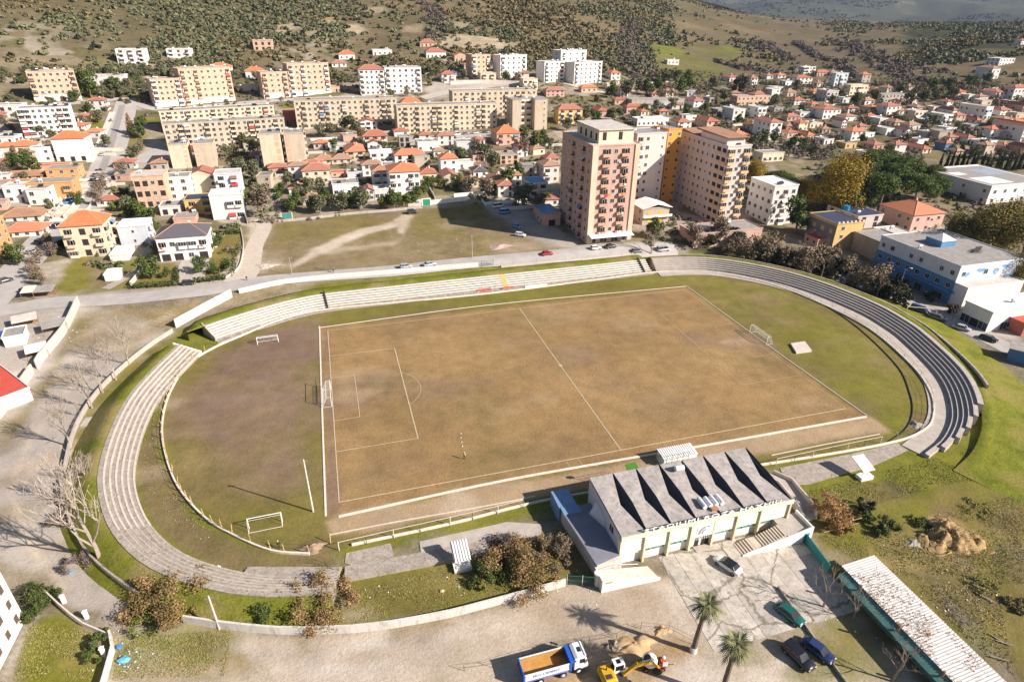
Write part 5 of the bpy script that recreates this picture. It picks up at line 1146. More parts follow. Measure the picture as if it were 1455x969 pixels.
def mound(name, label, c, r, h, m, sq=1., seed=0, cat='heap', kind=None, rough=.22):
    q = MB(); n = 44; rings = 16; rows = []
    for i in range(rings+1):
        t = i/rings; row = []
        for j in range(n):
            a = 2*pi*j/n; rr = r*t*(1+.22*sin(3*a+seed)+.12*sin(7*a+2*seed)); zz = h*(cos(t*pi)*.5+.5)*(1+.35*(vnoise(np.array([rr*cos(a)]), np.array([rr*sin(a)]), r*.35, seed+3)[0]-.5)*2*(t > .05)); zz += rough*h*(vnoise(np.array([rr*cos(a)]), np.array([rr*sin(a)*sq]), r*.12, seed+7)[0]-.5)*(t > .03)*(t < .98)
            row.append((rr*cos(a), rr*sin(a)*sq, zz-.12))
        rows.append(row)
    q.loft(rows, 0, caps=False); o = q.build(name, m, smooth=True, loc=c); return tag(o, label, cat, kind=kind)
sandm = mat('sand', (.44, .30, .165), .95, .2, .9, (.3, .2, .1), .5, bump=.6); debris = mat('rubble', (.30, .26, .22), .95, .4, 1.8, (.1, .08, .06), .6, bump=.8); strawm = mat('straw', (.38, .255, .12), .95, .35, 1.4, (.10, .075, .035), .9, bump=1.)
mound('sand_heap', 'broad heap of tan sand behind the concrete mixer', (-17, -75.6, 0), 4.2, .9, sandm, .55, 1)
mound('sand_heap', 'low spread of yellowish sand under the dump truck', (-27, -79.0, 0), 4.5, .35, sandm, .5, 2)
mound('sand_heap', 'small heap of sand by the palm trunk', (-12.2, -74.6, 0), 2.0, .5, sandm, .6, 3)
mound('straw_heap', 'large golden heap of straw and earth on the rough field', GZ(1350, 764), 5.6, 1.8, strawm, .8, 4, rough=1.1)
mound('gravel_heap', 'dark grey heap beside the straw heap', GZ(1298, 772), 1.8, .5, debris, .8, 5)
mound('earth_heap', 'brown earth heap by the fence at the lower left bend', GZ(445, 778), 2.6, .9, mat('earth', (.27, .19, .13), .95, .3, 1, bump=.8), .6, 6)
mound('rubble_heap', 'dark heap of broken boards and rubble behind the excavator', GZ(872, 917), 1.6, .6, debris, .6, 11, rough=1.2)
mound('rubble_heap', 'pale rubble heap at the left end of the vacant lot', G(378, 378), 5.0, .8, mat('rubble_pale', (.45, .39, .34), .95, .4, 1.5, (.15, .12, .1), .6, bump=.8), .5, 7)
mound('rubble_heap', 'reddish rubble heap on the vacant lot before the tower', G(712, 350), 5.5, .8, mat('rubble_red', (.42, .31, .27), .95, .45, 1.7, (.2, .08, .06), .6, bump=.8), .5, 8)
mound('earth_heap', 'dark earth heap on the grass by the right bend gate', GZ(1302, 603), 2.3, .6, debris, .8, 9)
hp = [o for o in COL.objects if o.get('label', '').startswith('large golden heap')][0]; q = MB()
for i in range(900):
    v = random.choice(hp.data.vertices).co; s = random.uniform(.08, .3); a = random.uniform(0, 6.3); c, d_ = cos(a)*s, sin(a)*s; z = v.z+random.uniform(0, .2); x, y = v.x+random.uniform(-.4, .4), v.y+random.uniform(-.4, .4)
    q.poly([(x-c, y-d_, z), (x+d_*.4, y-c*.4, z+.05), (x+c, y+d_, z+random.uniform(.0, .25))])
st_ = q.build('straw_tufts', leaf_mat('straw_leaf', (.12, .08, .035), (.50, .35, .16)), hp); st_['kind'] = 'stuff'
# timber fence frame, hoses, litter, small site things
tf = px_path([(1170, 757), (1167, 745)], 0); P4 = [Vector(GZ(*p)[:2]) for p in [(1170, 757), (1222, 743), (1236, 737)]]
fence('rough timber rail frame around a brown plot', [P4[0], P4[1]], 1.3, 2.5, wood_brown, mat('pale_timber', (.45, .30, .16), .8, .2, 2), (.1, .95), .06, rr=.06)
sf = [Vector(GZ(*p)[:2]) for p in [(660, 953), (700, 948), (790, 922), (875, 908), (910, 893), (950, 897), (985, 915)]]
fence('thin wire site fence in front of the sand and truck', smooth_path(sf, 2.), 1.4, 3.4, dark_metal, dark_metal, (.5, .98), .035, None, .08, rr=.015)
q = MB()
for i in range(420):
    a = random.choice([(175, 925, 22, 26), (600, 835, 160, 25), (560, 345, 180, 25), (1330, 840, 70, 50), (60, 470, 50, 30), (380, 376, 30, 8)]); px, py = random.gauss(a[0], a[2]), random.gauss(a[1], a[3]*.6)
    if py < 300: continue
    p = G(px, py, .05); s = random.uniform(.05, .22)*(1.6 if py < 500 else 1); t = random.uniform(0, 6.3); c, d_ = cos(t)*s, sin(t)*s
    q.poly([(p.x-c, p.y-d_, p.z), (p.x+d_, p.y-c, p.z+.06), (p.x+c, p.y+d_, p.z+.02)])
tag(q.build('litter', mat('litter_white', (.7, .7, .7), .7, .1, 3)), 'scattered white scraps of litter lying on the waste ground', 'litter', kind='stuff')
for lab, px, s, c in (('blue plastic sack on the littered grass at the lower left', (176, 939), .75, (.12, .40, .60)), ('smaller blue bag above the blue sack', (170, 920), .45, (.06, .2, .5)), ('tiny blue bag on the lane by the bare bushes', (101, 814), .3, (.1, .3, .6)), ('white sack on the left grass bank', (310, 806), .4, (.7, .7, .68)), ('white stone by the near terrace steps', (495, 833), .35, (.7, .68, .65)), ('yellow ball shaped sack on the near bank', (628, 840), .35, (.55, .42, .2))):
    p = GZ(*px); tag(MB().__class__().build('x', white) if False else (lambda q_: (q_.ball((0, 0, s*.35), s, seg=8, rings=5, sq=(1, .8, .5), jit=.25), q_.build('sack', mat('sack_%d' % px[0], c, .6, .1, 3), loc=p))[1])(MB()), lab, 'sack')
# planks and stones on the rough field
for i in range(14):
    p = GZ(random.uniform(1310, 1440), random.uniform(835, 960)); q = MB(); q.box(-random.uniform(.5, 1.8), .9, -.08, .08, 0, .1); o = q.build('plank', mat('plank_grey', (.30, .25, .2), .9, .3, 2), loc=(p.x, p.y, .02*i)); o.rotation_euler = (0, random.uniform(-.05, .05), random.uniform(-1.2, -.6)); tag(o, 'weathered plank lying among the burnt debris on the rough field', 'plank', 'planks in the debris strip')
# people
def person(label, loc, rz, top, trou, skin=(.42, .26, .18), pose='stand', hat=None):
    r = empty('person', label, 'person', loc, rz); mt_ = lambda n, c: mat(n, c, .85, .1, 4)
    vs_ = [(0, 0, .95), (0, 0, 1.2), (0, 0, 1.42), (0, .01, 1.52), (0, .03, 1.66), (.2, 0, 1.42), (.26, -.02, 1.14), (.24, .12, .9), (-.2, 0, 1.42), (-.27, .0, 1.14), (-.25, .1, .9), (.1, 0, .9), (.12, .06, .5), (.12, -.02, .07), (.13, .14, .04), (-.1, 0, .9), (-.12, -.02, .5), (-.13, -.14, .07), (-.13, .02, .04)]
    ed = [(0, 1), (1, 2), (2, 3), (3, 4), (2, 5), (5, 6), (6, 7), (2, 8), (8, 9), (9, 10), (0, 11), (11, 12), (12, 13), (13, 14), (0, 15), (15, 16), (16, 17), (17, 18)]
    rad = [.15, .15, .16, .06, .10, .075, .055, .04, .075, .055, .04, .09, .07, .05, .045, .09, .07, .05, .045]
    me = bpy.data.meshes.new('body'); me.from_pydata(vs_, ed, []); o = put(me, 'body', r)
    sk = o.modifiers.new('skin', 'SKIN')
    for i, v in enumerate(me.skin_vertices[0].data): v.radius = (rad[i], rad[i]*.8); v.use_root = (i == 0)
    o.modifiers.new('sub', 'SUBSURF').levels = 1; o.modifiers['sub'].render_levels = 1
    bpy.context.view_layer.update(); m2 = bpy.data.meshes.new_from_object(o.evaluated_get(bpy.context.evaluated_depsgraph_get())); o.modifiers.clear(); o.data = m2
    m2.materials.clear()
    for k in (mt_('cloth_'+top[0], top[1]), mt_('cloth_'+trou[0], trou[1]), mt_('skin', skin)): m2.materials.append(k)
    for p in m2.polygons:
        z = p.center.z; p.material_index = 2 if z > 1.5 or (z < .98 and z > .8 and abs(p.center.x) > .2) else (0 if z > .97 else 1); p.use_smooth = True
    q = MB(); q.ball((0, .01, 1.70), .105, seg=10, rings=6, sq=(1, 1.05, .9)); q.build('hair', mt_('hair', hat or (.03, .02, .015)), r)
person('person in a pale yellow green top walking on the pitch', (-31.1, -29.3, 0), 2.2, ('lime', (.6, .62, .25)), ('dark', (.03, .035, .05)), hat=(.6, .62, .3))
person('person in a dark red jacket standing on the rough field', GZ(1253, 757), 1.5, ('maroon', (.16, .03, .035)), ('dark', (.03, .035, .05)))
person('person in dark clothes bending over the fence at the lower left bend', GZ(397, 779), .6, ('black', (.03, .03, .035)), ('dark', (.03, .035, .05)))
person('person in dark clothes walking along the road by the driveway', G(351, 399), .2, ('black', (.03, .03, .035)), ('dark', (.03, .035, .05)))
person('person standing on the edge of the lot above the road', G(474, 388), .2, ('black', (.03, .03, .035)), ('dark', (.03, .035, .05)))
for lab, px in (('marker cone farthest from the walker on the pitch', (655, 616)), ('second marker cone on the pitch above the walker', (655, 622)), ('third marker cone on the pitch above the walker', (656, 628)), ('marker cone nearest the walker on the pitch', (657, 634))):
    q = MB(); q.cyl((0, 0, 0), (0, 0, .16), .13, .04, 8); tag(q.build('marker_cone', white, loc=GZ(*px)), lab, 'cone')
# ------------------------------------------------------------------ town buildings
WALL = {'W': mat('wall_white', (.74, .72, .69), .85, .06, .35, (.45, .41, .36), .35, streak=True), 'C': mat('wall_cream', (.66, .56, .42), .85, .08, .35, (.38, .31, .23), .4, streak=True),
        'B': mat('wall_beige', (.50, .42, .33), .9, .1, .4, (.28, .23, .18), .4, streak=True), 'P': mat('wall_pink', (.58, .37, .29), .85, .08, .4, (.33, .2, .15), .35, streak=True),
        'O': mat('wall_orange', (.60, .34, .15), .85, .08, .4, (.35, .2, .1), .35, streak=True), 'Y': mat('wall_yellow', (.62, .43, .18), .85, .08, .4, (.4, .3, .15), .35, streak=True),
        'L': mat('wall_pale_blue', (.60, .64, .69), .85, .06, .4, (.3, .34, .38), .35, streak=True), 'N': mat('wall_blue', (.10, .24, .43), .8, .08, .4, (.1, .16, .26), .3, streak=True),
        'G': mat('wall_grey', (.40, .37, .34), .9, .12, .5, (.22, .2, .17), .5, streak=True), 'K': mat('wall_brick', (.56, .385, .27), .95, .2, .7, (.55, .40, .28), .45), 'V': mat('wall_lavender', (.60, .53, .50), .85, .05, .35, (.4, .36, .33), .3, streak=True),
        'S': mat('wall_salmon', (.60, .40, .33), .85, .08, .4, (.36, .23, .18), .35, streak=True), 'A': mat('wall_apartment', (.62, .52, .39), .9, .1, .3, (.36, .27, .19), .5, streak=True), 'T': mat('wall_deep_orange', (.60, .28, .06), .85, .08, .4, (.4, .25, .1), .35, streak=True), 'R': mat('wall_rust', (.40, .13, .09), .9, .12, .5, (.25, .1, .07), .4)}
ROOF = {'o': tile_o, 'r': tile_r, 'b': tile_b, 'd': tile_d, 'O': tile_o, 'R': tile_r, 'D': tile_d, 'f': pale_roof, 'g': grey_roof, 'w': white_roof, 'n': navy, 's': red_sheet, 'T': tile_b, 'u': blue_sheet}
par_m = [MATS['wall_apartment'], white, MATS['wall_salmon']]
awn = [mat('awning_red', (.45, .05, .05), .8, .1, 2), mat('awning_cream', (.62, .56, .48), .8, .1, 2), mat('awning_brown', (.22, .12, .09), .8, .1, 2), mat('awning_blue', (.12, .22, .40), .8, .1, 2)]
_W = {}
def win(kind, pm=None):
    """facade pieces, origin on the wall plane at floor level, facing -Y"""
    key = (kind, pm.name if pm else '')
    if key in _W: return _W[key]
    q = MB(); mats = [frame_w, glass_dark, hole, pm or MATS['wall_white']]
    def w(x0, x1, z0, z1, sash=True, sill=True):
        q.box(x0, x1, -.03, .05, z0, z1, 1); f = .07
        for a in ((x0-f, x0, z0-f, z1+f), (x1, x1+f, z0-f, z1+f), (x0, x1, z0-f, z0), (x0, x1, z1, z1+f)): q.box(a[0], a[1], -.07, .05, a[2], a[3], 0)
        if sash and x1-x0 > .8: q.box((x0+x1)/2-.03, (x0+x1)/2+.03, -.05, .0, z0, z1, 0)
        if sill: q.box(x0-.15, x1+.15, -.14, .05, z0-f-.06, z0-f, 0)
    name = 'window'
    if kind == 'w': w(-.6, .6, .95, 2.25)
    elif kind == 'v': w(-.75, .75, .85, 2.3)
    elif kind == 's': w(-.35, .35, 1.2, 2.1, False)
    elif kind == 'd': name = 'door'; w(-.5, .5, .08, 2.2, False, False)
    elif kind == 'S': name = 'shop_window'; w(-1.3, 1.3, .2, 2.4)
    elif kind == 'G': name = 'garage_door'; q.box(-1.3, 1.3, -.05, .05, 0, 2.4, 2); q.box(-1.4, 1.4, -.08, .05, 2.4, 2.55, 3)
    elif kind == 'q': name = 'loggia'; q.box(-1.75, 1.75, -.06, .05, .7, 2.3, 2); [q.box(-1.8, 1.8, -.1, .05, .75+.32*i_, .83+.32*i_, 4) for i_ in range(5)]; mats.append(mat('louvre_brown', (.12, .095, .085), .8, .1, 2))
    elif kind == 'H': name = 'opening'; q.box(-.9, .9, -.04, .05, .3, 2.4, 2)
    elif kind == 'r': name = 'loggia'; q.box(-1.2, 1.2, -.04, .05, .9, 2.4, 2); q.box(-1.25, 1.25, -.12, .05, 0, .9, 3)
    elif kind in 'bB':
        name = 'balcony'; wd = 1.25 if kind == 'b' else 1.6; d = 1.0
        q.box(-wd+.1, wd-.1, -.03, .05, .1, 2.35, 2); q.box(-wd, wd, -d, .05, -.12, .02, 3); q.box(-wd, wd, -d, -d+.1, .0, .95, 3); q.box(-wd, -wd+.08, -d+.1, 0, 0, .95, 3); q.box(wd-.08, wd, -d+.1, 0, 0, .95, 3); w(-.2, .5, .1, 2.2, False, False)
    elif kind == 'g':
        name = 'balcony'; wd = 1.25; d = .9; q.box(-wd, wd, -d, .05, -.12, .95, 3); q.box(-wd+.03, wd-.03, -d+.03, .05, .95, 2.3, 1); q.box(-wd, wd, -d, .05, 2.3, 2.42, 3)
        for i in range(4): x = -wd+i*(2*wd-.06)/3; q.box(x, x+.06, -d, -d+.08, .95, 2.3, 0)
    elif kind[0] == 'a':
        name = 'balcony'; wd = 1.25; d = 1.0
        q.box(-wd+.1, wd-.1, -.03, .05, .1, 2.35, 2); q.box(-wd, wd, -d, .05, -.12, .02, 3); q.box(-wd, wd, -d, -d+.1, 0, .9, 3); q.box(-wd, -wd+.08, -d+.1, 0, 0, .9, 3); q.box(wd-.08, wd, -d+.1, 0, 0, .9, 3)
        mats.append(awn[int(kind[1])]); q.prism([(-wd-.02, -d-.25), (wd+.02, -d-.25), (wd+.02, 0), (-wd-.02, 0)], [1.35, 1.35, 2.35, 2.35], [1.42, 1.42, 2.42, 2.42], 4)
    me = q.mesh(name, mats); _W[key] = (me, name); return _W[key]
def ac_unit():
    if 'ac' not in _W: q = MB(); q.box(-.45, .45, -.4, -.05, 0, .6); q.box(-.3, .3, -.42, -.4, .08, .52, 1); _W['ac'] = (q.mesh('ac_unit', [white, metal_grey]), 'ac_unit')
    return _W['ac']
def laundry():
    k = 'laundry%d' % random.randrange(5)
    if k not in _W:
        q = MB(); x = -.8
        for j in range(3): w_ = random.uniform(.3, .6); q.box(x, x+w_, -.02, .02, random.uniform(-.2, .2), .65, j); x += w_+.08
        _W[k] = q.mesh('laundry', [random.choice((white, awn[0], awn[3], MATS['wall_salmon'], MATS['car_glass'], frame_w, awn[1])) for _ in range(3)])
    return _W[k]
def facade(root, spec, st, sh, length, p0, ang, pm=None, rnd=True, z0=0., ground=None, far=False):
    c, s = cos(ang), sin(ang)
    for k in range(st):
        row = ground if (k == 0 and ground is not None) else spec
        if not row: continue
        n = len(row)
        for i, ch in enumerate(row):
            if ch == '.': continue
            if rnd and ch == 'b': r_ = random.random(); ch = 'g' if r_ < .22 else ('a%d' % random.choice((0, 1, 1, 2, 3)) if r_ < .36 else 'b')
            if rnd and ch == 'w' and random.random() < .12: ch = 'v'
            if random.random() < .06 and n > 2 and ch in 'wv': me_, _ = ac_unit(); put(me_, 'ac_unit', root, (p0[0]+c*((i+.97)/n*length), p0[1]+s*((i+.97)/n*length), z0+k*sh+1.0), ang)
            x = (i+.5)/n*length; me, nm = win(ch, pm); o = put(me, nm, root, (p0[0]+c*x, p0[1]+s*x, z0+k*sh), ang)
            if ch in 'bB' and random.random() < .2: put(laundry(), 'laundry', root, (p0[0]+c*(x-.3)+s*1.12, p0[1]+s*(x-.3)-c*1.12, z0+k*sh+.35), ang)
            if sh < 2.55: o.scale = (1, 1, sh/2.6)
def roof_part(root, kind, W, D, H, m, h=None, over=.45, wallm=None):
    q = MB(); a = over; x0, x1, y0, y1 = -a, W+a, -a, D+a
    if kind in 'fgwnsu':
        q.box(-.12, W+.12, -.12, D+.12, H, H+.22)
        o = q.build('roof', m, root); b = MB(); t = .16
        for r_ in ((-.15, W+.15, -.15, -.15+t), (-.15, W+.15, D+.15-t, D+.15), (-.15, -.15+t, -.15+t, D+.15-t), (W+.15-t, W+.15, -.15+t, D+.15-t)): b.box(*r_, H+.02, H+.5)
        b.build('parapet', wallm, o); return o
    h = h or min(W, D)*.24
    if kind in 'orbd':
        if W >= D: r0, r1 = (x0+(y1-y0)/2*.9, (y0+y1)/2), (x1-(y1-y0)/2*.9, (y0+y1)/2)
        else: r0, r1 = ((x0+x1)/2, y0+(x1-x0)/2*.9), ((x0+x1)/2, y1-(x1-x0)/2*.9)
        e = [(x0, y0, H-.05), (x1, y0, H-.05), (x1, y1, H-.05), (x0, y1, H-.05)]; R0, R1 = (*r0, H+h), (*r1, H+h)
        if W >= D: q.quad(e[0], e[1], R1, R0); q.poly([e[1], e[2], R1]); q.quad(e[2], e[3], R0, R1); q.poly([e[3], e[0], R0])
        else: q.poly([e[0], e[1], R0]); q.quad(e[1], e[2], R1, R0); q.poly([e[2], e[3], R1]); q.quad(e[3], e[0], R0, R1)
    else:
        xm = (x0+x1)/2; q.prism([(x0, y0), (xm, y0), (xm, y1), (x0, y1)], [H-.1, H+h-.1, H+h-.1, H-.1], [H, H+h, H+h, H]); q.prism([(xm, y0), (x1, y0), (x1, y1), (xm, y1)], [H+h-.1, H-.1, H-.1, H+h-.1], [H+h, H, H, H+h])
        g = MB(); g.v = [(0, 0, H-.02), (W, 0, H-.02), (W/2, 0, H+h*.92), (0, D, H-.02), (W, D, H-.02), (W/2, D, H+h*.92)]; g.f = [(0, 1, 2), (4, 3, 5), (0, 3, 4, 1)]; g.m = [0]*3; g.build('gable', wallm, root)
    if kind in 'orbd': q.quad((x0, y0, H-.2), (x0, y1, H-.2), (x1, y1, H-.2), (x1, y0, H-.2)); [q.quad(e[i], (e[i][0], e[i][1], H-.2), (e[(i+1) % 4][0], e[(i+1) % 4][1], H-.2), e[(i+1) % 4]) for i in range(4)]
    o = q.build('roof', m, root)
    if kind in 'orbd' and h > .8:
        c = MB(); c.box(W*.62, W*.62+.6, D*.55, D*.55+.6, H, H+h+.5); c.build('chimney', wallm, o)
        rd = MB(); rc = MATS.get('ridge_tile') or mat('ridge_tile', (.60, .30, .17), .85, .15, 1); rd.cyl(R0, R1, .13, n=5)
        for i in range(4): rd.cyl(e[i], R0 if ((R0[0]-e[i][0])**2+(R0[1]-e[i][1])**2) < ((R1[0]-e[i][0])**2+(R1[1]-e[i][1])**2) else R1, .11, n=5)
        rd.build('ridge', rc, o)
    return o
def tanks(root, n, W, D, H):
    for i in range(n):
        q = MB(); x, y = random.uniform(1, W-1), random.uniform(1, D-1)
        if random.random() < .6: q.cyl((-.6, 0, .9), (.6, 0, .9), .42, n=9); q.box(-.5, -.42, -.3, .3, 0, .6); q.box(.42, .5, -.3, .3, 0, .6); nm = 'water_tank'; m = tank_m
        else: q.prism([(-.9, -.6), (.9, -.6), (.9, .6), (-.9, .6)], [.1, .1, .9, .9], [.18, .18, .98, .98]); q.box(-.7, .7, .4, .48, 0, .6); nm = 'solar_panel'; m = glass_dark
        q.build(nm, m, root, loc=(x, y, H+.22))
HOUSES = []
def block(name, label, cat, bl, W, D, H, ang, st, wall, roof, F='', L='', R='', ground=None, rh=None, pm=None, tk=0, group=None, rnd=True, over=.45, z=None, gf=None):
    p = Vector(bl); root = empty(name, label, cat, p, ang, group); wm = WALL[wall] if isinstance(wall, str) else wall
    q = MB(); sh = H/st
    if gf:
        q.box(0, W, 0, D, sh, H); q.build('wall', wm, root); q = MB(); q.box(-.04, W+.04, -.04, D+.04, -5, sh); q.build('ground_floor', gf, root)
    else: q.box(0, W, 0, D, -5, H); q.build('wall', wm, root)
    roof_part(root, roof, W, D, H, ROOF[roof], rh, over, wm)
    pm = pm or (wm if random.random() < .5 else white)
    g = .05 if gf else 0.
    facade(root, F, st, sh, W, (0, -.0), 0, pm, rnd, ground=ground); facade(root, L, st, sh, D, (0, D), -pi/2, pm, rnd); facade(root, R, st, sh, D, (W, 0), pi/2, pm, rnd)
    if not tk and roof in 'fgw' and W > 6: tk = random.choice((0, 1, 2))
    if tk: tanks(root, tk, W, D, H)
    HOUSES.append((label, W, D, H)); return root
def house(label, cx, cy, s, t, top, st, wall, roof, c='l', D=None, W=None, rot=0., H=None, F=None, L=None, R=None, name='house', cat='house', **kw):
    """near vertical corner at photo (cx, cy); s, t = widths of side and front faces in the photo"""
    p = G(cx, cy); dist = hypot(p.x-CX, p.y-CY); dep = (p-Vector((CX, CY, CZ))).dot(fwd); mpp = dep/FPX; az = atan2(p.x-CX, p.y-CY); ang = radians(rot)
    W = W or max(3.5, t*mpp/max(.45, abs(cos(az+ang)))); sx = abs(sin(az+ang))
    D = D or (min(22, max(6, s*mpp/sx)) if sx > .2 and s > 3 else max(7, min(11, W*.8)))
    H = H or HT(p, top)
    if c == 'r': p = p-Vector((cos(ang)*W, sin(ang)*W, 0))
    n = max(2, int(W/3.1)); d_ = max(2, int(D/3.4))
    rs = lambda k, opts: ''.join(random.choice(opts) for _ in range(k))
    if F is None: F = rs(n, 'wwwb' if st > 1 else 'wwd')
    if L is None: L = rs(d_, 'ww.') if c == 'l' else ''
    if R is None: R = rs(d_, 'wwb.') if c == 'r' else ''
    return block(name, label, cat, p, W, D, H, ang, st, wall, roof, F, L, R, **kw), W, D, H
def apt(label, bl, br, top, st, wall, F, D=11., roof='g', L='', R='', tk=5, gf=None, rh=None, pm=None, H=None, name='apartment_block', cat='apartment block'):
    a = G(*bl); b = G(*br); d = b-a; ang = atan2(d.y, d.x); W = hypot(d.x, d.y); H = H or HT(a, top)
    return block(name, label, cat, a, W, D, H, ang, st, wall, roof, F, L, R, tk=tk, gf=gf, rh=rh, pm=pm, group='apartment blocks of the town')
A_ = 'wbw.wbbwwbw.wwbw.wbw'
wgf = MATS['wall_white']
apt('long cream five storey block with a red balcony, behind the small red roofed gable house', (423, 184), (566, 176), 144, 5, 'A', 'wbwwbbwwbwwwbwwbbw', pm=MATS['wall_apartment'])
apt('longest cream five storey block, with parked cars along its foot', (566, 191), (706, 182), 152, 5, 'A', 'wbwbwwbbwwbwwwbbww', pm=MATS['wall_apartment'])
apt('cream five storey block half hidden behind the longest cream block', (644, 168), (762, 162), 131, 5, 'A', 'wwbwwbwwwbwbbww', pm=MATS['wall_apartment'])
apt('cream block rising behind a lower cream block near the main street', (233, 190), (393, 178), 160, 5, 'A', 'wbwwbwwwbwwbwwbwwbw', pm=MATS['wall_apartment'], tk=8)
apt('lower cream block with shaded yard in front, behind the blank ended pair', (240, 216), (409, 204), 178, 5, 'A', 'wwbbwwbwwwbwwbbwwbw', pm=MATS['wall_apartment'], tk=10)
for lab, x0, x1, yb, top in (('blank ended cream block left of the dark gap behind the light blue house', 246, 273, 240, 207), ('blank ended cream block right of the dark gap behind the light blue house', 281, 309, 239, 206), ('blank ended cream block left of the narrow dark gap, above the red roofed cream villa', 376, 405, 240, 192), ('blank ended cream block right of the narrow dark gap, above the red roofed cream villa', 410, 437, 238, 191)):
    r = apt(lab, (x0, yb), (x1, yb-1.5), top, 5, 'A', '', D=13, L='bwb' if x0 > 300 else '', tk=4, R='wb' if x0 > 300 else ''); W = HOUSES[-1][1]; H = HOUSES[-1][3]; sx = W*.72 if x0 in (246, 376) else W*.08
    for k in range(5): q = MB(); q.box(sx, sx+W*.2, -.05, .05, H/5*k+.5, H/5*(k+1)-.35); q.build('brick_panel', WALL['K'], r)
apt('lower half of the orange brick block on the hill road, with a white ground floor', (376, 141), (413, 138), 104, 5, 'K', 'bwwb', gf=wgf, tk=4); apt('taller half of the orange brick block on the hill road', (414, 138), (471, 132), 92, 6, 'K', 'bwbwwwb', gf=wgf, tk=6)
apt('lower left half of the orange brick block by the top of the main street', (222, 153), (263, 150), 114, 5, 'K', 'bwwwb', gf=wgf, tk=3); apt('upper right half of the orange brick block by the top of the main street', (264, 150), (335, 143), 99, 6, 'K', 'bwbwwwwb', gf=wgf, tk=5)
apt('orange brick block with a white ground floor alone at the upper left', (50, 145), (117, 143), 103, 5, 'K', 'bwwwwwb', gf=wgf, R='w', tk=9)
apt('white faced brick block below the lone orange block at the upper left', (36, 196), (109, 194), 156, 5, 'W', 'bbwwwwbb', R='w', tk=5)
apt('white block with a red hipped roof pavilion in the upper middle', (513, 136), (548, 134), 99, 5, 'W', 'bwwwb', roof='r', rh=2.6, tk=0, L='..'); apt('white block joined to the right of the red roofed white block', (549, 134), (600, 131), 97, 5, 'W', 'bwwwwb', tk=5)
apt('small orange brick block standing left of a white block in the upper right middle', (671, 112), (697, 110), 79, 5, 'K', 'bwwb', L='..', tk=3); apt('white block right of the small orange brick block', (711, 114), (748, 111), 80, 5, 'W', 'bwwwb', L='..', tk=4)
apt('white and brick block left of a dark gap at the hill foot', (773, 118), (801, 116), 89, 5, 'W', 'bwwb', L='..', tk=3); apt('white lit block right of the dark gap at the foot of the hill', (815, 121), (854, 117), 90, 5, 'W', 'bwwwwb', L='..', tk=3)
apt('white block with water tanks rising behind two others at the foot of the hill', (796, 102), (832, 100), 73, 4, 'W', 'bwwb', L='w', tk=7)
# two wing block
a = G(728, 187); r = empty('apartment_block', 'tan block of two wings with a dark recess, above the large pink house', 'apartment block', a, .02, 'apartment blocks of the town'); H = HT(a, 143); mp = (a-Vector((CX, CY, CZ))).dot(fwd)/FPX
w1, w2, w3 = 13*mp, 20*mp, 19*mp
for nm, x0, x1, y0 in (('wing', 0, w1, 0), ('recess', w1, w1+w2, 5), ('wing', w1+w2, w1+w2+w3, 0)):
    q = MB(); q.box(x0, x1, y0, 12, -4, H); wv = q.build(nm, WALL['B' if x0 == 0 else 'A'], r)
    q = MB(); q.box(x0-.1, x1+.1, y0-.1, 12.1, H, H+.4); q.build('roof', grey_roof, wv)
facade(r, 'bb', 5, H/5, w2, (w1, 5), 0, WALL['W']); facade(r, '.s', 5, H/5, w3, (w1+w2, 0), 0); facade(r, 'w', 5, H/5, 12, (0, 12), -pi/2); tanks(r, 3, w1+w2+w3, 11, H)
# pink tower
r, W, D, H = house('pink and cream tower of ten storeys with balconies and a penthouse by the vacant lot', 833, 347, 45, 63, 209, 10, 'S', 'f', F='sBwBs', L='wwbwbw', name='tower_block', cat='apartment block', D=29, pm=MATS['wall_pink'], ground='SSSS', rnd=True)
TW, TD, TH = W, D, H
q = MB(); q.box(W*.2, W*.94, D*.12, D*.8, H+.2, H+4.6); pw = q.build('penthouse', WALL['C'], r); q = MB(); q.box(W*.18, W*.96, D*.1, D*.82, H+4.6, H+4.9); q.build('roof', pale_roof, pw)
for x in (.28, .62): q = MB(); q.box(W*x, W*x+1.4, D*.12-.06, D*.12+.02, H+1.3, H+3.9); q.build('window', hole, pw)
for i in range(4): q = MB(); q.box(W*.2-.06, W*.2, D*(.17+.16*i), D*(.17+.16*i)+1.4, H+1.0, H+3.4); q.build('window', hole, pw)
for x0, x1 in ((0, .12), (.9, 1)): q = MB(); q.box(W*x0-.01, W*x1+.01, -.35, .0, .3, H+.3); q.build('corner_pier', WALL['C'], r)
q = MB(); q.prism([(.5, -3.2), (W-.3, -3.2), (W-.3, 0), (.5, 0)], [2.9, 2.9, 3.6, 3.6], [3.0, 3.0, 3.7, 3.7]); q.build('canopy', white_roof, r)
for k, (x, c_) in enumerate(((.30, awn[0]), (.36, mat('rug_orange', (.6, .25, .06), .9, .2, 3)), (.68, MATS['rug_orange']))): q = MB(); q.box(W*x, W*x+1.0, -1.1, -1.02, H/10*5+.05, H/10*5+1.1); q.build('hanging_rug', c_, r)
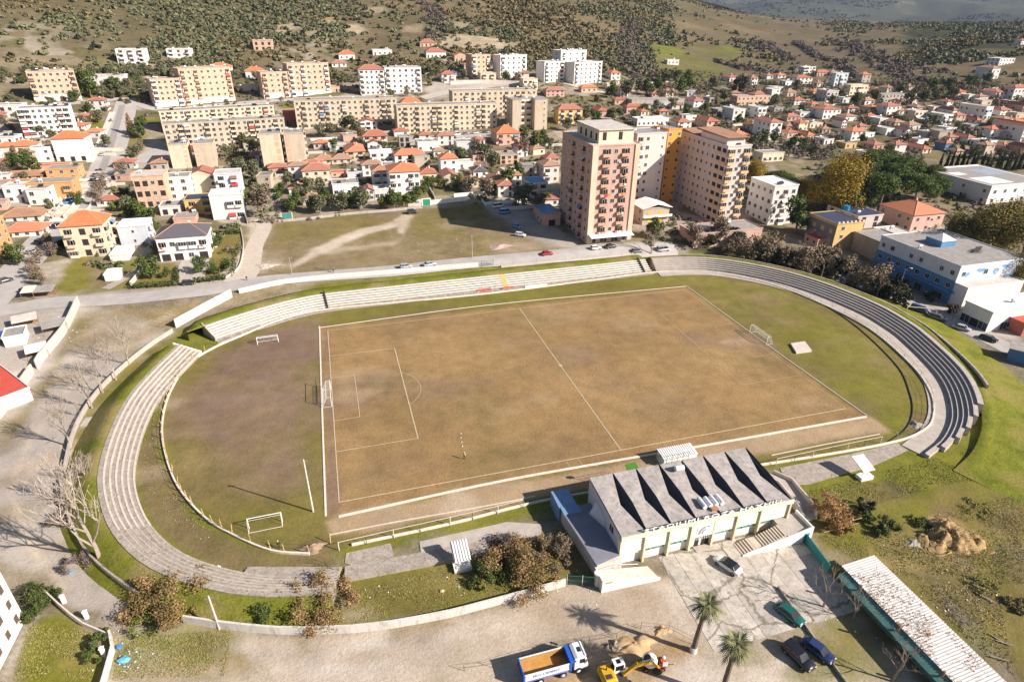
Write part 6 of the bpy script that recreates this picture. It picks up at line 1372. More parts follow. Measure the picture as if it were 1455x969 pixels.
# lavender, orange and cream complex
house('large pale lavender block with rows of small windows and a white lit end', 1016, 320, 67, 30, 209, 9, 'V', 'f', F='gwB', L='wswswwswrr', name='apartment_block', cat='apartment block', D=36, rnd=False, pm=mat('balcony_orange', (.64, .42, .22), .8, .08, 1), tk=0)
lb = [o for o in COL.objects if o.get('label', '').startswith('large pale lavender')][0]; W, D, H = HOUSES[-1][1:]
q = MB(); q.box(W*.05, W*.8, D*.05, D*.55, H+.2, H+2.6); ph = q.build('penthouse', WALL['V'], lb); q = MB(); q.prism([(-.3, .5), (W*.9, .5), (W*.9, D*.62), (-.3, D*.62)], [H+3.0]*4, [H+3.1, H+3.1, H+3.7, H+3.7]); q.build('tiled_roof', tile_b, ph)
q = MB(); q.prism([(.2, D*.63), (W*.9, D*.63), (W*.9, D*.95), (.2, D*.95)], [H+.3]*4, [H+.6, H+.6, H+1.6, H+1.6]); q.build('tiled_roof', tile_b, ph)
apt('deep orange stair tower between the lavender and the cream blocks', (937, 293), (955, 290), 183, 9, 'T', 'w.w', D=9, tk=0, L='w', H=31); apt('cream and white block with yellow front joined to the orange stair tower', (895, 300), (935, 296), 190, 9, 'V', 'bw.s', D=12, tk=2, L='w', H=30.5)
apt('pale block with roof terraces hidden behind the pink tower', (852, 300), (894, 298), 178, 9, 'V', 'www', D=14, tk=2, H=29.5)
house('small house with yellow shutters and a white gabled roof right of the pink tower', 912, 320, 13, 35, 297, 2, 'W', 'O', roofm=None, F='bwb', D=10) if False else None
r, W, D, H = house('small house with yellow shutters and a white gabled roof right of the pink tower', 912, 320, 13, 36, 298, 2, 'B', 'f', F='', D=10); ROOFW = white_roof
q = MB(); q.prism([(-.8, -.9), (W/2, -.9), (W/2, D+.5), (-.8, D+.5)], [H+.2, H+1.8, H+1.8, H+.2], [H+.4, H+2.0, H+2.0, H+.4]); q.prism([(W/2, -.9), (W+.8, -.9), (W+.8, D+.5), (W/2, D+.5)], [H+1.8, H+.2, H+.2, H+1.8], [H+2.0, H+.4, H+.4, H+2.0]); q.build('gabled_roof', white_roof, r)
ys = mat('shutter_yellow', (.66, .42, .06), .7, .1, 2)
for k in range(2):
    for x in (.25, .68): q = MB(); q.box(W*x-.7, W*x+.7, -.06, .02, H/2*k+.7, H/2*k+2.3); q.build('shutter', ys, r)
q = MB(); q.box(-.2, W+.8, -1.3, 0, H/2-.1, H/2+.05); q.box(-.2, W+.8, -1.3, -1.2, H/2+.05, H/2+.95); q.build('balcony', white, r)
# right foreground group
T = [
 ('low rambling building with grey flat roofs right of the bare tree by the tower', 985, 353, 9, 92, 334, 1, 'S', 'g', dict(D=11, F='.w..w.')),
 ('white four storey block with a shaded beige side right of the lavender block', 1090, 320, 34, 30, 266, 4, 'W', 'w', dict(F='wbw', L='wwwv', tk=2)),
 ('cream house with castle like battlements and dark navy roofs', 1181, 355, 40, 32, 320, 3, 'Y', 'n', dict(F='w.', L='vvv')),
 ('tan box shaped building with a grey flat roof left of the blue building', 1254, 377, 48, 32, 350, 2, 'B', 'g', dict(F='ww', L='')),
 ('pink school building with a large orange roof before the yellow planes', 1291, 331, 46, 36, 306, 2, 'S', 'o', dict(F='www', L='w.ww', rh=3.2)),
 ('low white extension attached to the right end of the blue building', 1364, 440, 9, 60, 411, 1, 'W', 'f', dict(F='', D=9)),
 ('white market hall with a wide white roof at the right edge', 1400, 472, 35, 66, 446, 1, 'W', 'w', dict(F='SS', L='SGS')),
 ('large modern white hall with grey roofs beyond the planes at the right edge', 1400, 291, 82, 66, 266, 2, 'W', 'w', dict(F='vvvvvv', L='w.w.w.w', D=36)),
 ('low cream building with dark windows behind the yellow plane', 1082, 231, 2, 28, 219, 1, 'C', 'g', dict(F='vvvv', D=8)),
 ('small pink house with a low red roof below the battlemented house', 1160, 352, 24, 22, 342, 1, 'P', 's', dict(F='', D=7)),
 ('light coloured low house behind the tan box shaped building', 1262, 350, 20, 24, 335, 2, 'W', 'f', dict(D=9)),
 ('small red roofed kiosk at the right edge by the market hall', 1450, 478, 10, 30, 462, 1, 'R', 's', dict(F='S', D=6)),
]
for lab, cx, cy, s, t, top, st, wl_, rf, kw in T: house(lab, cx, cy, s, t, top, st, wl_, rf, **kw)
r, W, D, H = house('blue three storey building with a shaded blue side and cloud painted lit front', 1346, 432, 74, 70, 380, 3, 'L', 'g', F='', L='', D=30, rnd=False)
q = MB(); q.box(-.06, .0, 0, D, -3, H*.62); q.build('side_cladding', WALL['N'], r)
facade(r, 'wwwwwww', 1, H/3, W, (0, 0), 0, z0=H/3); facade(r, 'w.ww.w', 1, H/3, W, (0, 0), 0, z0=H*2/3); facade(r, 'ww.ww.ww', 1, H/3, D, (-.06, D), -pi/2, z0=H*2/3); facade(r, 'vvvvvvvv', 1, H/3, D, (-.06, D), -pi/2, z0=H/3); facade(r, 'SSSS', 1, H/3, D, (-.06, D), -pi/2)
q = MB(); q.box(-1.6, -.06, 0, D, H/3-.15, H/3+.25); q.box(-.9, W, -.7, 0, H/3-.1, H/3+.1); q.build('canopy', WALL['N'], r)
bm = mat('cloud_blue', (.16, .33, .58), .8, .1, 1)
for k, (x, z, w_, h_) in enumerate(((.12, .78, 3, 1.2), (.34, .86, 4, 1.0), (.33, .55, 3, .8), (.58, .78, 2.4, 1.6), (.72, .9, 4, .9), (.8, .6, 4, .8))):
    q = MB(); q.poly([(W*x+w_*.5*cos(a_), -.025-.002*k, H*z+h_*.6*sin(a_)*(1+.3*sin(3*a_))) for a_ in np.linspace(0, 2*pi, 14)[:-1]]); q.build('painted_cloud', bm, r)
q = MB(); c = Vector((W*.45, D*.6, H+.3)); b4 = [(c.x-3, c.y-3, c.z), (c.x+3, c.y-3, c.z), (c.x+3, c.y+3, c.z), (c.x-3, c.y+3, c.z)]
q.box(c.x-3, c.x+3, c.y-3, c.y+3, H+.2, H+2.2); sk = q.build('skylight', WALL['N'], r); q = MB(); tp = (c.x, c.y, H+4); b4 = [(p_[0], p_[1], H+2.2) for p_ in b4]
for i in range(4): q.poly([b4[i], b4[(i+1) % 4], tp])
q.build('skylight_roof', white_roof, sk)
for i in range(3): q = MB(); q.box(0, 2.6, 0, .1, 0, .1); q.box(0, 2.6, .8, .9, 0, 1.1); q.build('roof_frame', dark_metal, r, loc=(W*.55+i*1.5, D*.25+i*.9, H+.3))
hb = [o for o in COL.objects if o.get('label', '').startswith('large modern white hall')][0]; W, D, H = [h[1:] for h in HOUSES if h[0].startswith('large modern white hall')][0]
for x0, x1, y0, y1, m_ in ((.05, .95, .05, .95, grey_roof), (.12, .5, .1, .42, white_roof), (.1, .3, .58, .72, white_roof), (.55, .9, .5, .8, mat('roof_bluegrey', (.30, .34, .42), .7, .1, .5))):
    q = MB(); z_ = H+.235+.02*(m_ is not grey_roof)+.01*x0; q.box(W*x0, W*x1, D*y0, D*y1, z_-.01, z_+.012); q.build('roof_panel', m_, hb)
cb = [o for o in COL.objects if o.get('label', '').startswith('cream house with castle')][0]; W, D, H = [h[1:] for h in HOUSES if h[0].startswith('cream house with castle')][0]
for k in range(7): q = MB(); q.box(W*k/6.5, W*k/6.5+.8, -.2, .15, H+.4, H+1.1); q.build('merlon', WALL['C'], cb)
q = MB(); q.box(-.1, -.02, .3, D-.3, .5, H*.93); q.build('side_cladding', mat('cladding_slate', (.20, .19, .19), .8, .15, .6), cb)
for k in range(3):
    for j in range(2): q = MB(); q.box(-.16, -.09, D*(.1+.3*k), D*(.1+.3*k)+1.5, H*(.2+.4*j), H*(.2+.4*j)+1.6); q.build('yellow_panel', WALL['Y'], cb)
house('slate coloured house with a navy roof and blue tank behind the battlemented house', 1215, 326, 52, 30, 309, 2, 'V', 'n', F='HH', L='HHH', D=17, tk=1)
q = MB(); q.cyl((0, 0, 0), (0, 0, 1.8), 1.3, n=14); bt = q.build('blue_tank', mat('tank_blue', (.02, .22, .45), .4, .1, 2), [o for o in COL.objects if o.get('label', '').startswith('slate coloured')][0], loc=(2, 9, HOUSES[-1][3]+.3))
# ---- middle distance houses: (label, corner x, y, side px, front px, eave y, storeys, wall, roof, options)
M_ = [
 ('cream two storey villa with a red hipped roof left of the flat grey house', 432, 263, 3, 37, 243, 2, 'C', 'r', {}),
 ('long house with an orange red roof and arched tan porch', 493, 229, 3, 26, 216, 2, 'B', 'o', dict(D=17)),
 ('low house with a brown roof left of its twin below the arched house', 448, 235, 2, 24, 228, 1, 'C', 'b', dict(D=8)),
 ('low house with a brown roof right of its twin below the arched house', 472, 234, 2, 28, 227, 1, 'C', 'b', dict(D=8)),
 ('house with a red hipped roof and open balconies below the long cream block', 517, 209, 2, 34, 194, 2, 'B', 'r', dict(F='bbb')),
 ('small white house with a dark red roof in front of the balconied house', 523, 213, 1, 20, 204, 1, 'W', 'R', dict(D=6, rh=1.4)),
 ('white flat roofed house with a pale blue rear below the small dark red roof', 527, 232, 1, 33, 219, 2, 'W', 'w', dict(D=9)),
 ('white house with three arched gables under a long orange roof', 562, 236, 1, 42, 221, 2, 'W', 'o', dict(F='HHH', D=9)),
 ('white three storey villa with a bright orange roof and dark balconies', 556, 281, 4, 42, 245, 3, 'W', 'o', dict(F='bw.bv', D=13, rh=2.6)),
 ('white and grey terrace house left of the bright orange roofed villa', 531, 266, 3, 24, 244, 2, 'W', 'b', dict(D=10, F='gg')),
 ('small cream house with a dark orange roof right of the three storey villa', 597, 257, 2, 24, 247, 1, 'C', 'r', dict(D=8)),
 ('cream gabled house with a red roof beside the dry garden', 631, 262, 6, 20, 251, 1, 'C', 'R', dict(D=11, rh=1.6)),
 ('tall white house with an orange hipped roof and an orange side', 627, 247, 9, 24, 226, 2, 'W', 'o', dict(F='ww', D=9)),
 ('little house with a red lean to roof above the olive trees', 519, 286, 3, 13, 271, 2, 'V', 'R', dict(D=7, rh=1.2)),
 ('white glazed conservatory house beside the little red roofed house', 533, 284, 1, 20, 270, 1, 'W', 'w', dict(F='vvv', D=7)),
 ('low flat white house with a grey roof among the gardens', 474, 279, 2, 36, 263, 1, 'W', 'g', dict(F='w.d.', D=9)),
 ('small pinkish shed with a red roof behind the flat grey house', 471, 252, 1, 20, 247, 1, 'P', 's', dict(D=5)),
 ('left of two white houses with grey flat roofs below the row of cars', 594, 216, 5, 30, 203, 1, 'W', 'g', dict(F='w.w.')),
 ('right of two white houses with grey flat roofs below the row of cars', 649, 215, 6, 26, 203, 1, 'W', 'g', dict(F='w.w')),
 ('grey concrete shell of a house with dark openings under the longest cream block', 568, 210, 2, 15, 196, 2, 'G', 'g', dict(F='HH', D=7)),
 ('large pink house with steep orange roofs below the two wing block', 706, 207, 13, 33, 190, 2, 'P', 'o', dict(F='bwb', D=13, rh=3.4)),
 ('unfinished brick house with an orange front and a dark flat top', 711, 234, 9, 26, 222, 2, 'K', 'g', dict(F='HwH', D=10)),
 ('low cottage with a grey hipped roof above the walled dry garden', 673, 253, 8, 20, 244, 1, 'W', 'd', dict(D=9, rh=1.5)),
 ('white cottage with a tan hipped roof right of the grey roofed cottage', 697, 264, 6, 24, 255, 1, 'W', 'b', dict(D=9, rh=1.6)),
 ('two storey house with a blue roof terrace left of the pink tower', 752, 281, 17, 26, 262, 2, 'W', 'u', dict(F='bb', D=11)),
 ('beige house with a brown hipped roof behind the blue terraced house', 772, 260, 15, 22, 236, 2, 'V', 'b', dict(D=10, rh=1.6)),
 ('house with a red roof just behind the beige brown roofed house', 776, 236, 6, 20, 226, 2, 'B', 'r', dict(D=8)),
 ('low workshop with bright blue roofing at the left foot of the pink tower', 772, 322, 20, 24, 306, 1, 'P', 'u', dict(F='G', D=13)),
 ('orange and white three storey house with layered red roofs right of the two wing block', 793, 177, 7, 34, 156, 3, 'Y', 'r', dict(F='bbb', pm=WALL['W'], rh=2.4)),
 ('pink house with a red roof behind the two wing block', 776, 138, 5, 26, 129, 2, 'P', 'r', {}),
 ('small cream house with an orange roof right of the pink red roofed house', 826, 132, 4, 22, 125, 1, 'C', 'o', {}),
 ('cream flat house with a green awning above the two wing block', 743, 128, 1, 21, 113, 2, 'C', 'f', dict(F='a1a1a1'[:0]+'bbb')),
 ('white house with a red roof at the left end of the gravel yard', 628, 118, 2, 20, 106, 2, 'W', 'r', dict(F='bb')),
 ('house with a dark hipped roof left of the small orange brick block', 641, 109, 1, 24, 103, 1, 'W', 'd', {}),
 ('cream two storey house with wide balconies below the small orange brick block', 683, 118, 1, 22, 105, 2, 'C', 'f', dict(F='bb')),
 ('red brick shed with an orange gable roof beside the quarry', 646, 88, 2, 20, 79, 1, 'K', 'O', {}),
 ('white house under the quarry with a red roof at its left end', 606, 83, 1, 28, 74, 1, 'W', 'r', {}),
 ('dark red roofed house at the left end of the quarry', 597, 67, 1, 24, 61, 1, 'K', 'r', {}),
 ('long low white house in the trees left of the quarry', 530, 79, 1, 27, 72, 1, 'W', 'f', {}),
 ('white house with an orange roof on the hillside above the red roofed white block', 482, 85, 1, 22, 77, 1, 'W', 'o', {}),
 ('white cottage with a pale brown roof right of the taller orange brick half', 472, 96, 1, 20, 90, 1, 'W', 'b', {}),
 ('red brick low shed beside the hill road right of the orange brick block', 465, 132, 1, 18, 124, 1, 'K', 'g', {}),
 ('house with an orange roof peeping right of the upper orange brick half', 350, 112, 1, 24, 101, 1, 'W', 'o', {}),
 ('orange hipped roof house directly behind the upper orange brick half', 298, 106, 1, 29, 96, 2, 'W', 'o', {}),
 ('house with a red roof and white wall behind the lower orange brick half', 249, 118, 1, 24, 107, 2, 'W', 'r', {}),
 ('white three storey villa alone on the wooded hillside', 168, 90, 4, 36, 71, 3, 'W', 'f', dict(F='bbb', D=10)),
 ('low white house on the hillside right of the lone villa', 238, 82, 2, 31, 71, 2, 'W', 'f', dict(F='bvb')),
 ('long low white house behind the round green tree on the upper left', 125, 122, 2, 46, 109, 1, 'W', 'f', dict(F='w.w.H')),
 ('concrete shell of an unfinished house high on the hillside', 361, 72, 1, 26, 58, 2, 'K', 'g', dict(F='HHH')),
 ('small dwelling with a red roof between the cream blocks', 404, 176, 1, 19, 160, 1, 'R', 's', dict(D=7)),
 ('house with an orange hipped roof between the two long cream blocks', 571, 152, 1, 28, 146, 2, 'W', 'o', {}),
 ('white gabled house with a dark red roof in front of the first long cream block', 512, 187, 1, 24, 174, 2, 'W', 'R', dict(rh=1.6)),
 ('long low grey building beyond the gardens behind the tower', 897, 153, 3, 75, 143, 1, 'G', 'g', dict(D=9)),
 ('long pale retaining building below the bushy slope', 862, 128, 2, 72, 120, 1, 'C', 'f', dict(D=5, F='')),
 ('low white house with red roofing behind the tower roof', 850, 166, 12, 16, 158, 1, 'P', 'r', {}),
 ('low house with a pinkish wall right of the other low house behind the tower roof', 890, 162, 6, 26, 152, 1, 'P', 'r', {}),
 ('house with a red hipped roof and blue ground floor above the lavender block', 985, 153, 15, 15, 144, 2, 'L', 'r', {}),
 ('white flat roofed house right of the blue based red roofed house', 1040, 172, 16, 16, 156, 2, 'W', 'f', {}),
 ('house with a red hipped roof right behind the cream and orange blocks', 963, 184, 13, 18, 174, 2, 'W', 'r', {}),
 ('brick house with a dark red hipped roof behind the lavender block', 1003, 186, 18, 17, 173, 2, 'K', 'r', {}),
 ('house with an orange red hipped roof at the far end of the lavender block', 1042, 203, 13, 18, 192, 2, 'W', 'o', {}),
 ('long low white shed roof behind the cream block roofs', 905, 180, 8, 44, 170, 1, 'W', 'w', dict(D=8)),
 ('tiny white hut below the green terraced field', 948, 92, 5, 16, 86, 1, 'W', 'g', {}),
 ('white orange roofed house right of the last white block under the hill', 868, 114, 9, 13, 104, 2, 'W', 'o', {}),
 # left side
 ('long white house cut by the left edge below the lone orange block', 35, 168, 6, 44, 150, 2, 'W', 'g', dict(c='r', D=9, F='vvHvv')),
 ('white house with a large blank upper wall and an orange roof beside the main street', 128, 229, 8, 38, 196, 3, 'W', 'o', dict(c='r', F='...', ground='HHH', D=11)),
 ('cream house with an orange gable roof and a dish left of the dense green tree', 50, 217, 4, 42, 207, 1, 'C', 'o', dict(c='r', D=8)),
 ('low shed with a long red roof below the white balconied house', 98, 243, 3, 44, 236, 1, 'K', 's', dict(c='r', D=6, F='')),
 ('upper orange house with a grey flat roof above its orange neighbour', 114, 256, 8, 37, 240, 2, 'O', 'g', dict(c='r', D=9)),
 ('front orange house with a grey roof and deep balconies by the red awning', 109, 284, 6, 52, 259, 2, 'O', 'g', dict(c='r', D=9, F='bb.b')),
 ('low house with a tan hipped roof left of the upper orange house', 62, 256, 4, 48, 249, 1, 'B', 'b', dict(c='r', D=8, rh=1.5)),
 ('long house with a brown roof cut by the left edge, below the tan hipped roof', 50, 268, 4, 56, 261, 1, 'C', 'b', dict(c='r', D=8, rh=1.4)),
 ('house with a weathered brown hipped roof above the bright orange hipped one', 60, 313, 4, 48, 306, 1, 'W', 'b', dict(c='r', D=10, rh=2.)),
 ('small house with a bright orange hipped roof beside the bare street trees', 62, 335, 4, 46, 327, 1, 'W', 'o', dict(c='r', D=9, rh=2.)),
 ('peach coloured block cut by the left picture edge', 9, 368, 2, 34, 318, 4, 'O', 'f', dict(c='r', F='ww', D=8)),
 ('large cream villa with orange roofs and white balconies beside the main street', 158, 362, 22, 50, 318, 3, 'C', 'o', dict(c='r', D=11, F='bHb', R='bvb', rh=3.4)),
 ('pale blue boxy house with a white roof right of the orange roofed villa', 215, 347, 7, 36, 321, 2, 'L', 'w', dict(c='r', D=9, F='.s.')),
 ('white villa with a dark hipped roof and green glass beside the hedged garden', 300, 366, 2, 63, 333, 2, 'W', 'd', dict(c='r', D=12, F='bvgbb', ground='GGvG', rh=2.6)),
 ('unfinished brick house of three storeys with dark empty openings', 199, 296, 11, 38, 252, 3, 'K', 'f', dict(F='HHwH', L='HH', D=10)),
 ('white three storey house with green shutters right of the unfinished brick house', 240, 285, 2, 31, 254, 3, 'W', 'g', dict(F='vv', D=9)),
 ('cream house with a red gabled front behind the orange dark roofed house', 269, 277, 2, 40, 251, 3, 'C', 'R', dict(F='w.w', D=9, rh=2.6)),
 ('light blue three storey house with white balconies', 310, 280, 2, 33, 249, 3, 'L', 'f', dict(F='bb', D=9, pm=WALL['L'])),
 ('orange house with a dark flat roof in front of the light blue house', 266, 306, 2, 37, 286, 2, 'Y', 'n', dict(F='bb', D=9)),
 ('white flat roofed house with an outside stair right of the orange dark roofed house', 304, 313, 2, 41, 279, 2, 'W', 'w', dict(F='..bb', D=9)),
 ('low grey roofed porch house left of the orange dark roofed house', 229, 307, 2, 26, 295, 1, 'W', 'g', dict(F='HH', D=8)),
 ('small flat roofed house with pinkish walls behind the dark roofed white villa', 248, 320, 2, 28, 312, 1, 'P', 'g', dict(F='', D=8)),
 ('white lean to shed in front of the large cream villa', 158, 372, 4, 22, 364, 1, 'W', 'w', dict(D=9, F='', c='l')),
 ('small white hut on the lot right of the lean to shed', 150, 400, 4, 18, 392, 1, 'W', 'w', dict(D=5, F='')),
 ('long tan brick barracks with rows of windows on the right slope', 1046, 151, 5, 46, 138, 2, 'K', 'g', dict(D=8, F='wwwwwwww', rnd=False)),
 ('small house with bright red roofing at the left edge of the yard', -8, 590, 6, 30, 560, 1, 'W', 's', dict(c='l', D=26, W=7.5, F='', rot=38, H=3.)),
 ('small white box house by the blue tarpaulin at the left edge', 8, 494, 3, 24, 482, 1, 'W', 'g', dict(D=6, F='', rot=12)),
]
for lab, cx, cy, s, t, top, st, wl_, rf, kw in M_: house(lab, cx, cy, s, t, top, st, wl_, rf, **kw)
# ---- houses of the hillside quarter at the upper right; labels built from what stands nearest
LMK = [(1090, 190, 'tall blank sided white block'), (1068, 147, 'long tan barracks'), (1190, 112, 'blue and white cubic house'), (1217, 190, 'white house with the wide orange roof'), (1168, 160, 'white house with many dark windows'), (1260, 155, 'white cube house'), (1265, 138, 'grey concrete shell'), (1382, 160, 'house with the tall white end wall'), (1430, 190, 'largest orange roof'), (1337, 208, 'bright blue hut'), (1400, 104, 'brown roofed house up the slope'),
 (1177, 250, 'golden plane'), (1385, 255, 'large white hall'), (985, 148, 'blue based red roofed house'), (1003, 178, 'brick house behind the lavender block'), (905, 175, 'long white shed roof'), (805, 165, 'house with layered red roofs'), (750, 165, 'two wing block'), (720, 195, 'large pink house'), (712, 228, 'unfinished orange fronted house'), (673, 248, 'grey roofed cottage'), (697, 258, 'tan roofed cottage'), (755, 270, 'blue terraced house'), (640, 240, 'tall white orange roofed house'), (575, 260, 'bright orange roofed villa'), (585, 225, 'house with three arched gables'), (530, 200, 'balconied red roofed house'), (505, 225, 'house with the arched porch'), (450, 250, 'cream villa with green shutters'), (490, 270, 'flat grey house'), (620, 283, 'green gate'), (425, 215, 'blank ended pair'), (320, 190, 'lower cream block'), (640, 170, 'longest cream block'), (490, 160, 'first long cream block'), (80, 120, 'lone orange block'), (70, 175, 'white faced brick block'), (108, 210, 'white balconied house'), (85, 262, 'front orange house'), (135, 325, 'orange roofed villa'), (215, 270, 'unfinished brick house'), (325, 262, 'light blue house'), (40, 320, 'bright orange hipped roof'), (290, 120, 'upper orange brick half'), (425, 115, 'taller orange brick half'), (555, 115, 'red roofed white block'), (730, 98, 'white block by the brick one'), (830, 105, 'white block at the hill foot'), (935, 150, 'long grey building'), (895, 124, 'long retaining wall'), (948, 88, 'tiny white hut'), (1005, 260, 'lavender block'), (840, 270, 'pink tower')]
def place_label(desc, cx, cy):
    cand = sorted(LMK, key=lambda l: hypot(l[0]-cx, (l[1]-cy)*1.4)); out = None
    def rel(l): return ('left of' if cx < l[0] else 'right of') if abs(cx-l[0]) > abs(cy-l[1])*1.2 else ('above' if cy < l[1] else 'below')
    for pre in ('', 'just '):
        for l in cand[:3]:
            t = f"{desc} {pre}{rel(l)} the {l[2]}"; out = out or t
            if t not in LABELS and len(t.split()) <= 16: return t
    for l in cand[1:4]:
        t = f"{desc} between the {cand[0][2]} and the {l[2]}"
        if t not in LABELS and len(t.split()) <= 16: return t
    return out
Rr = [
 (1091, 199, 24, 15, 174, 3, 'W', 'r', 'tall white block with a blank lit side and a small red roof'), (1075, 169, 15, 11, 154, 2, 'W', 'f', None), (1066, 121, 6, 9, 111, 2, 'W', 'r', None), (1140, 105, 4, 16, 96, 2, 'W', 'f', None), (1160, 109, 4, 17, 103, 1, 'P', 'r', None), (1131, 121, 10, 20, 111, 2, 'W', 'r', None),
 (1184, 123, 8, 16, 105, 3, 'L', 'f', 'blue and white cubic house of three storeys on the right slope'), (1206, 136, 4, 22, 122, 2, 'C', 'f', None), (1172, 145, 14, 15, 130, 2, 'V', 'f', None), (1168, 170, 20, 22, 156, 2, 'W', 'r', 'white house with a long row of dark windows and a small red roof'), (1118, 173, 8, 16, 166, 1, 'P', 'r', None), (1195, 183, 14, 6, 173, 2, 'W', 'R', None),
 (1208, 201, 16, 18, 187, 2, 'W', 'o', 'white house with a wide orange roof behind the pine crowns'), (1146, 200, 14, 8, 192, 1, 'C', 'o', None), (1150, 183, 2, 16, 176, 1, 'C', 'f', None), (1258, 165, 15, 16, 151, 2, 'W', 'r', 'white cube house with a red roof below the grey shell'), (1250, 147, 6, 32, 135, 2, 'G', 'g', 'grey concrete shell of a wide house on the right slope'), (1297, 173, 14, 14, 159, 2, 'C', 'f', None),
 (1270, 181, 24, 12, 174, 1, 'C', 'b', None), (1258, 193, 18, 10, 184, 1, 'W', 'f', None), (1285, 197, 14, 6, 186, 2, 'W', 'R', None), (1337, 178, 23, 11, 164, 2, 'W', 'f', None), (1352, 166, 20, 4, 157, 1, 'W', 'r', None), (1396, 171, 33, 8, 153, 2, 'W', 'f', 'white house with a tall white lit end wall at the upper right'), (1386, 177, 22, 6, 171, 1, 'W', 'r', None),
 (1449, 201, 40, 6, 179, 2, 'W', 'o', 'largest orange roofed white house at the right edge'), (1440, 181, 26, 12, 173, 1, 'C', 'o', None), (1373, 204, 22, 8, 196, 1, 'W', 'r', None), (1341, 215, 13, 7, 204, 1, 'N', 'r', 'bright blue walled hut with a red roof at the right'), (1310, 219, 30, 10, 212, 1, 'C', 'r', None), (1358, 220, 12, 8, 215, 1, 'C', 'b', None),
 (1406, 113, 20, 9, 97, 2, 'W', 'b', 'white house with a brown roof up the right slope'), (1418, 94, 16, 17, 84, 2, 'W', 'f', None), (1412, 143, 20, 17, 131, 2, 'W', 'r', None), (1437, 142, 12, 16, 125, 2, 'W', 'r', None), (1452, 159, 22, 4, 150, 1, 'P', 'r', None), (1452, 221, 20, 4, 209, 1, 'P', 'r', None), (1450, 64, 8, 6, 58, 1, 'W', 'r', None), (1036, 117, 12, 13, 110, 1, 'W', 'r', None), (1066, 186, 12, 12, 178, 1, 'C', 'r', None),
 (1392, 209, 14, 18, 202, 1, 'W', 'g', None), (1232, 172, 10, 12, 166, 1, 'B', 'r', None), (1290, 186, 12, 14, 178, 1, 'W', 'b', None), (1315, 197, 14, 12, 189, 1, 'G', 'g', None), (1240, 214, 16, 12, 206, 1, 'K', 'r', None), (1200, 212, 14, 14, 205, 1, 'Y', 'g', None), (1170, 206, 14, 12, 199, 1, 'W', 'g', None), (1425, 215, 16, 12, 208, 1, 'C', 'r', None), (1345, 190, 14, 10, 183, 1, 'W', 'f', None), (1118, 138, 8, 12, 131, 1, 'B', 'b', None), (1098, 130, 8, 14, 125, 1, 'W', 'g', None), (1228, 150, 8, 12, 143, 1, 'W', 'b', None), (1420, 165, 12, 12, 157, 2, 'W', 'r', None), (1375, 143, 10, 12, 136, 1, 'W', 'g', None), (1128, 150, 8, 14, 143, 2, 'W', 'r', None), (1325, 160, 10, 8, 153, 1, 'C', 'f', None), (1105, 112, 8, 10, 107, 1, 'W', 'o', None)]
WN = {'W': 'white', 'C': 'cream', 'B': 'beige', 'P': 'pinkish', 'G': 'grey', 'V': 'pale', 'K': 'brick', 'Y': 'yellow', 'N': 'blue', 'L': 'pale blue'}
RN = {'r': 'red hipped roof', 'o': 'orange roof', 'f': 'pale flat roof', 'g': 'grey flat roof', 'b': 'brown roof', 'R': 'red gable roof'}
for cx, cy, s, t, top, st, wl_, rf, lab in Rr:
    if lab is None:
        lab = place_label(f"{WN[wl_]} {'two storey' if st > 1 else 'low'} house with {RN[rf]}", cx, cy)
    house(lab, cx, cy, s, t, top, st, wl_, rf, rh=1.5, group='houses of the hillside quarter')
# smaller houses and sheds that fill the streets between
def fillers():
    used = [(r[0], r[1]) for r in Rr]+[(m[1], m[2]) for m in M_]+[(t[1], t[2]) for t in T]; rg = random.Random(21)
    zones = [([(1050, 112), (1200, 100), (1240, 125), (1300, 128), (1455, 150), (1455, 222), (1230, 226), (1060, 195)], 60, (15, 9), 1), ([(860, 140), (1050, 120), (1060, 190), (960, 172), (850, 176)], 14, (15, 9), 1), ([(440, 205), (560, 192), (690, 212), (780, 212), (785, 300), (620, 262), (440, 262)], 22, (20, 13), .8), ([(0, 170), (30, 200), (60, 205), (75, 300), (0, 310)], 12, (22, 12), .8), ([(325, 200), (372, 198), (440, 240), (440, 292), (395, 305), (352, 290), (345, 235)], 12, (17, 11), .8), ([(140, 150), (180, 165), (150, 225), (60, 232), (30, 205), (110, 200)], 7, (20, 12), .8), ([(180, 235), (235, 240), (235, 250), (195, 250), (180, 300), (150, 300)], 4, (20, 12), .8), ([(600, 95), (760, 90), (765, 116), (690, 118), (600, 116)], 6, (16, 9), .8)]
    for poly, n, (dx, dy), k in zones:
        x0, x1 = min(p[0] for p in poly), max(p[0] for p in poly); y0, y1 = min(p[1] for p in poly), max(p[1] for p in poly); c = 0
        for _ in range(900):
            cx, cy = rg.uniform(x0, x1), rg.uniform(y0, y1)
            if not inside(poly, np.array([cx]), np.array([cy]))[0] or any(abs(cx-u) < dx and abs(cy-v) < dy for u, v in used): continue
            used.append((cx, cy)); wl_ = rg.choice('WWWCBPG'); rf = rg.choice('rrrobbgfg'); low = rg.random() < .75; s_, t_ = rg.uniform(8, 14)*k, rg.uniform(9, 15)
            p = G(cx, cy); h_ = (2.8 if low else 5.4)*rg.uniform(.9, 1.2)
            house(place_label(f"small {WN[wl_]} {'shed' if low else 'house'} with {RN[rf]}", cx, cy), cx, cy, s_, t_, None, 1 if low else 2, wl_, rf, H=h_, rh=1.2, W=rg.uniform(5.5, 9), D=rg.uniform(5, 9), rot=rg.uniform(-12, 12), group='small houses and sheds of the town', name='house' if not low else 'shed', cat='house' if not low else 'shed', F=rg.choice(('w.', 'wd', '.w')), c='r' if cx < 200 else 'l')
            c += 1
            if c >= n: break
fillers()
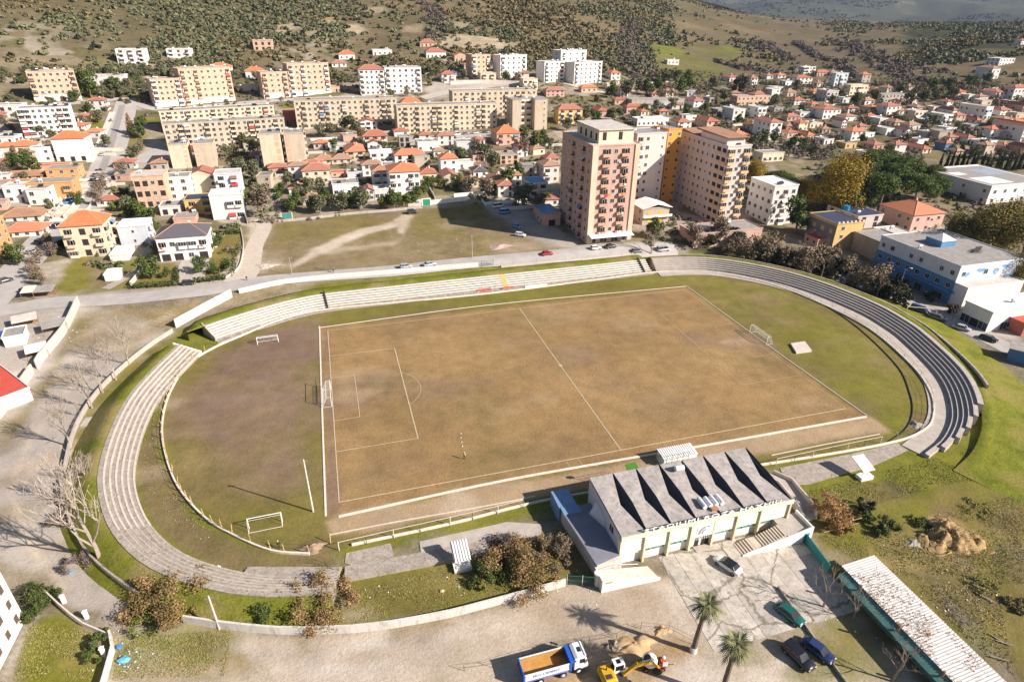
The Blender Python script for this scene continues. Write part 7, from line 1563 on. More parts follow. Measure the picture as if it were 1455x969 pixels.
def garden_walls():
    rg = random.Random(31); n = 0
    for _ in range(4000):
        cx, cy = rg.choice(((rg.uniform(400, 790), rg.uniform(190, 300)), (rg.uniform(860, 1455), rg.uniform(115, 222)), (rg.uniform(0, 130), rg.uniform(200, 330)))); p = G(cx, cy)
        if any((o.location-p).length < 9 for o in HB): continue
        L = rg.uniform(7, 20); v = rg.random() < .5; a = Vector((p.x, p.y)); b = a+(Vector((0, L)) if v else Vector((L, 0))); pts = [a+(b-a)*(i/5) for i in range(6)]
        o = wall_strip(pts, rg.uniform(1., 1.7), .2, hgt, -.6).build('garden_wall', rg.choice((conc_pale, concrete, WALL['W'], WALL['C']))); tag(o, place_label('short garden wall', cx, cy), 'wall', 'garden walls of the town'); n += 1
        if n >= 110: break
HB = [o for o in COL.objects if o.type == 'EMPTY' and o.get('category') in ('house', 'shed', 'apartment block')]
garden_walls()
# market stalls and yard sheds on the left
for lab, cx, cy, t, c_ in (('grey tarpaulin market stall by the street corner', 66, 420, 24, grey_roof), ('stall with a faded red and white awning left of the grey stall', 44, 421, 16, awn[1]), ('low pale sheet roof shed in the left yard', 38, 462, 30, pale_roof), ('lean to of grey sheets against the yard wall', 80, 470, 30, grey_roof), ('lower lean to of white sheets against the yard wall', 55, 505, 26, white_roof), ('blue tarpaulin shelter at the left edge of the yard', 2, 488, 12, mat('tarp_blue', (.02, .10, .48), .6, .1, 1)), ('red awning shelter beside the orange house', 30, 278, 16, awn[0])):
    p = G(cx, cy); mp = (p-Vector((CX, CY, CZ))).dot(fwd)/FPX; w = t*mp; r = empty('stall', lab, 'stall', p, .35 if cy > 440 else 0); q = MB(); q.prism([(-w/2, -2), (w/2, -2), (w/2, 2), (-w/2, 2)], [1.9, 1.9, 2.5, 2.5], [2.0, 2.0, 2.6, 2.6]); q.build('roof', c_, r)
    q = MB()
    for x in (-w/2+.1, w/2-.1):
        for y in (-1.9, 1.9): q.cyl((x, y, 0), (x, y, 2.1), .06, n=6)
    q.build('post', wood_brown, r); q = MB(); q.box(-w/2+.3, w/2-.3, .6, 1.6, 0, .8); q.build('counter', wood_brown, r)
# garden and street walls
px_wall('white low wall in front of the dry garden with the green gate', [(612, 291), (664, 285)], 1.8, .25, WALL['W'])
px_wall('grey lane wall running up to the dark hedge', [(352, 318), (345, 300)], 2., .25, concrete, straight=True); px_wall('shaded garden wall beside the dry garden', [(644, 262), (675, 283)], 1.6, .25, WALL['B'])
px_wall('low concrete wall along the gardens above the vacant lot', [(396, 316), (440, 312), (500, 305), (550, 301), (600, 296)], 1.0, .2, concrete)
px_wall('pale retaining wall along the hill road left of the gravel yard', [(640, 121), (690, 119), (738, 121)], 2.6, .3, conc_pale); px_wall('pale retaining wall between the orange brick blocks', [(338, 130), (373, 128)], 4.2, .3, conc_pale)
px_wall('long white retaining wall at the foot of the bushy hill', [(866, 127), (930, 121)], 2.4, .3, conc_pale); px_wall('pale garden wall left of the driveway villa', [(205, 378), (198, 392), (186, 407)], 1.6, .25, conc_pale)
px_wall('pale curved kerb wall of the hedged garden', [(342, 325), (346, 350), (340, 380), (320, 396)], .6, .2, conc_pale)
g = empty('gate', 'green sheet gate in the white wall of the dry garden', 'gate', G(606, 292)); q = MB(); q.box(-1.9, -1.5, -.2, .2, 0, 3); q.box(1.5, 1.9, -.2, .2, 0, 3); q.box(-1.5, 1.5, -.2, .2, 2.6, 3); q.build('gate_frame', WALL['W'], g); q = MB(); q.box(-1.5, 1.5, -.05, .05, 0, 2.6); q.build('gate_leaf', mat('gate_green', (.02, .25, .13), .6, .1, 2), g)
g = empty('gate', 'teal gate in the garden wall left of the vacant lot', 'gate', G(408, 311)); q = MB(); q.box(-2.2, -1.8, -.2, .2, 0, 2.4); q.box(1.8, 2.2, -.2, .2, 0, 2.4); q.build('gate_frame', WALL['C'], g)
for x in (-1.75, .05): q = MB(); q.box(x, x+1.7, -.05, .05, 0, 2.1); q.build('gate_leaf', teal, g)
g = empty('gateway', 'pale open frame over the parked van on the right side street', 'gate', GZ(1306, 452), -.5); q = MB(); q.box(-4, -3.8, -.1, .1, 0, 3.4); q.box(3.8, 4, -.1, .1, 0, 3.4); q.box(-3.8, 3.8, -.1, .1, 3.2, 3.4); q.build('frame_bar', conc_pale, g)
wq = empty('navy_wall', 'dark grey and blue shed wall at the right edge beyond the bank', 'shed', GZ(1430, 512), -.95); q = MB(); q.box(0, 24, 0, 5, -.2, 3.4); q.build('wall', WALL['N'], wq); q = MB(); q.box(-.4, 24.4, -.4, 5.4, 3.4, 3.6); q.build('roof', grey_roof, wq)
# roads, laid as sheets over the ground
def road(name, pts, w, m, dz=.07, px=True, step=2.5):
    P = smooth_path([G(*p)[:2] for p in pts], step); nr = normals(P); mb = MB(); secs = []
    for i, (p, n) in enumerate(zip(P, nr)):
        ww = w if not isinstance(w, (list, tuple)) else np.interp(i/(len(P)-1), np.linspace(0, 1, len(w)), w)
        row = []
        for k in range(7):
            a = p+n*(ww*(k/6-.5)); row.append((a.x, a.y, max(hgt(a.x+dx, a.y+dy) for dx, dy in ((0, 0), (.6, 0), (-.6, 0), (0, .6), (0, -.6)))+dz))
        secs.append(row)
    mb.loft(secs, 0, closed=False); return struct(mb.build(name, m, smooth=True))
road('road', [(-30, 449), (60, 432), (130, 428), (210, 422), (300, 411), (370, 400), (450, 393), (560, 384), (660, 373), (760, 365), (860, 357), (960, 354)], 7.5, asphalt)
road('road', [(-40, 455), (20, 390), (70, 335), (108, 300), (140, 262), (155, 225), (168, 190), (178, 155), (180, 143)], [11, 11, 12, 13, 13, 12, 12, 11], asphalt, .1)
road('asphalt_strip', [(126, 280), (146, 240), (158, 205), (168, 172), (174, 150)], 3.2, asphalt_dark, .16)
road('road', [(60, 150), (120, 146), (180, 142), (225, 156), (330, 148), (420, 142), (500, 138)], 6, asphalt, .12)
road('sidewalk', [(128, 232), (148, 190), (160, 160)], 3.2, conc_pale, .22)
road('forecourt', [(78, 316), (98, 290), (108, 268)], 9, mat('forecourt_white', (.62, .58, .53), .9, .08, .6), .16)
road('road', [(570, 202), (640, 196), (705, 191), (745, 196)], 6, asphalt, .12); road('road', [(1180, 395), (1260, 420), (1340, 452), (1410, 484), (1470, 515)], 7, asphalt, .07)
road('driveway', [(268, 402), (272, 385), (278, 370)], 9, concrete, .12)
road('path', [(196, 384), (170, 400), (150, 411)], 3, mat('path_dirt', (.34, .29, .24), .95, .2, .8), .1)
road('lane', [(335, 402), (352, 385), (362, 350), (375, 322), (366, 312)], [9, 7, 6, 6, 5], mat('lane_dirt', (.48, .41, .33), .95, .12, .7), .06)
road('yard', [(195, 232), (215, 222), (240, 212)], 12, asphalt, .12); road('yard', [(600, 140), (640, 131), (700, 122)], 9, mat('yard_gravel', (.42, .37, .32), .95, .15, .5), .15)
road('lane', [(800, 118), (860, 132), (930, 125)], 5, MATS['lane_dirt'], .15)
# ------------------------------------------------------------------ trees and plants
ORD = ['first', 'second', 'third', 'fourth', 'fifth', 'sixth', 'seventh', 'eighth', 'ninth', 'tenth', 'eleventh', 'twelfth', 'thirteenth', 'fourteenth', 'fifteenth', 'sixteenth', 'seventeenth', 'eighteenth', 'nineteenth', 'twentieth']; ORD += ['twenty-'+o for o in ORD[:9]]+['thirtieth']+['thirty-'+o for o in ORD[:9]]
def leaf_cloud(n, blobs, size, flat=.0, seed=0, shell=.55, z0=None):
    """n leaf quads spread through the blobs (x,y,z,rx,ry,rz); returns verts, faces"""
    g = np.random.default_rng(seed); w = np.array([b[3]*b[4]*b[5] for b in blobs])**.67; w = w/w.sum(); bi = g.choice(len(blobs), n, p=w); B = np.array(blobs)[bi]
    d = g.normal(size=(n, 3)); d /= np.linalg.norm(d, axis=1)[:, None]; r = (shell+(1-shell)*g.random(n))*np.clip(g.normal(1, .06, n), .8, 1.15)
    r *= np.where(g.random(n) < .25, g.random(n)**.5, 1)
    c = B[:, :3]+d*B[:, 3:]*r[:, None]
    if z0 is not None: c[:, 2] = np.maximum(c[:, 2], z0+g.random(n)*.2)
    nrm = d*.8+g.normal(size=(n, 3))*.75+np.array([0, 0, flat]); nrm /= np.linalg.norm(nrm, axis=1)[:, None]
    t = np.cross(nrm, g.normal(size=(n, 3))); t /= np.linalg.norm(t, axis=1)[:, None]; b = np.cross(nrm, t)
    s = size*(.6+.8*g.random(n))[:, None]; e = (.55+.4*g.random(n))[:, None]
    V = np.stack([c-t*s-b*s*e*.4, c+t*s*.2-b*s*e, c+t*s+b*s*e*.3, c-t*s*.3+b*s*e], 1).reshape(-1, 3)
    return V, np.arange(4*n).reshape(-1, 4)
def np_mesh(name, V, F, m):
    me = bpy.data.meshes.new(name); me.vertices.add(len(V)); me.vertices.foreach_set('co', V.astype(np.float32).ravel()); me.loops.add(F.size); me.loops.foreach_set('vertex_index', F.astype(np.int32).ravel())
    me.polygons.add(len(F)); me.polygons.foreach_set('loop_start', (np.arange(len(F))*F.shape[1]).astype(np.int32)); me.update(calc_edges=True)
    if m: me.materials.append(m)
    return me
def blobs_crown(R, H, zc, n, seed, sq=.8):
    g = random.Random(seed); out = []
    for i in range(n):
        a = g.uniform(0, 2*pi); u = g.uniform(.15, .68)*R; z = zc+g.uniform(-.38, .45)*H; s = g.uniform(.30, .52)
        out.append((u*cos(a), u*sin(a), z, R*s, R*s, H*s*sq))
    return out
def branch_mesh(name, m, h, spread, n1, seed, r0=.2, sub=3, droop=0., up=.8, tip=.02, sides=5, start=.25, gen=2):
    g = random.Random(seed); q = MB(); trunk = [Vector((0, 0, -.3)), Vector((g.uniform(-.1, .1), g.uniform(-.1, .1), h*start)), Vector((g.uniform(-.04, .04)*h, g.uniform(-.04, .04)*h, h*.6)), Vector((g.uniform(-.08, .08)*h, g.uniform(-.08, .08)*h, h*.95))]
    q.tube(trunk, [r0, r0*.8, r0*.45, tip], sides)
    def grow(p, d, L, r, lev):
        pts = [p]; dd = d.copy()
        for k in range(3): dd = (dd+Vector((g.uniform(-.22, .22), g.uniform(-.22, .22), g.uniform(-.05, .2)-droop))).normalized(); pts.append(pts[-1]+dd*L/3)
        q.tube(pts, [r, r*.75, r*.5, max(tip, r*.22)], max(3, sides-lev-1))
        if lev < gen:
            for k in range(sub):
                t = g.uniform(.3, .95); i = min(2, int(t*3)); pp = pts[i]+(pts[i+1]-pts[i])*(t*3-i); dv = (dd+Vector((g.uniform(-.9, .9), g.uniform(-.9, .9), g.uniform(-.25, .6)))).normalized(); grow(pp, dv, L*g.uniform(.4, .62), max(tip, r*.45), lev+1)
    for k in range(n1):
        t = start+(.95-start)*k/n1; i = 1 if t < .6 else 2; f = (t-start)/(.6-start) if i == 1 else (t-.6)/.35; p = trunk[i]+(trunk[i+1]-trunk[i])*min(1, f); a = k*2.4+g.uniform(-.4, .4); grow(p, Vector((cos(a)*spread, sin(a)*spread, up)).normalized(), h*(.62-.35*t), r0*.5*(1.1-t*.7), 0)
    return q.mesh(name, m)
bark = mat('bark', (.20, .16, .125), .95, .2, 2); bark_pale = mat('bark_pale', (.34, .285, .235), .95, .15, 1.5, (.25, .2, .16), .5); twig = mat('twig', (.24, .185, .15), .95, .2, 2)
LM = dict(olive=leaf_mat('leaf_olive', (.085, .092, .045), (.175, .17, .09)), scrub=leaf_mat('leaf_scrub', (.11, .092, .045), (.20, .16, .075)), pine=leaf_mat('leaf_pine', (.03, .05, .012), (.075, .105, .02), (.10, .14, .026)),
          plane=leaf_mat('leaf_plane', (.20, .135, .015), (.36, .25, .035), (.28, .20, .035)), planeg=leaf_mat('leaf_plane_green', (.08, .08, .018), (.18, .15, .032), (.20, .14, .038)), garden=leaf_mat('leaf_garden', (.045, .065, .014), (.10, .13, .03)), lime=leaf_mat('leaf_lime', (.08, .11, .018), (.16, .18, .035)),
          brown=leaf_mat('leaf_brown', (.21, .125, .055), (.36, .235, .11), (.16, .12, .04)), rust=leaf_mat('leaf_rust', (.26, .13, .05), (.42, .26, .11)), tan=leaf_mat('leaf_tan', (.15, .115, .075), (.24, .18, .12)), dark=leaf_mat('leaf_dark', (.022, .027, .012), (.06, .058, .028)), palm=leaf_mat('leaf_palm', (.13, .135, .06), (.26, .25, .13)), hedge=leaf_mat('leaf_hedge', (.035, .05, .012), (.08, .10, .025)), grass=leaf_mat('leaf_grass', (.19, .185, .04), (.30, .265, .09)), weed=leaf_mat('leaf_weed', (.24, .19, .11), (.36, .29, .18)), purple=leaf_mat('leaf_purple', (.13, .10, .085), (.20, .155, .13)))
PR = {}
def proto(key, kind, R, H, zc, nb, n, size, seed, trunk=None, flat=.2, sq=.8, shell=.55, z0=None):
    V, F = leaf_cloud(n, blobs_crown(R, H, zc, nb, seed, sq), size, flat, seed, shell, z0); PR[key] = (np_mesh('crown', V, F, LM[kind]), trunk); return PR[key]
tr_small = branch_mesh('trunk', bark, 3.6, .9, 4, 5, .16, 2, up=.9, start=.3, gen=0)
tr_mid = branch_mesh('trunk', bark, 7, .8, 6, 6, .25, 2, up=.9, start=.3, gen=1)
for i in range(4): proto(f'olive{i}', 'olive', 2.4, 2.6, 2.6, 9, 950, .21, 20+i, tr_small)
for i in range(3): proto(f'garden{i}', 'garden', 2.3, 3.0, 2.6, 9, 1100, .20, 30+i, tr_small); proto(f'scrub{i}', 'scrub', 1.9, 1.8, 1.1, 7, 480, .20, 40+i, None, z0=0.)
for i in range(2): proto(f'lime{i}', 'lime', 2.0, 2.6, 2.2, 8, 850, .19, 50+i, tr_small); proto(f'plane{i}', 'plane', 5.2, 9, 7.2, 22, 20000, .135, 60+i, tr_mid); proto(f'planeg{i}', 'planeg', 5.0, 9, 7.2, 22, 18000, .14, 64+i, tr_mid); proto(f'tan{i}', 'tan', 2.5, 3.0, 2.7, 10, 900, .16, 70+i, tr_small, shell=.3); proto(f'darkbush{i}', 'dark', 2.4, 2.2, 1.5, 9, 1200, .19, 74+i, None, z0=0.)
def umbrella(seed):
    g = random.Random(seed); bl = []
    for k in range(13):
        a = g.uniform(0, 6.28); u = g.uniform(0, .78)*5.2; bl.append((u*cos(a), u*sin(a), 7.6-.10*u*u+g.uniform(-.4, .4), 2.2, 2.2, 2.1))
    V, F = leaf_cloud(13000, bl, .155, .7, seed, .72); return np_mesh('crown', V, F, LM['pine'])
tr_pine = branch_mesh('trunk', bark, 9, .75, 6, 8, .3, 2, up=.8, start=.55, gen=0)
for i in range(3): PR[f'pine{i}'] = (umbrella(80+i), tr_pine)
V, F = leaf_cloud(1500, [(0, 0, 1+.55*k, 1.0*(1-k/17)+.15, 1.0*(1-k/17)+.15, .8) for k in range(16)], .24, .2, 91); PR['cypress'] = (np_mesh('crown', V, F, LM['dark']), tr_small)
V, F = leaf_cloud(1400, [(0, 0, 1.2+.75*k, 2.2*(1-k/11.5)+.2, 2.2*(1-k/11.5)+.2, .55) for k in range(11)], .26, .3, 92); PR['conifer'] = (np_mesh('crown', V, F, LM['brown']), tr_mid)
def tree(key, label, cat, p, sc, group=None, name='tree', rz=None, zs=1., parts=True):
    cr, tr = PR[key]; rz = random.uniform(0, 6.28) if rz is None else rz
    if not parts or tr is None:
        o = put(cr, name, None, p, rz, (sc, sc, sc*zs)); return tag(o, label, cat, group)
    r = empty(name, label, cat, p, rz, group); r.scale = (sc, sc, sc*zs); put(cr, 'crown', r); put(tr, 'trunk', r); return r
def sizepx(p, px): return px*(p-Vector((CX, CY, CZ))).dot(fwd)/FPX
def tpx(key, label, cx, cy, wpx, group=None, name='tree', cat='tree', base=5.0, zs=1.):
    p = G(cx, cy); return tree(key, label, cat, p, sizepx(p, wpx)/base, group, name, zs=zs)
# the large trees on the right: (proto, label, base x, y, crown width px)
for key, lab, cx, cy, w, b in [
 ('plane0', 'big golden yellow plane tree behind the white four storey block', 1177, 303, 86, 10.4), ('plane1', 'smaller golden plane behind the lavender block', 1072, 262, 40, 10.4), ('plane1', 'golden plane crown left of the big golden plane', 1140, 290, 44, 10.4),
 ('planeg0', 'green and yellow plane left of two others behind the blue building', 1363, 372, 74, 10), ('planeg1', 'largest green and yellow plane in the group behind the blue building', 1398, 378, 92, 10), ('planeg0', 'green yellow plane cut by the right picture edge', 1447, 372, 78, 10), ('planeg1', 'olive green plane behind the gap between the two front planes', 1425, 345, 60, 10)]: tpx(key, lab, cx, cy, w, 'autumn plane trees', 'plane_tree', base=b, zs=.74 if cx < 1200 else .74)
for i, (lab, cx, cy, w) in enumerate([('leftmost umbrella pine in the dark grove, left of the golden plane', 1118, 292, 56), ('umbrella pine at the top of the grove behind all others', 1232, 262, 70), ('umbrella pine at the upper right of the grove', 1278, 268, 66), ('broad umbrella pine in the front of the grove above the pink school', 1246, 305, 84), ('umbrella pine at the front right of the grove', 1296, 296, 70), ('rightmost small umbrella pine by the white hall', 1322, 262, 40), ('umbrella pine in the middle of the grove', 1262, 282, 72), ('umbrella pine at the left front of the grove by the battlemented house', 1212, 305, 56), ('umbrella pine between the golden plane and the middle of the grove', 1222, 288, 64), ('umbrella pine at the back left of the grove behind the golden plane', 1205, 268, 56), ('umbrella pine at the right end of the grove front by the pink school roof', 1318, 285, 54), ('umbrella pine left of the golden plane above the white four storey block', 1102, 280, 54), ('umbrella pine at the back middle of the grove below the red roofs', 1255, 252, 54)]):
    tpx(f'pine{i%3}', lab, cx, cy, w, 'umbrella pines of the grove', 'pine_tree', base=12.2, zs=.86)
for i in range(18):
    cx = 1335+i*7+random.uniform(-2, 2); p = G(cx, 246-abs(i-9)*.6); tree('cypress', 'dark cypress, %s from the left in the row behind the white hall' % ORD[i], 'tree', p, random.uniform(.8, 1.15), 'cypress row behind the white hall', 'cypress_tree', parts=False)
tpx('planeg1', 'dark green conifer like tree right of the blue building', 1432, 418, 46, None, 'tree', base=10); tpx('darkbush0', 'dark round tree on the slope above the tan barracks', 1047, 132, 24, None, 'tree', base=4.4, zs=1.3)
tpx('garden0', 'round green tree beside the lone orange block', 130, 140, 34, None, base=4.4); tpx('garden1', 'dense green tree in a garden left of the main street', 42, 246, 32, None, base=4.4); tpx('conifer', 'brown conifer standing on the edge of the main street', 188, 192, 15, None, base=4.6)
tpx('garden2', 'dark green tree right of the brown conifer', 203, 196, 26, base=4.4); tpx('garden0', 'round dark green tree at the left edge beside the parked cars', 27, 378, 30, base=4.4); tpx('darkbush1', 'dark clipped round shrub at the corner of the cream villa', 95, 354, 26, name='shrub', cat='shrub', base=4.6)
tpx('tan0', 'large olive brown bush at the left end of the vacant lot', 374, 308, 46, name='shrub', cat='shrub', base=5.); tpx('garden1', 'glossy dark tree in front of the yellow shuttered house', 930, 338, 30, base=4.4); tpx('garden2', 'dark garden tree below the white four storey block', 1130, 330, 40, base=4.4, zs=1.2)
for lab, cx, cy, w in (('round dark shrub in front of the blue building left end', 1285, 434, 22), ('dark shrub under the blue building beside the lamp', 1255, 418, 20), ('dark shrub before the middle of the blue building', 1320, 428, 18), ('dark shrub near the white extension of the blue building', 1352, 446, 16)): tpx('darkbush0', lab, cx, cy, w, 'shrubs before the blue building', 'shrub', 'shrub', 4.6, 1.3)
# hedges of the white villa
def hedge(label, a, b, w, h, n=900):
    A = G(*a); B = G(*b); L = (B-A).length; V, F = leaf_cloud(n, [(x, 0, h*.5, .9, w*.6, h*.55) for x in np.linspace(0, L, max(3, int(L/1.1)))], .2, .1, int(a[0]), .75, 0.); return tag(put(np_mesh('hedge', V, F, LM['hedge']), 'hedge', None, A, atan2(B.y-A.y, B.x-A.x)), label, 'hedge')
hedge('clipped hedge along the road left of the villa driveway', (187, 410), (250, 406), 1.6, 1.8); hedge('clipped hedge along the road right of the villa driveway', (278, 402), (318, 397), 1.6, 1.8); hedge('tall clipped hedge on the right edge of the villa garden', (330, 392), (340, 338), 1.6, 2.2); hedge('hedge across the top of the villa garden', (302, 334), (338, 332), 1.5, 1.6); hedge('short hedge left of the villa driveway', (252, 402), (250, 382), 1.4, 1.6)
k = 0
for cx, cy, w, lab in [(213, 396, 30, 'round dark green tree left of the villa driveway'), (238, 394, 16, 'small bush right of the round garden tree by the driveway'), (295, 360, 20, 'green tree at the right side of the dark roofed villa'), (287, 388, 22, 'bushy tree at the garden corner right of the driveway'), (306, 390, 16, 'small round tree in the middle of the villa garden front'), (322, 386, 20, 'small tree near the right hedge of the villa garden'), (312, 350, 16, 'pale green shrub in the villa garden lawn'), (222, 332, 20, 'bush between the pale blue house and the villa'), (206, 315, 30, 'low green bushes below the unfinished brick house'), (190, 312, 22, 'bushes at the left foot of the unfinished brick house')]: tpx(f'garden{k%3}', lab, cx, cy, w, 'garden trees around the white villa', 'tree', base=4.4); k += 1
# garden trees among the houses
GARD = [(335, 215, 18), (350, 210, 16), (362, 222, 20), (340, 250, 20), (358, 255, 22), (385, 262, 18), (398, 285, 18), (375, 290, 20), (410, 262, 14), (348, 300, 14), (325, 225, 14), (165, 300, 16), (185, 300, 18), (178, 280, 14), (60, 195, 14), (75, 200, 12), (150, 210, 14), (112, 292, 14), (20, 225, 14), (5, 250, 16), (418, 300, 20), (432, 292, 22), (445, 300, 18), (455, 303, 22), (470, 300, 16), (487, 300, 22), (500, 297, 18), (512, 298, 24), (438, 275, 18), (455, 270, 14), (463, 285, 14), (505, 285, 16), (518, 292, 18), (545, 296, 18), (560, 297, 22), (575, 294, 20), (590, 290, 18), (598, 280, 16), (605, 276, 18), (612, 268, 12), (628, 268, 14), (650, 270, 16), (668, 274, 18), (690, 278, 20), (705, 274, 16), (720, 265, 22), (735, 258, 20), (745, 295, 26), (765, 300, 20), (775, 290, 18), (690, 230, 22), (700, 240, 18), (680, 220, 18), (742, 222, 22), (760, 215, 22), (655, 232, 16), (640, 228, 14), (500, 190, 22), (512, 192, 18), (470, 195, 16), (455, 195, 14), (490, 185, 12), (545, 215, 12), (575, 262, 10), (720, 195, 14), (745, 200, 14), (770, 205, 16), (780, 212, 14), (805, 186, 14), (820, 180, 12), (830, 172, 16), (845, 178, 14), (870, 172, 14), (880, 168, 12), (900, 172, 12), (70, 215, 14), (20, 240, 16), (95, 222, 12), (35, 262, 14), (70, 300, 14), (20, 285, 14), (65, 275, 12), (12, 345, 14), (120, 178, 12), (140, 175, 14), (100, 175, 12), (128, 160, 12), (150, 158, 10), (165, 130, 14), (185, 132, 16), (205, 134, 12), (30, 175, 12), (18, 185, 14), (8, 178, 12), (200, 215, 14), (195, 225, 14), (355, 230, 14), (345, 268, 16), (352, 285, 14), (365, 280, 16), (475, 214, 12), (420, 275, 12), (1140, 162, 12), (1180, 152, 12), (1200, 165, 12), (1225, 178, 12), (1240, 190, 10), (1225, 205, 12), (1285, 205, 12), (1320, 180, 12), (1315, 208, 12), (1360, 185, 10), (1405, 185, 12), (1412, 150, 12), (1400, 120, 12), (1395, 215, 12), (1365, 215, 10), (1100, 150, 12), (1110, 185, 12), (1085, 175, 10), (1050, 178, 12), (1020, 192, 12), (1000, 160, 12), (975, 165, 12), (955, 155, 12), (930, 158, 12), (915, 162, 10), (1030, 145, 14), (1015, 152, 14), (1125, 210, 14), (1100, 205, 16), (1080, 208, 18), (1065, 215, 18), (1140, 215, 14), (1420, 225, 12), (1440, 228, 14), (1380, 225, 12), (1260, 222, 12), (1180, 220, 12), (1155, 222, 12), (690, 108, 10), (660, 112, 10), (720, 117, 12), (735, 116, 10), (555, 140, 10), (580, 138, 12), (610, 122, 12), (590, 108, 14), (560, 100, 14), (545, 95, 12), (870, 140, 18), (890, 138, 18), (905, 134, 16), (920, 136, 18), (935, 132, 16), (950, 138, 16), (965, 134, 18), (850, 145, 16), (940, 145, 14), (980, 128, 14), (995, 138, 14), (945, 120, 16), (960, 118, 14), (975, 118, 14), (1010, 128, 14), (1130, 130, 12), (1215, 150, 14), (1240, 145, 12), (1290, 150, 16), (1310, 148, 16), (1330, 145, 16), (1350, 142, 16), (1300, 138, 16), (1320, 135, 16), (1345, 132, 16), (1365, 138, 14), (1280, 135, 14), (1375, 128, 14), (1360, 126, 16)]
for i, (cx, cy, w) in enumerate(GARD):
    key = random.choice(('garden0', 'garden1', 'garden2', 'olive0', 'olive1', 'olive2', 'lime0', 'tan0')) if cy > 230 else random.choice(('garden0', 'olive0', 'olive1', 'olive2', 'olive3', 'scrub0', 'tan1', 'garden1'))
    kind = 'garden' if 'garden' in key else ('bright' if 'lime' in key else ('grey green' if 'olive' in key else 'brownish')); zone = ('in the left streets' if cx < 380 else 'in the gardens above the vacant lot' if cx < 780 and cy > 180 else 'among the hillside houses on the right' if cx > 980 else 'between the blocks at the foot of the hill')
    tpx(key, place_label(f'small {kind} tree', cx, cy), cx, cy, w*1.25, f'small {kind} trees {zone}', base=4.4)
# the dark thicket behind the far right terrace
k = 0
for i in range(39):
    t = i/38; cx = 985+t*285+random.uniform(-5, 5); cy = 350+(t**1.25)*76+random.uniform(-14, 7); p = G(cx, cy); key = random.choice(('darkbush0', 'darkbush1', 'tan0', 'tan1', 'darkbush0', 'scrub0'))
    tree(key, ('tangled dark bush, %s along the thicket from the tower side' if 'tan' not in key else 'brownish bush, %s along the thicket from the tower side') % ORD[i], 'bush', p, random.uniform(1.2, 2.1), 'dark bushes of the thicket' if 'tan' not in key else 'brownish bushes of the thicket', 'bush')
# bare trees
bare_m = [branch_mesh('tree', bark_pale, 10.5, .55, 11, 100+i, .24, 5, up=1.0, start=.2, gen=2, tip=.026) for i in range(3)]
dark_bare = [branch_mesh('tree', twig, 7.5, .8, 8, 110+i, .2, 4, up=.8, start=.25, gen=2) for i in range(3)]
def bare(label, cx, cy, h, i, dark=False, group=None, lean=0., z=None):
    p = GZ(cx, cy, z) if z is not None else G(cx, cy); me = (dark_bare if dark else bare_m)[i % 3]; o = put(me, 'bare_tree', None, p, random.uniform(0, 6), h/(7.5 if dark else 10.5)); o.rotation_euler.x = lean; return tag(o, label, 'tree', group)
for i, (lab, cx, cy, h) in enumerate([('bare tree nearest the road wall in the left row', 184, 518, 10), ('second bare tree down the left row', 165, 540, 9), ('third bare tree down the left row', 146, 558, 9.5), ('fourth bare tree with a leaning trunk in the left row', 131, 580, 9.5), ('pale pruned stump tree below the fourth bare tree', 115, 592, 3.5), ('bare tree at the gravel pad in the left row', 101, 635, 10), ('tall bare tree with wide branches at the lower left bend', 144, 800, 17), ('bare sapling above the tall lower left tree', 108, 720, 8), ('second bare sapling above the tall lower left tree', 128, 690, 6)]): bare(lab, cx, cy, h, i, group='bare trees along the left wall')
for i, (lab, cx, cy, h) in enumerate([('wide leafless tree at the terrace corner by the tower', 925, 362, 9), ('bare dark tree behind the green sheet fence', 1170, 862, 6.5), ('bare dark tree leaning before the long shed', 1212, 880, 5), ('bare dark tree at the lower edge before the long shed', 1268, 968, 7), ('leafless tree in the thicket at the street end', 1215, 412, 8), ('leafless tree left of the thicket', 1050, 362, 7), ('leafless tree in the middle of the thicket', 1130, 385, 9), ('leafless tree right of the middle of the thicket', 1165, 398, 8), ('leafless tree left of the middle of the thicket', 1095, 372, 8), ('leafless tree at the end of the thicket near the blue building', 1245, 424, 8), ('leafless tree before the big planes', 1345, 372, 9), ('small leafless shrub on the road edge of the vacant lot', 470, 386, 3.5), ('leafless tree in front of the market hall', 1352, 456, 5), ('leafless bush in the near terrace corner', 482, 812, 3.)]): bare(lab, cx, cy, h, i, True)
for i, (cx, cy) in enumerate([(60, 405), (48, 388), (58, 375), (75, 365), (68, 352), (50, 398), (145, 280), (152, 268), (142, 292), (12, 375), (175, 252)]): tpx(f'tan{i%2}', 'brown leaved street tree along the main street', cx, cy, 24, 'brown street trees', base=5.)
# brown leaved bushes in the foreground
def bush(label, kind, cx, cy, w, h, n, size, seed, nb=12, name='bush', trunk=True, depth=1.):
    w *= 1.28; n = int(n*1.9); size *= .74; nb = int(nb*1.7)
    p = GZ(cx, cy); R = sizepx(p, w)/2; gr = random.Random(seed); bl = []
    for _ in range(nb+4): a = gr.uniform(0, 6.28); u = gr.random()**.6*.86*R; s_ = gr.uniform(.13, .34)*R*(1.15-.5*u/R); bl.append((u*cos(a), u*sin(a)*depth, gr.uniform(.2, .85)*h*(1.05-.45*u/R), s_, s_, min(s_, h*.38)))
    V, F = leaf_cloud(n, bl, size, .3, seed, .3, 0.); r = empty(name, label, 'bush', p); put(np_mesh('crown', V, F, LM[kind]), 'crown', r)
    put(branch_mesh('stems', twig, h*1.05, 1.3*R/h, 8, seed, .08, 3, up=.8, start=.08, gen=1, tip=.015), 'stems', r); return r
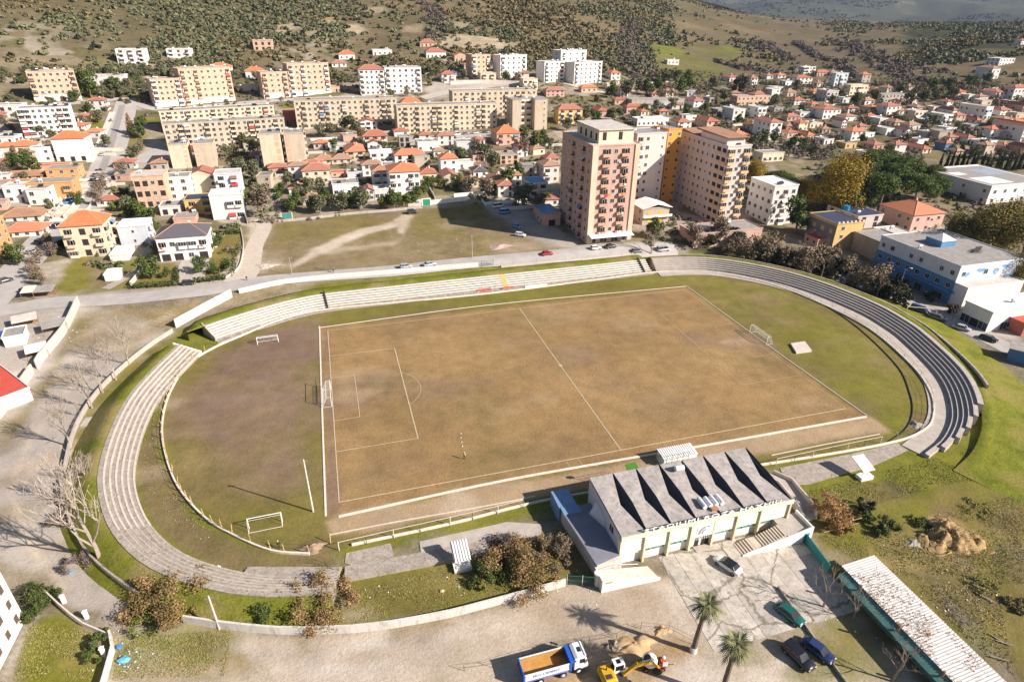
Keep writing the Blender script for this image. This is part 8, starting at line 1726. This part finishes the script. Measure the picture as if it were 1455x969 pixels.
bush('wide brown leaved bush at the left end of the near boundary wall', 'brown', 250, 858, 112, 4.2, 5200, .16, 201); bush('green undergrowth below the wide brown leaved bush', 'lime', 220, 880, 60, 1.8, 1500, .14, 202, 8)
bush('brown leaved bush right of a green one on the near bank', 'brown', 452, 862, 96, 3.6, 4600, .15, 203); bush('dark green bush left of the brown one on the near bank', 'garden', 385, 862, 54, 3.0, 2600, .16, 204, 9)
bush('large rusty brown bush left of the stand annex', 'brown', 742, 812, 104, 4.4, 5600, .16, 205); bush('green bush at the left side of the large rusty bush', 'garden', 694, 824, 46, 3.2, 2400, .16, 206, 8); bush('dark brown bush in the shade of the annex', 'tan', 790, 790, 62, 3.2, 3000, .15, 207, 9); bush('greyish twiggy bush below the folded canopy', 'purple', 715, 792, 70, 1.6, 2200, .13, 208, 9)
bush('golden brown tree right of the stand ramp', 'rust', 1178, 738, 62, 6.0, 2200, .17, 209, 11); bush('second golden brown bush below the first by the timber frame', 'rust', 1192, 750, 36, 3.0, 1600, .16, 210, 7); bush('dark purple brown round bush on the right bank', 'dark', 1228, 722, 28, 2.4, 1400, .14, 211, 7); bush('green leafy shrub beside the timber frame', 'garden', 1252, 748, 44, 2.0, 1900, .15, 212, 8)
bush('dark green clipped shrub mass at the corner of the white flats', 'hedge', 46, 862, 66, 3.2, 4200, .16, 213, 10); bush('tangled grey bush in the shade at the lower left wall', 'purple', 112, 802, 40, 2.2, 1700, .12, 214, 8); bush('second tangled grey bush above the first at the lower left wall', 'purple', 92, 740, 40, 2.4, 1500, .12, 215, 8)
bush('hedge plants along the lawn fence at the lower left', 'garden', 140, 925, 30, 1.8, 1500, .14, 216, 8, depth=2.2); bush('yellow green bush on the near bank by the brown one', 'lime', 350, 868, 26, 1.6, 900, .13, 217, 6); bush('dry twiggy growth at the bend of the left terrace', 'tan', 118, 670, 40, 2.0, 900, .11, 218, 6)
bush('green weeds around the debris strip on the rough field', 'grass', 1390, 830, 44, .6, 500, .14, 219, 9); bush('dark weeds at the right edge of the rough field', 'scrub', 1446, 862, 36, 1.0, 700, .15, 220, 9); bush('green weeds left of the straw heap', 'garden', 1306, 745, 30, .9, 700, .14, 221, 9); bush('leafy weeds right of the straw heap', 'grass', 1385, 722, 40, .5, 500, .14, 222, 9)
bush('sparse brown branches hanging over the shed roof lower end', 'rust', 1370, 968, 70, 4.6, 1500, .1, 223, 9); bush('sparse brown branches over the shed roof upper end', 'rust', 1240, 840, 40, 4.4, 500, .09, 224, 7); bush('sparse brown branches over the middle of the shed roof', 'rust', 1300, 910, 56, 4.6, 800, .09, 225, 8)
# grass and weed clumps (stuff)
def clumps(name, label, kind, polys, n, size, h, seed):
    g = np.random.default_rng(seed); Vs = []; cnt = 0
    for pts in polys:
        P = [tuple(G(*p)[:2]) for p in pts]; x0, x1 = min(p[0] for p in P), max(p[0] for p in P); y0, y1 = min(p[1] for p in P), max(p[1] for p in P)
        x = g.uniform(x0, x1, n*3); y = g.uniform(y0, y1, n*3); k = inside(P, x, y) & (fbm(x, y, 5, seed, 3) > .36); x, y = x[k][:n], y[k][:n]; z = hgt_np(x, y)
        m = len(x); a = g.uniform(0, 6.28, m); s = size*(.5+g.random(m)); hh = h*(.4+g.random(m)); c, d = np.cos(a)*s, np.sin(a)*s; tx, ty = g.normal(0, .12, m), g.normal(0, .12, m)
        Vs.append(np.stack([np.stack([x-c, y-d, z-.03], -1), np.stack([x+c, y+d, z-.03], -1), np.stack([x+c*.6+tx, y+d*.6+ty, z+hh], -1), np.stack([x-c*.5+tx, y-d*.5+ty, z+hh*.8], -1)], 1).reshape(-1, 3))
    V = np.vstack(Vs); return tag(put(np_mesh(name, V, np.arange(len(V)).reshape(-1, 4), LM[kind]), name), label, 'grass', kind='stuff')
clumps('rough_grass', 'rough green grass tufts on the right bank and field', 'grass', [[(1140, 700), (1330, 650), (1455, 610), (1455, 668), (1300, 700), (1190, 730)], [(1160, 760), (1300, 740), (1455, 700), (1455, 830), (1330, 830), (1220, 800)]], 9000, .06, .12, 301)
clumps('rough_grass', 'grass tufts on the near banks by the boundary wall', 'grass', [[(300, 850), (480, 840), (490, 885), (330, 885)], [(500, 840), (650, 800), (800, 780), (790, 825), (560, 885), (500, 890)], [(170, 905), (330, 895), (320, 960), (160, 965)], [(40, 885), (140, 900), (130, 965), (20, 965)]], 4200, .055, .13, 302)
clumps('dry_weeds', 'dry brown weeds on waste ground around the stadium', 'weed', [[(120, 440), (300, 420), (250, 465), (100, 520)], [(370, 330), (600, 300), (760, 330), (700, 365), (370, 388)], [(1240, 780), (1440, 720), (1455, 800), (1330, 820)], [(1300, 830), (1420, 830), (1440, 960), (1350, 890)], [(232, 640), (228, 570), (262, 530), (290, 500), (258, 535), (208, 610), (200, 680), (246, 740), (330, 800), (290, 740)]], 1800, .07, .15, 303)
# palms
def palm(label, p, h, seed, lean=(0, 0)):
    g = random.Random(seed); r = empty('palm_tree', label, 'palm', p); q = MB(); pts = [Vector((lean[0]*t*t, lean[1]*t*t, h*t)) for t in np.linspace(0, 1, 14)]
    q.tube([pts[0]-Vector((0, 0, .3))]+pts, [.42]+[.36-.10*t+(.03 if i % 2 else 0)+(.16 if i > 10 else 0) for i, t in enumerate(np.linspace(0, 1, 14))], 9); q.build('trunk', mat('palm_trunk', (.17, .125, .095), .95, .3, 3, (.08, .06, .045), .6, bump=1.), r)
    q = MB(); q.ball((lean[0], lean[1], h-.5), .62, seg=9, rings=6, sq=(1, 1, 1.2), jit=.12); q.build('leaf_bases', mat('palm_base', (.22, .155, .09), .95, .3, 3), r)
    for i in range(30):
        a = i*2.39996; e = 1.25-1.75*(i/30); L = 2.5+g.uniform(-.3, .3); q = MB(); c = Vector((lean[0], lean[1], h)); d = Vector((cos(a), sin(a), 0)); s = Vector((-sin(a), cos(a), 0)); mid = [c+d*(L*t*cos(e))+Vector((0, 0, L*t*sin(e)-.55*L*t*t*(1.1-e*.3))) for t in np.linspace(0, 1, 6)]
        q.tube(mid[:4], [.035, .03, .025, .02], 3); hub = mid[2]; 
        for k in range(15):                                              # fan of leaflets
            u = (k/14-.5)*2; base = mid[1]+(mid[3]-mid[1])*(1-abs(u)); ax = ((mid[4]-mid[2]).normalized()*cos(u*1.25)+s*sin(u*1.25)); tip = base+ax*L*.46+Vector((0, 0, -.16-.1*abs(u))); w = s*.055 if abs(u) < .5 else d*.055
            q.quad(base-w*.6, base+w*.6, tip*.55+base*.45+w, tip*.55+base*.45-w); q.poly([tip*.55+base*.45-w, tip*.55+base*.45+w, tip])
        q.build('frond', LM['palm'], r)
    return r
palm('fan palm with a whitewashed foot standing left of the other palm', GZ(985, 925), 9.5, 1, (.5, -.2)); palm('fan palm nearer the lower picture edge', GZ(1024, 990), 10.4, 2, (.2, -.1))
q = MB(); q.cyl((0, 0, -.1), (0, 0, .9), .5, .45, 12); q.build('collar', whitewash, [o for o in COL.objects if o.get('label', '').startswith('fan palm with')][0])
# hillside trees: the nearest as things, the rest one mass
def hill_scatter():
    g = np.random.default_rng(55); pts = []
    for k in range(130000):
        az = radians(g.uniform(-40, 40))+YAW; D = 385+g.random()**.8*1150; x, y = CX+D*sin(az), CY+D*cos(az); pts.append((x, y, D, az))
    P = np.array(pts); x, y, D, az = P.T; ra = np.degrees(az-YAW); h = hgt_np(x, y)
    den = fbm(x, y, 75, 12, 4); start = np.interp(ra, [-40, -20, 5, 12, 18, 26, 40], [455, 470, 560, 570, 640, 700, 640])
    dens = np.clip((den-.35)*6, .16, 1)*np.interp(D, [400, 700, 1500], [.7, .58, .4])
    right = (ra > 13); dens = np.where(right, np.clip((den-.45)*8, .02, 1)*np.where((ra > 24) & (D > 760), .9, .2), dens)
    keep = (D > start+30*(fbm(x, y, 40, 13, 3)-.5)*2) & (g.random(len(D)) < dens)
    for kind, p_, fe, am, rg in PATCH:
        if kind in ('fieldg', 'rock', 'fieldb'): keep &= ~(inside(p_, x, y) & (g.random(len(D)) < (.93 if kind != 'fieldb' else .8)))
    x, y, D, h = x[keep], y[keep], D[keep], h[keep]; o = np.argsort(D); x, y, D, h = x[o], y[o], D[o], h[o]
    hx = [(p_.location.x, p_.location.y) for p_ in COL.objects if p_.parent is None and p_.get('category') in ('house', 'apartment block')]; hx = np.array(hx)
    ok = np.array([np.min(np.hypot(hx[:, 0]+3-a, hx[:, 1]+4-b)) > 9 for a, b in zip(x, y)]); x, y, D, h = x[ok], y[ok], D[ok], h[ok]
    keys = ['olive0', 'olive1', 'olive2', 'olive3', 'scrub0', 'scrub1', 'scrub2', 'garden0']; nind = 270
    for i in range(min(nind, len(x))):
        k_ = keys[int(g.integers(0, 8))]; nm = 'olive_tree' if 'olive' in k_ else ('bush' if 'scrub' in k_ else 'tree')
        lab = {'olive_tree': 'grey green olive tree on the lower hillside', 'bush': 'brownish scrub bush on the lower hillside', 'tree': 'dark green tree on the lower hillside'}[nm]
        tree(k_, lab, 'tree' if nm != 'bush' else 'bush', (x[i], y[i], h[i]-.1), g.uniform(.85, 1.55), {'olive_tree': 'olive trees on the lower hillside', 'bush': 'scrub on the lower hillside', 'tree': 'green trees on the lower hillside'}[nm], nm, parts=False)
    x, y, D, h = x[nind:], y[nind:], D[nind:], h[nind:]
    for nm, lab, mk, sel in (('hillside_olives', 'grey green olive trees and bushes covering the hillside', 'olive', 0), ('hillside_scrub', 'brownish scrub covering the hillside', 'scrub', 1), ('hillside_dark_bushes', 'dark evergreen bushes scattered over the hillside', 'dark', 2)):
        s = np.where(np.arange(len(x)) % 9 == 4, 2, np.where(fbm(x, y, 60, 21, 2) > .5, 0, 1)) == sel; X, Y, Z, DD = x[s], y[s], h[s], D[s]; n = len(X); q = np.clip(28-(DD-400)*.035, 8, 28).astype(int); idx = np.repeat(np.arange(n), q); m = len(idx)
        R = g.uniform(1.0, 2.9, n)[idx]*np.where(sel == 2, .8, 1.); d = g.normal(size=(m, 3)); d /= np.linalg.norm(d, axis=1)[:, None]; d[:, 2] = np.abs(d[:, 2])*1.15-.12; rr = R*(.55+.5*g.random(m))
        c = np.stack([X[idx], Y[idx], Z[idx]+R*.25], -1)+d*rr[:, None]*np.array([1, 1, .85]); nr_ = d+g.normal(size=(m, 3))*.5; nr_ /= np.linalg.norm(nr_, axis=1)[:, None]; t = np.cross(nr_, g.normal(size=(m, 3))); t /= np.linalg.norm(t, axis=1)[:, None]; b = np.cross(nr_, t); sz = (R*np.interp(q[idx], [8, 28], [.66, .44])*(.7+.6*g.random(m)))[:, None]
        V = np.stack([c-t*sz, c-b*sz*.7, c+t*sz, c+b*sz*.7], 1).reshape(-1, 3); tag(put(np_mesh(nm, V, np.arange(4*m).reshape(-1, 4), LM[mk]), nm), lab, 'vegetation', kind='stuff')
hill_scatter()
def town_greenery():
    g = np.random.default_rng(91); n = 14000; az = np.radians(g.uniform(-38, 39, n))+YAW; D = 215+g.random(n)*440; x, y = CX+D*np.sin(az), CY+D*np.cos(az); ra = np.degrees(az-YAW); lim = np.interp(ra, [-40, -20, 5, 12, 18, 26, 40], [480, 490, 580, 600, 660, 700, 640])
    k = (fbm(x, y, 25, 14, 3) > .47) & (y > 66) & (D < lim); lot = [tuple(G(*p)[:2]) for p in LOT]; k &= ~inside(lot, x, y)
    for pl in ([(120, 300), (90, 340), (0, 440), (-40, 440), (100, 280), (180, 140), (200, 140), (160, 250)], [(190, 145), (250, 205), (250, 240), (190, 245)], [(335, 400), (352, 318), (392, 318), (368, 380)], [(600, 118), (735, 118), (735, 126), (600, 150)], [(570, 188), (745, 183), (745, 202), (570, 208)]): k &= ~inside([tuple(G(*p)[:2]) for p in pl], x, y)
    x, y, D = x[k], y[k], D[k]; hx = np.array([(o.location.x, o.location.y) for o in COL.objects if o.parent is None and o.get('category') in ('house', 'shed', 'apartment block')]); ok = np.array([np.min(np.hypot(hx[:, 0]+3-a, hx[:, 1]+4-b)) > 6.5 for a, b in zip(x, y)]); x, y, D = x[ok], y[ok], D[ok]; h = hgt_np(x, y)
    for nm, lab, mk, r in (('garden_greenery', 'small green shrubs and plants filling the gardens of the town', 'garden', 0), ('garden_scrub', 'brownish weeds and bare shrubs filling the gardens of the town', 'purple', 1), ('garden_olives', 'grey green shrubs filling the gardens of the town', 'olive', 2)):
        s = np.arange(len(x)) % 3 == r; X, Y, Z = x[s], y[s], h[s]; idx = np.repeat(np.arange(len(X)), 34); m = len(idx); R = g.uniform(.6, 1.8, len(X))[idx]; d = g.normal(size=(m, 3)); d /= np.linalg.norm(d, axis=1)[:, None]; d[:, 2] = np.abs(d[:, 2])*1.2; c = np.stack([X[idx], Y[idx], Z[idx]], -1)+d*(R*(.5+.5*g.random(m)))[:, None]
        t = np.cross(d, g.normal(size=d.shape)); t /= np.linalg.norm(t, axis=1)[:, None]; b = np.cross(d, t); sz = (R*.3*(.6+.7*g.random(m)))[:, None]; V = np.stack([c-t*sz, c-b*sz*.7, c+t*sz, c+b*sz*.7], 1).reshape(-1, 3); tag(put(np_mesh(nm, V, np.arange(4*m).reshape(-1, 4), LM[mk]), nm), lab, 'vegetation', kind='stuff')
town_greenery()
def gullies():
    g = np.random.default_rng(66); Vs = []
    for pts, w in (([(884, 52), (900, 85), (915, 112), (930, 122)], 16), ([(905, 30), (893, 60)], 10), ([(1075, 60), (1098, 72), (1118, 85)], 14), ([(1195, 62), (1240, 82), (1290, 98), (1335, 104)], 16), ([(1250, 95), (1290, 112), (1340, 118)], 12), ([(1190, 95), (1215, 112)], 8), ([(615, 8), (622, 40), (618, 58)], 14), ([(1020, 88), (1070, 100), (1120, 105)], 7), ([(1130, 62), (1160, 80), (1200, 90)], 6)):
        P = smooth_path([G(*p)[:2] for p in pts], 5)
        for p in P:
            for _ in range(3):
                x, y = p.x+g.normal(0, w*.5), p.y+g.normal(0, w*.5); R = g.uniform(2, 4.2); n = 30; d = g.normal(size=(n, 3)); d /= np.linalg.norm(d, axis=1)[:, None]; d[:, 2] = abs(d[:, 2]); c = np.array([x, y, hgt(x, y)])+d*R*(.6+.5*g.random(n))[:, None]; t = np.cross(d, g.normal(size=d.shape)); t /= np.linalg.norm(t, axis=1)[:, None]; b = np.cross(d, t); s = R*.3; Vs.append(np.stack([c-t*s, c-b*s*.6, c+t*s, c+b*s*.6], 1).reshape(-1, 3))
    V = np.vstack(Vs); tag(put(np_mesh('gully_thicket', V, np.arange(len(V)).reshape(-1, 4), leaf_mat('leaf_gully', (.075, .058, .05), (.15, .12, .10))), 'gully_thicket'), 'dark leafless thickets lining the gullies and field edges of the hills', 'vegetation', kind='stuff')
    n = 2600; cx = g.uniform(1000, 1460, n); cy = g.uniform(118, 228, n); Vs = []; hx = np.array([(o.location.x, o.location.y) for o in COL.objects if o.parent is None and o.get('category') in ('house', 'shed', 'apartment block')])
    for a, b_ in zip(cx, cy):
        p = G(a, b_)
        if vnoise(np.array([p.x]), np.array([p.y]), 22, 5)[0] < .45 or np.min(np.hypot(hx[:, 0]+4-p.x, hx[:, 1]+4-p.y)) < 7.5: continue
        R = g.uniform(1.1, 2.5); n_ = 40; d = g.normal(size=(n_, 3)); d /= np.linalg.norm(d, axis=1)[:, None]; c = np.array([p.x, p.y, p.z+R*.8])+d*R*(.6+.5*g.random(n_))[:, None]; t = np.cross(d, g.normal(size=d.shape)); t /= np.linalg.norm(t, axis=1)[:, None]; b = np.cross(d, t); s = R*.27; Vs.append(np.stack([c-t*s, c-b*s*.6, c+t*s, c+b*s*.6], 1).reshape(-1, 3))
    V = np.vstack(Vs); k = len(V)//8*4
    for nm, vv, mk, lab in (('garden_trees', V[:k], 'olive', 'grey green garden trees filling the gaps of the hillside quarter'), ('garden_bare_trees', V[k:], 'purple', 'brownish bare garden trees filling the gaps of the hillside quarter')): tag(put(np_mesh(nm, vv, np.arange(len(vv)).reshape(-1, 4), LM[mk]), nm), lab, 'vegetation', kind='stuff')
gullies()
def far_hills():
    g = np.random.default_rng(77); n = 16000; az = np.radians(g.uniform(8, 42, n))+YAW; D = 1550+g.random(n)**1.5*5500; x, y = CX+D*np.sin(az), CY+D*np.cos(az); k = fbm(x, y, 260, 31, 4) > .5; x, y, D = x[k], y[k], D[k]; h = hgt_np(x, y); m = len(x)
    idx = np.repeat(np.arange(m), 5); R = (2.2+D[idx]*.0007); d = g.normal(size=(len(idx), 3)); d /= np.linalg.norm(d, axis=1)[:, None]; d[:, 2] = np.abs(d[:, 2]); c = np.stack([x[idx], y[idx], h[idx]], -1)+d*R[:, None]; t = np.cross(d, g.normal(size=d.shape)); t /= np.linalg.norm(t, axis=1)[:, None]; b = np.cross(d, t); s = R[:, None]*.8
    V = np.stack([c-t*s, c-b*s, c+t*s, c+b*s], 1).reshape(-1, 3); tag(put(np_mesh('far_woods', V, np.arange(len(V)).reshape(-1, 4), LM['dark']), 'far_woods'), 'dark woods on the far hills at the upper right', 'vegetation', kind='stuff')
far_hills()
# ------------------------------------------------------------------ thin haze over everything
hz = MB(); hz.box(-11500, 11500, -11500, 11500, -140, 900)
m = bpy.data.materials.new('haze'); m.use_nodes = True; nt = m.node_tree; nt.nodes.clear()
o_ = nt.nodes.new('ShaderNodeOutputMaterial'); v_ = nt.nodes.new('ShaderNodeVolumePrincipled'); v_.inputs['Color'].default_value = (.50, .66, 1, 1); v_.inputs['Density'].default_value = .00004; v_.inputs['Anisotropy'].default_value = .2
nt.links.new(v_.outputs[0], o_.inputs['Volume'])
tag(hz.build('haze', m), kind='stuff')
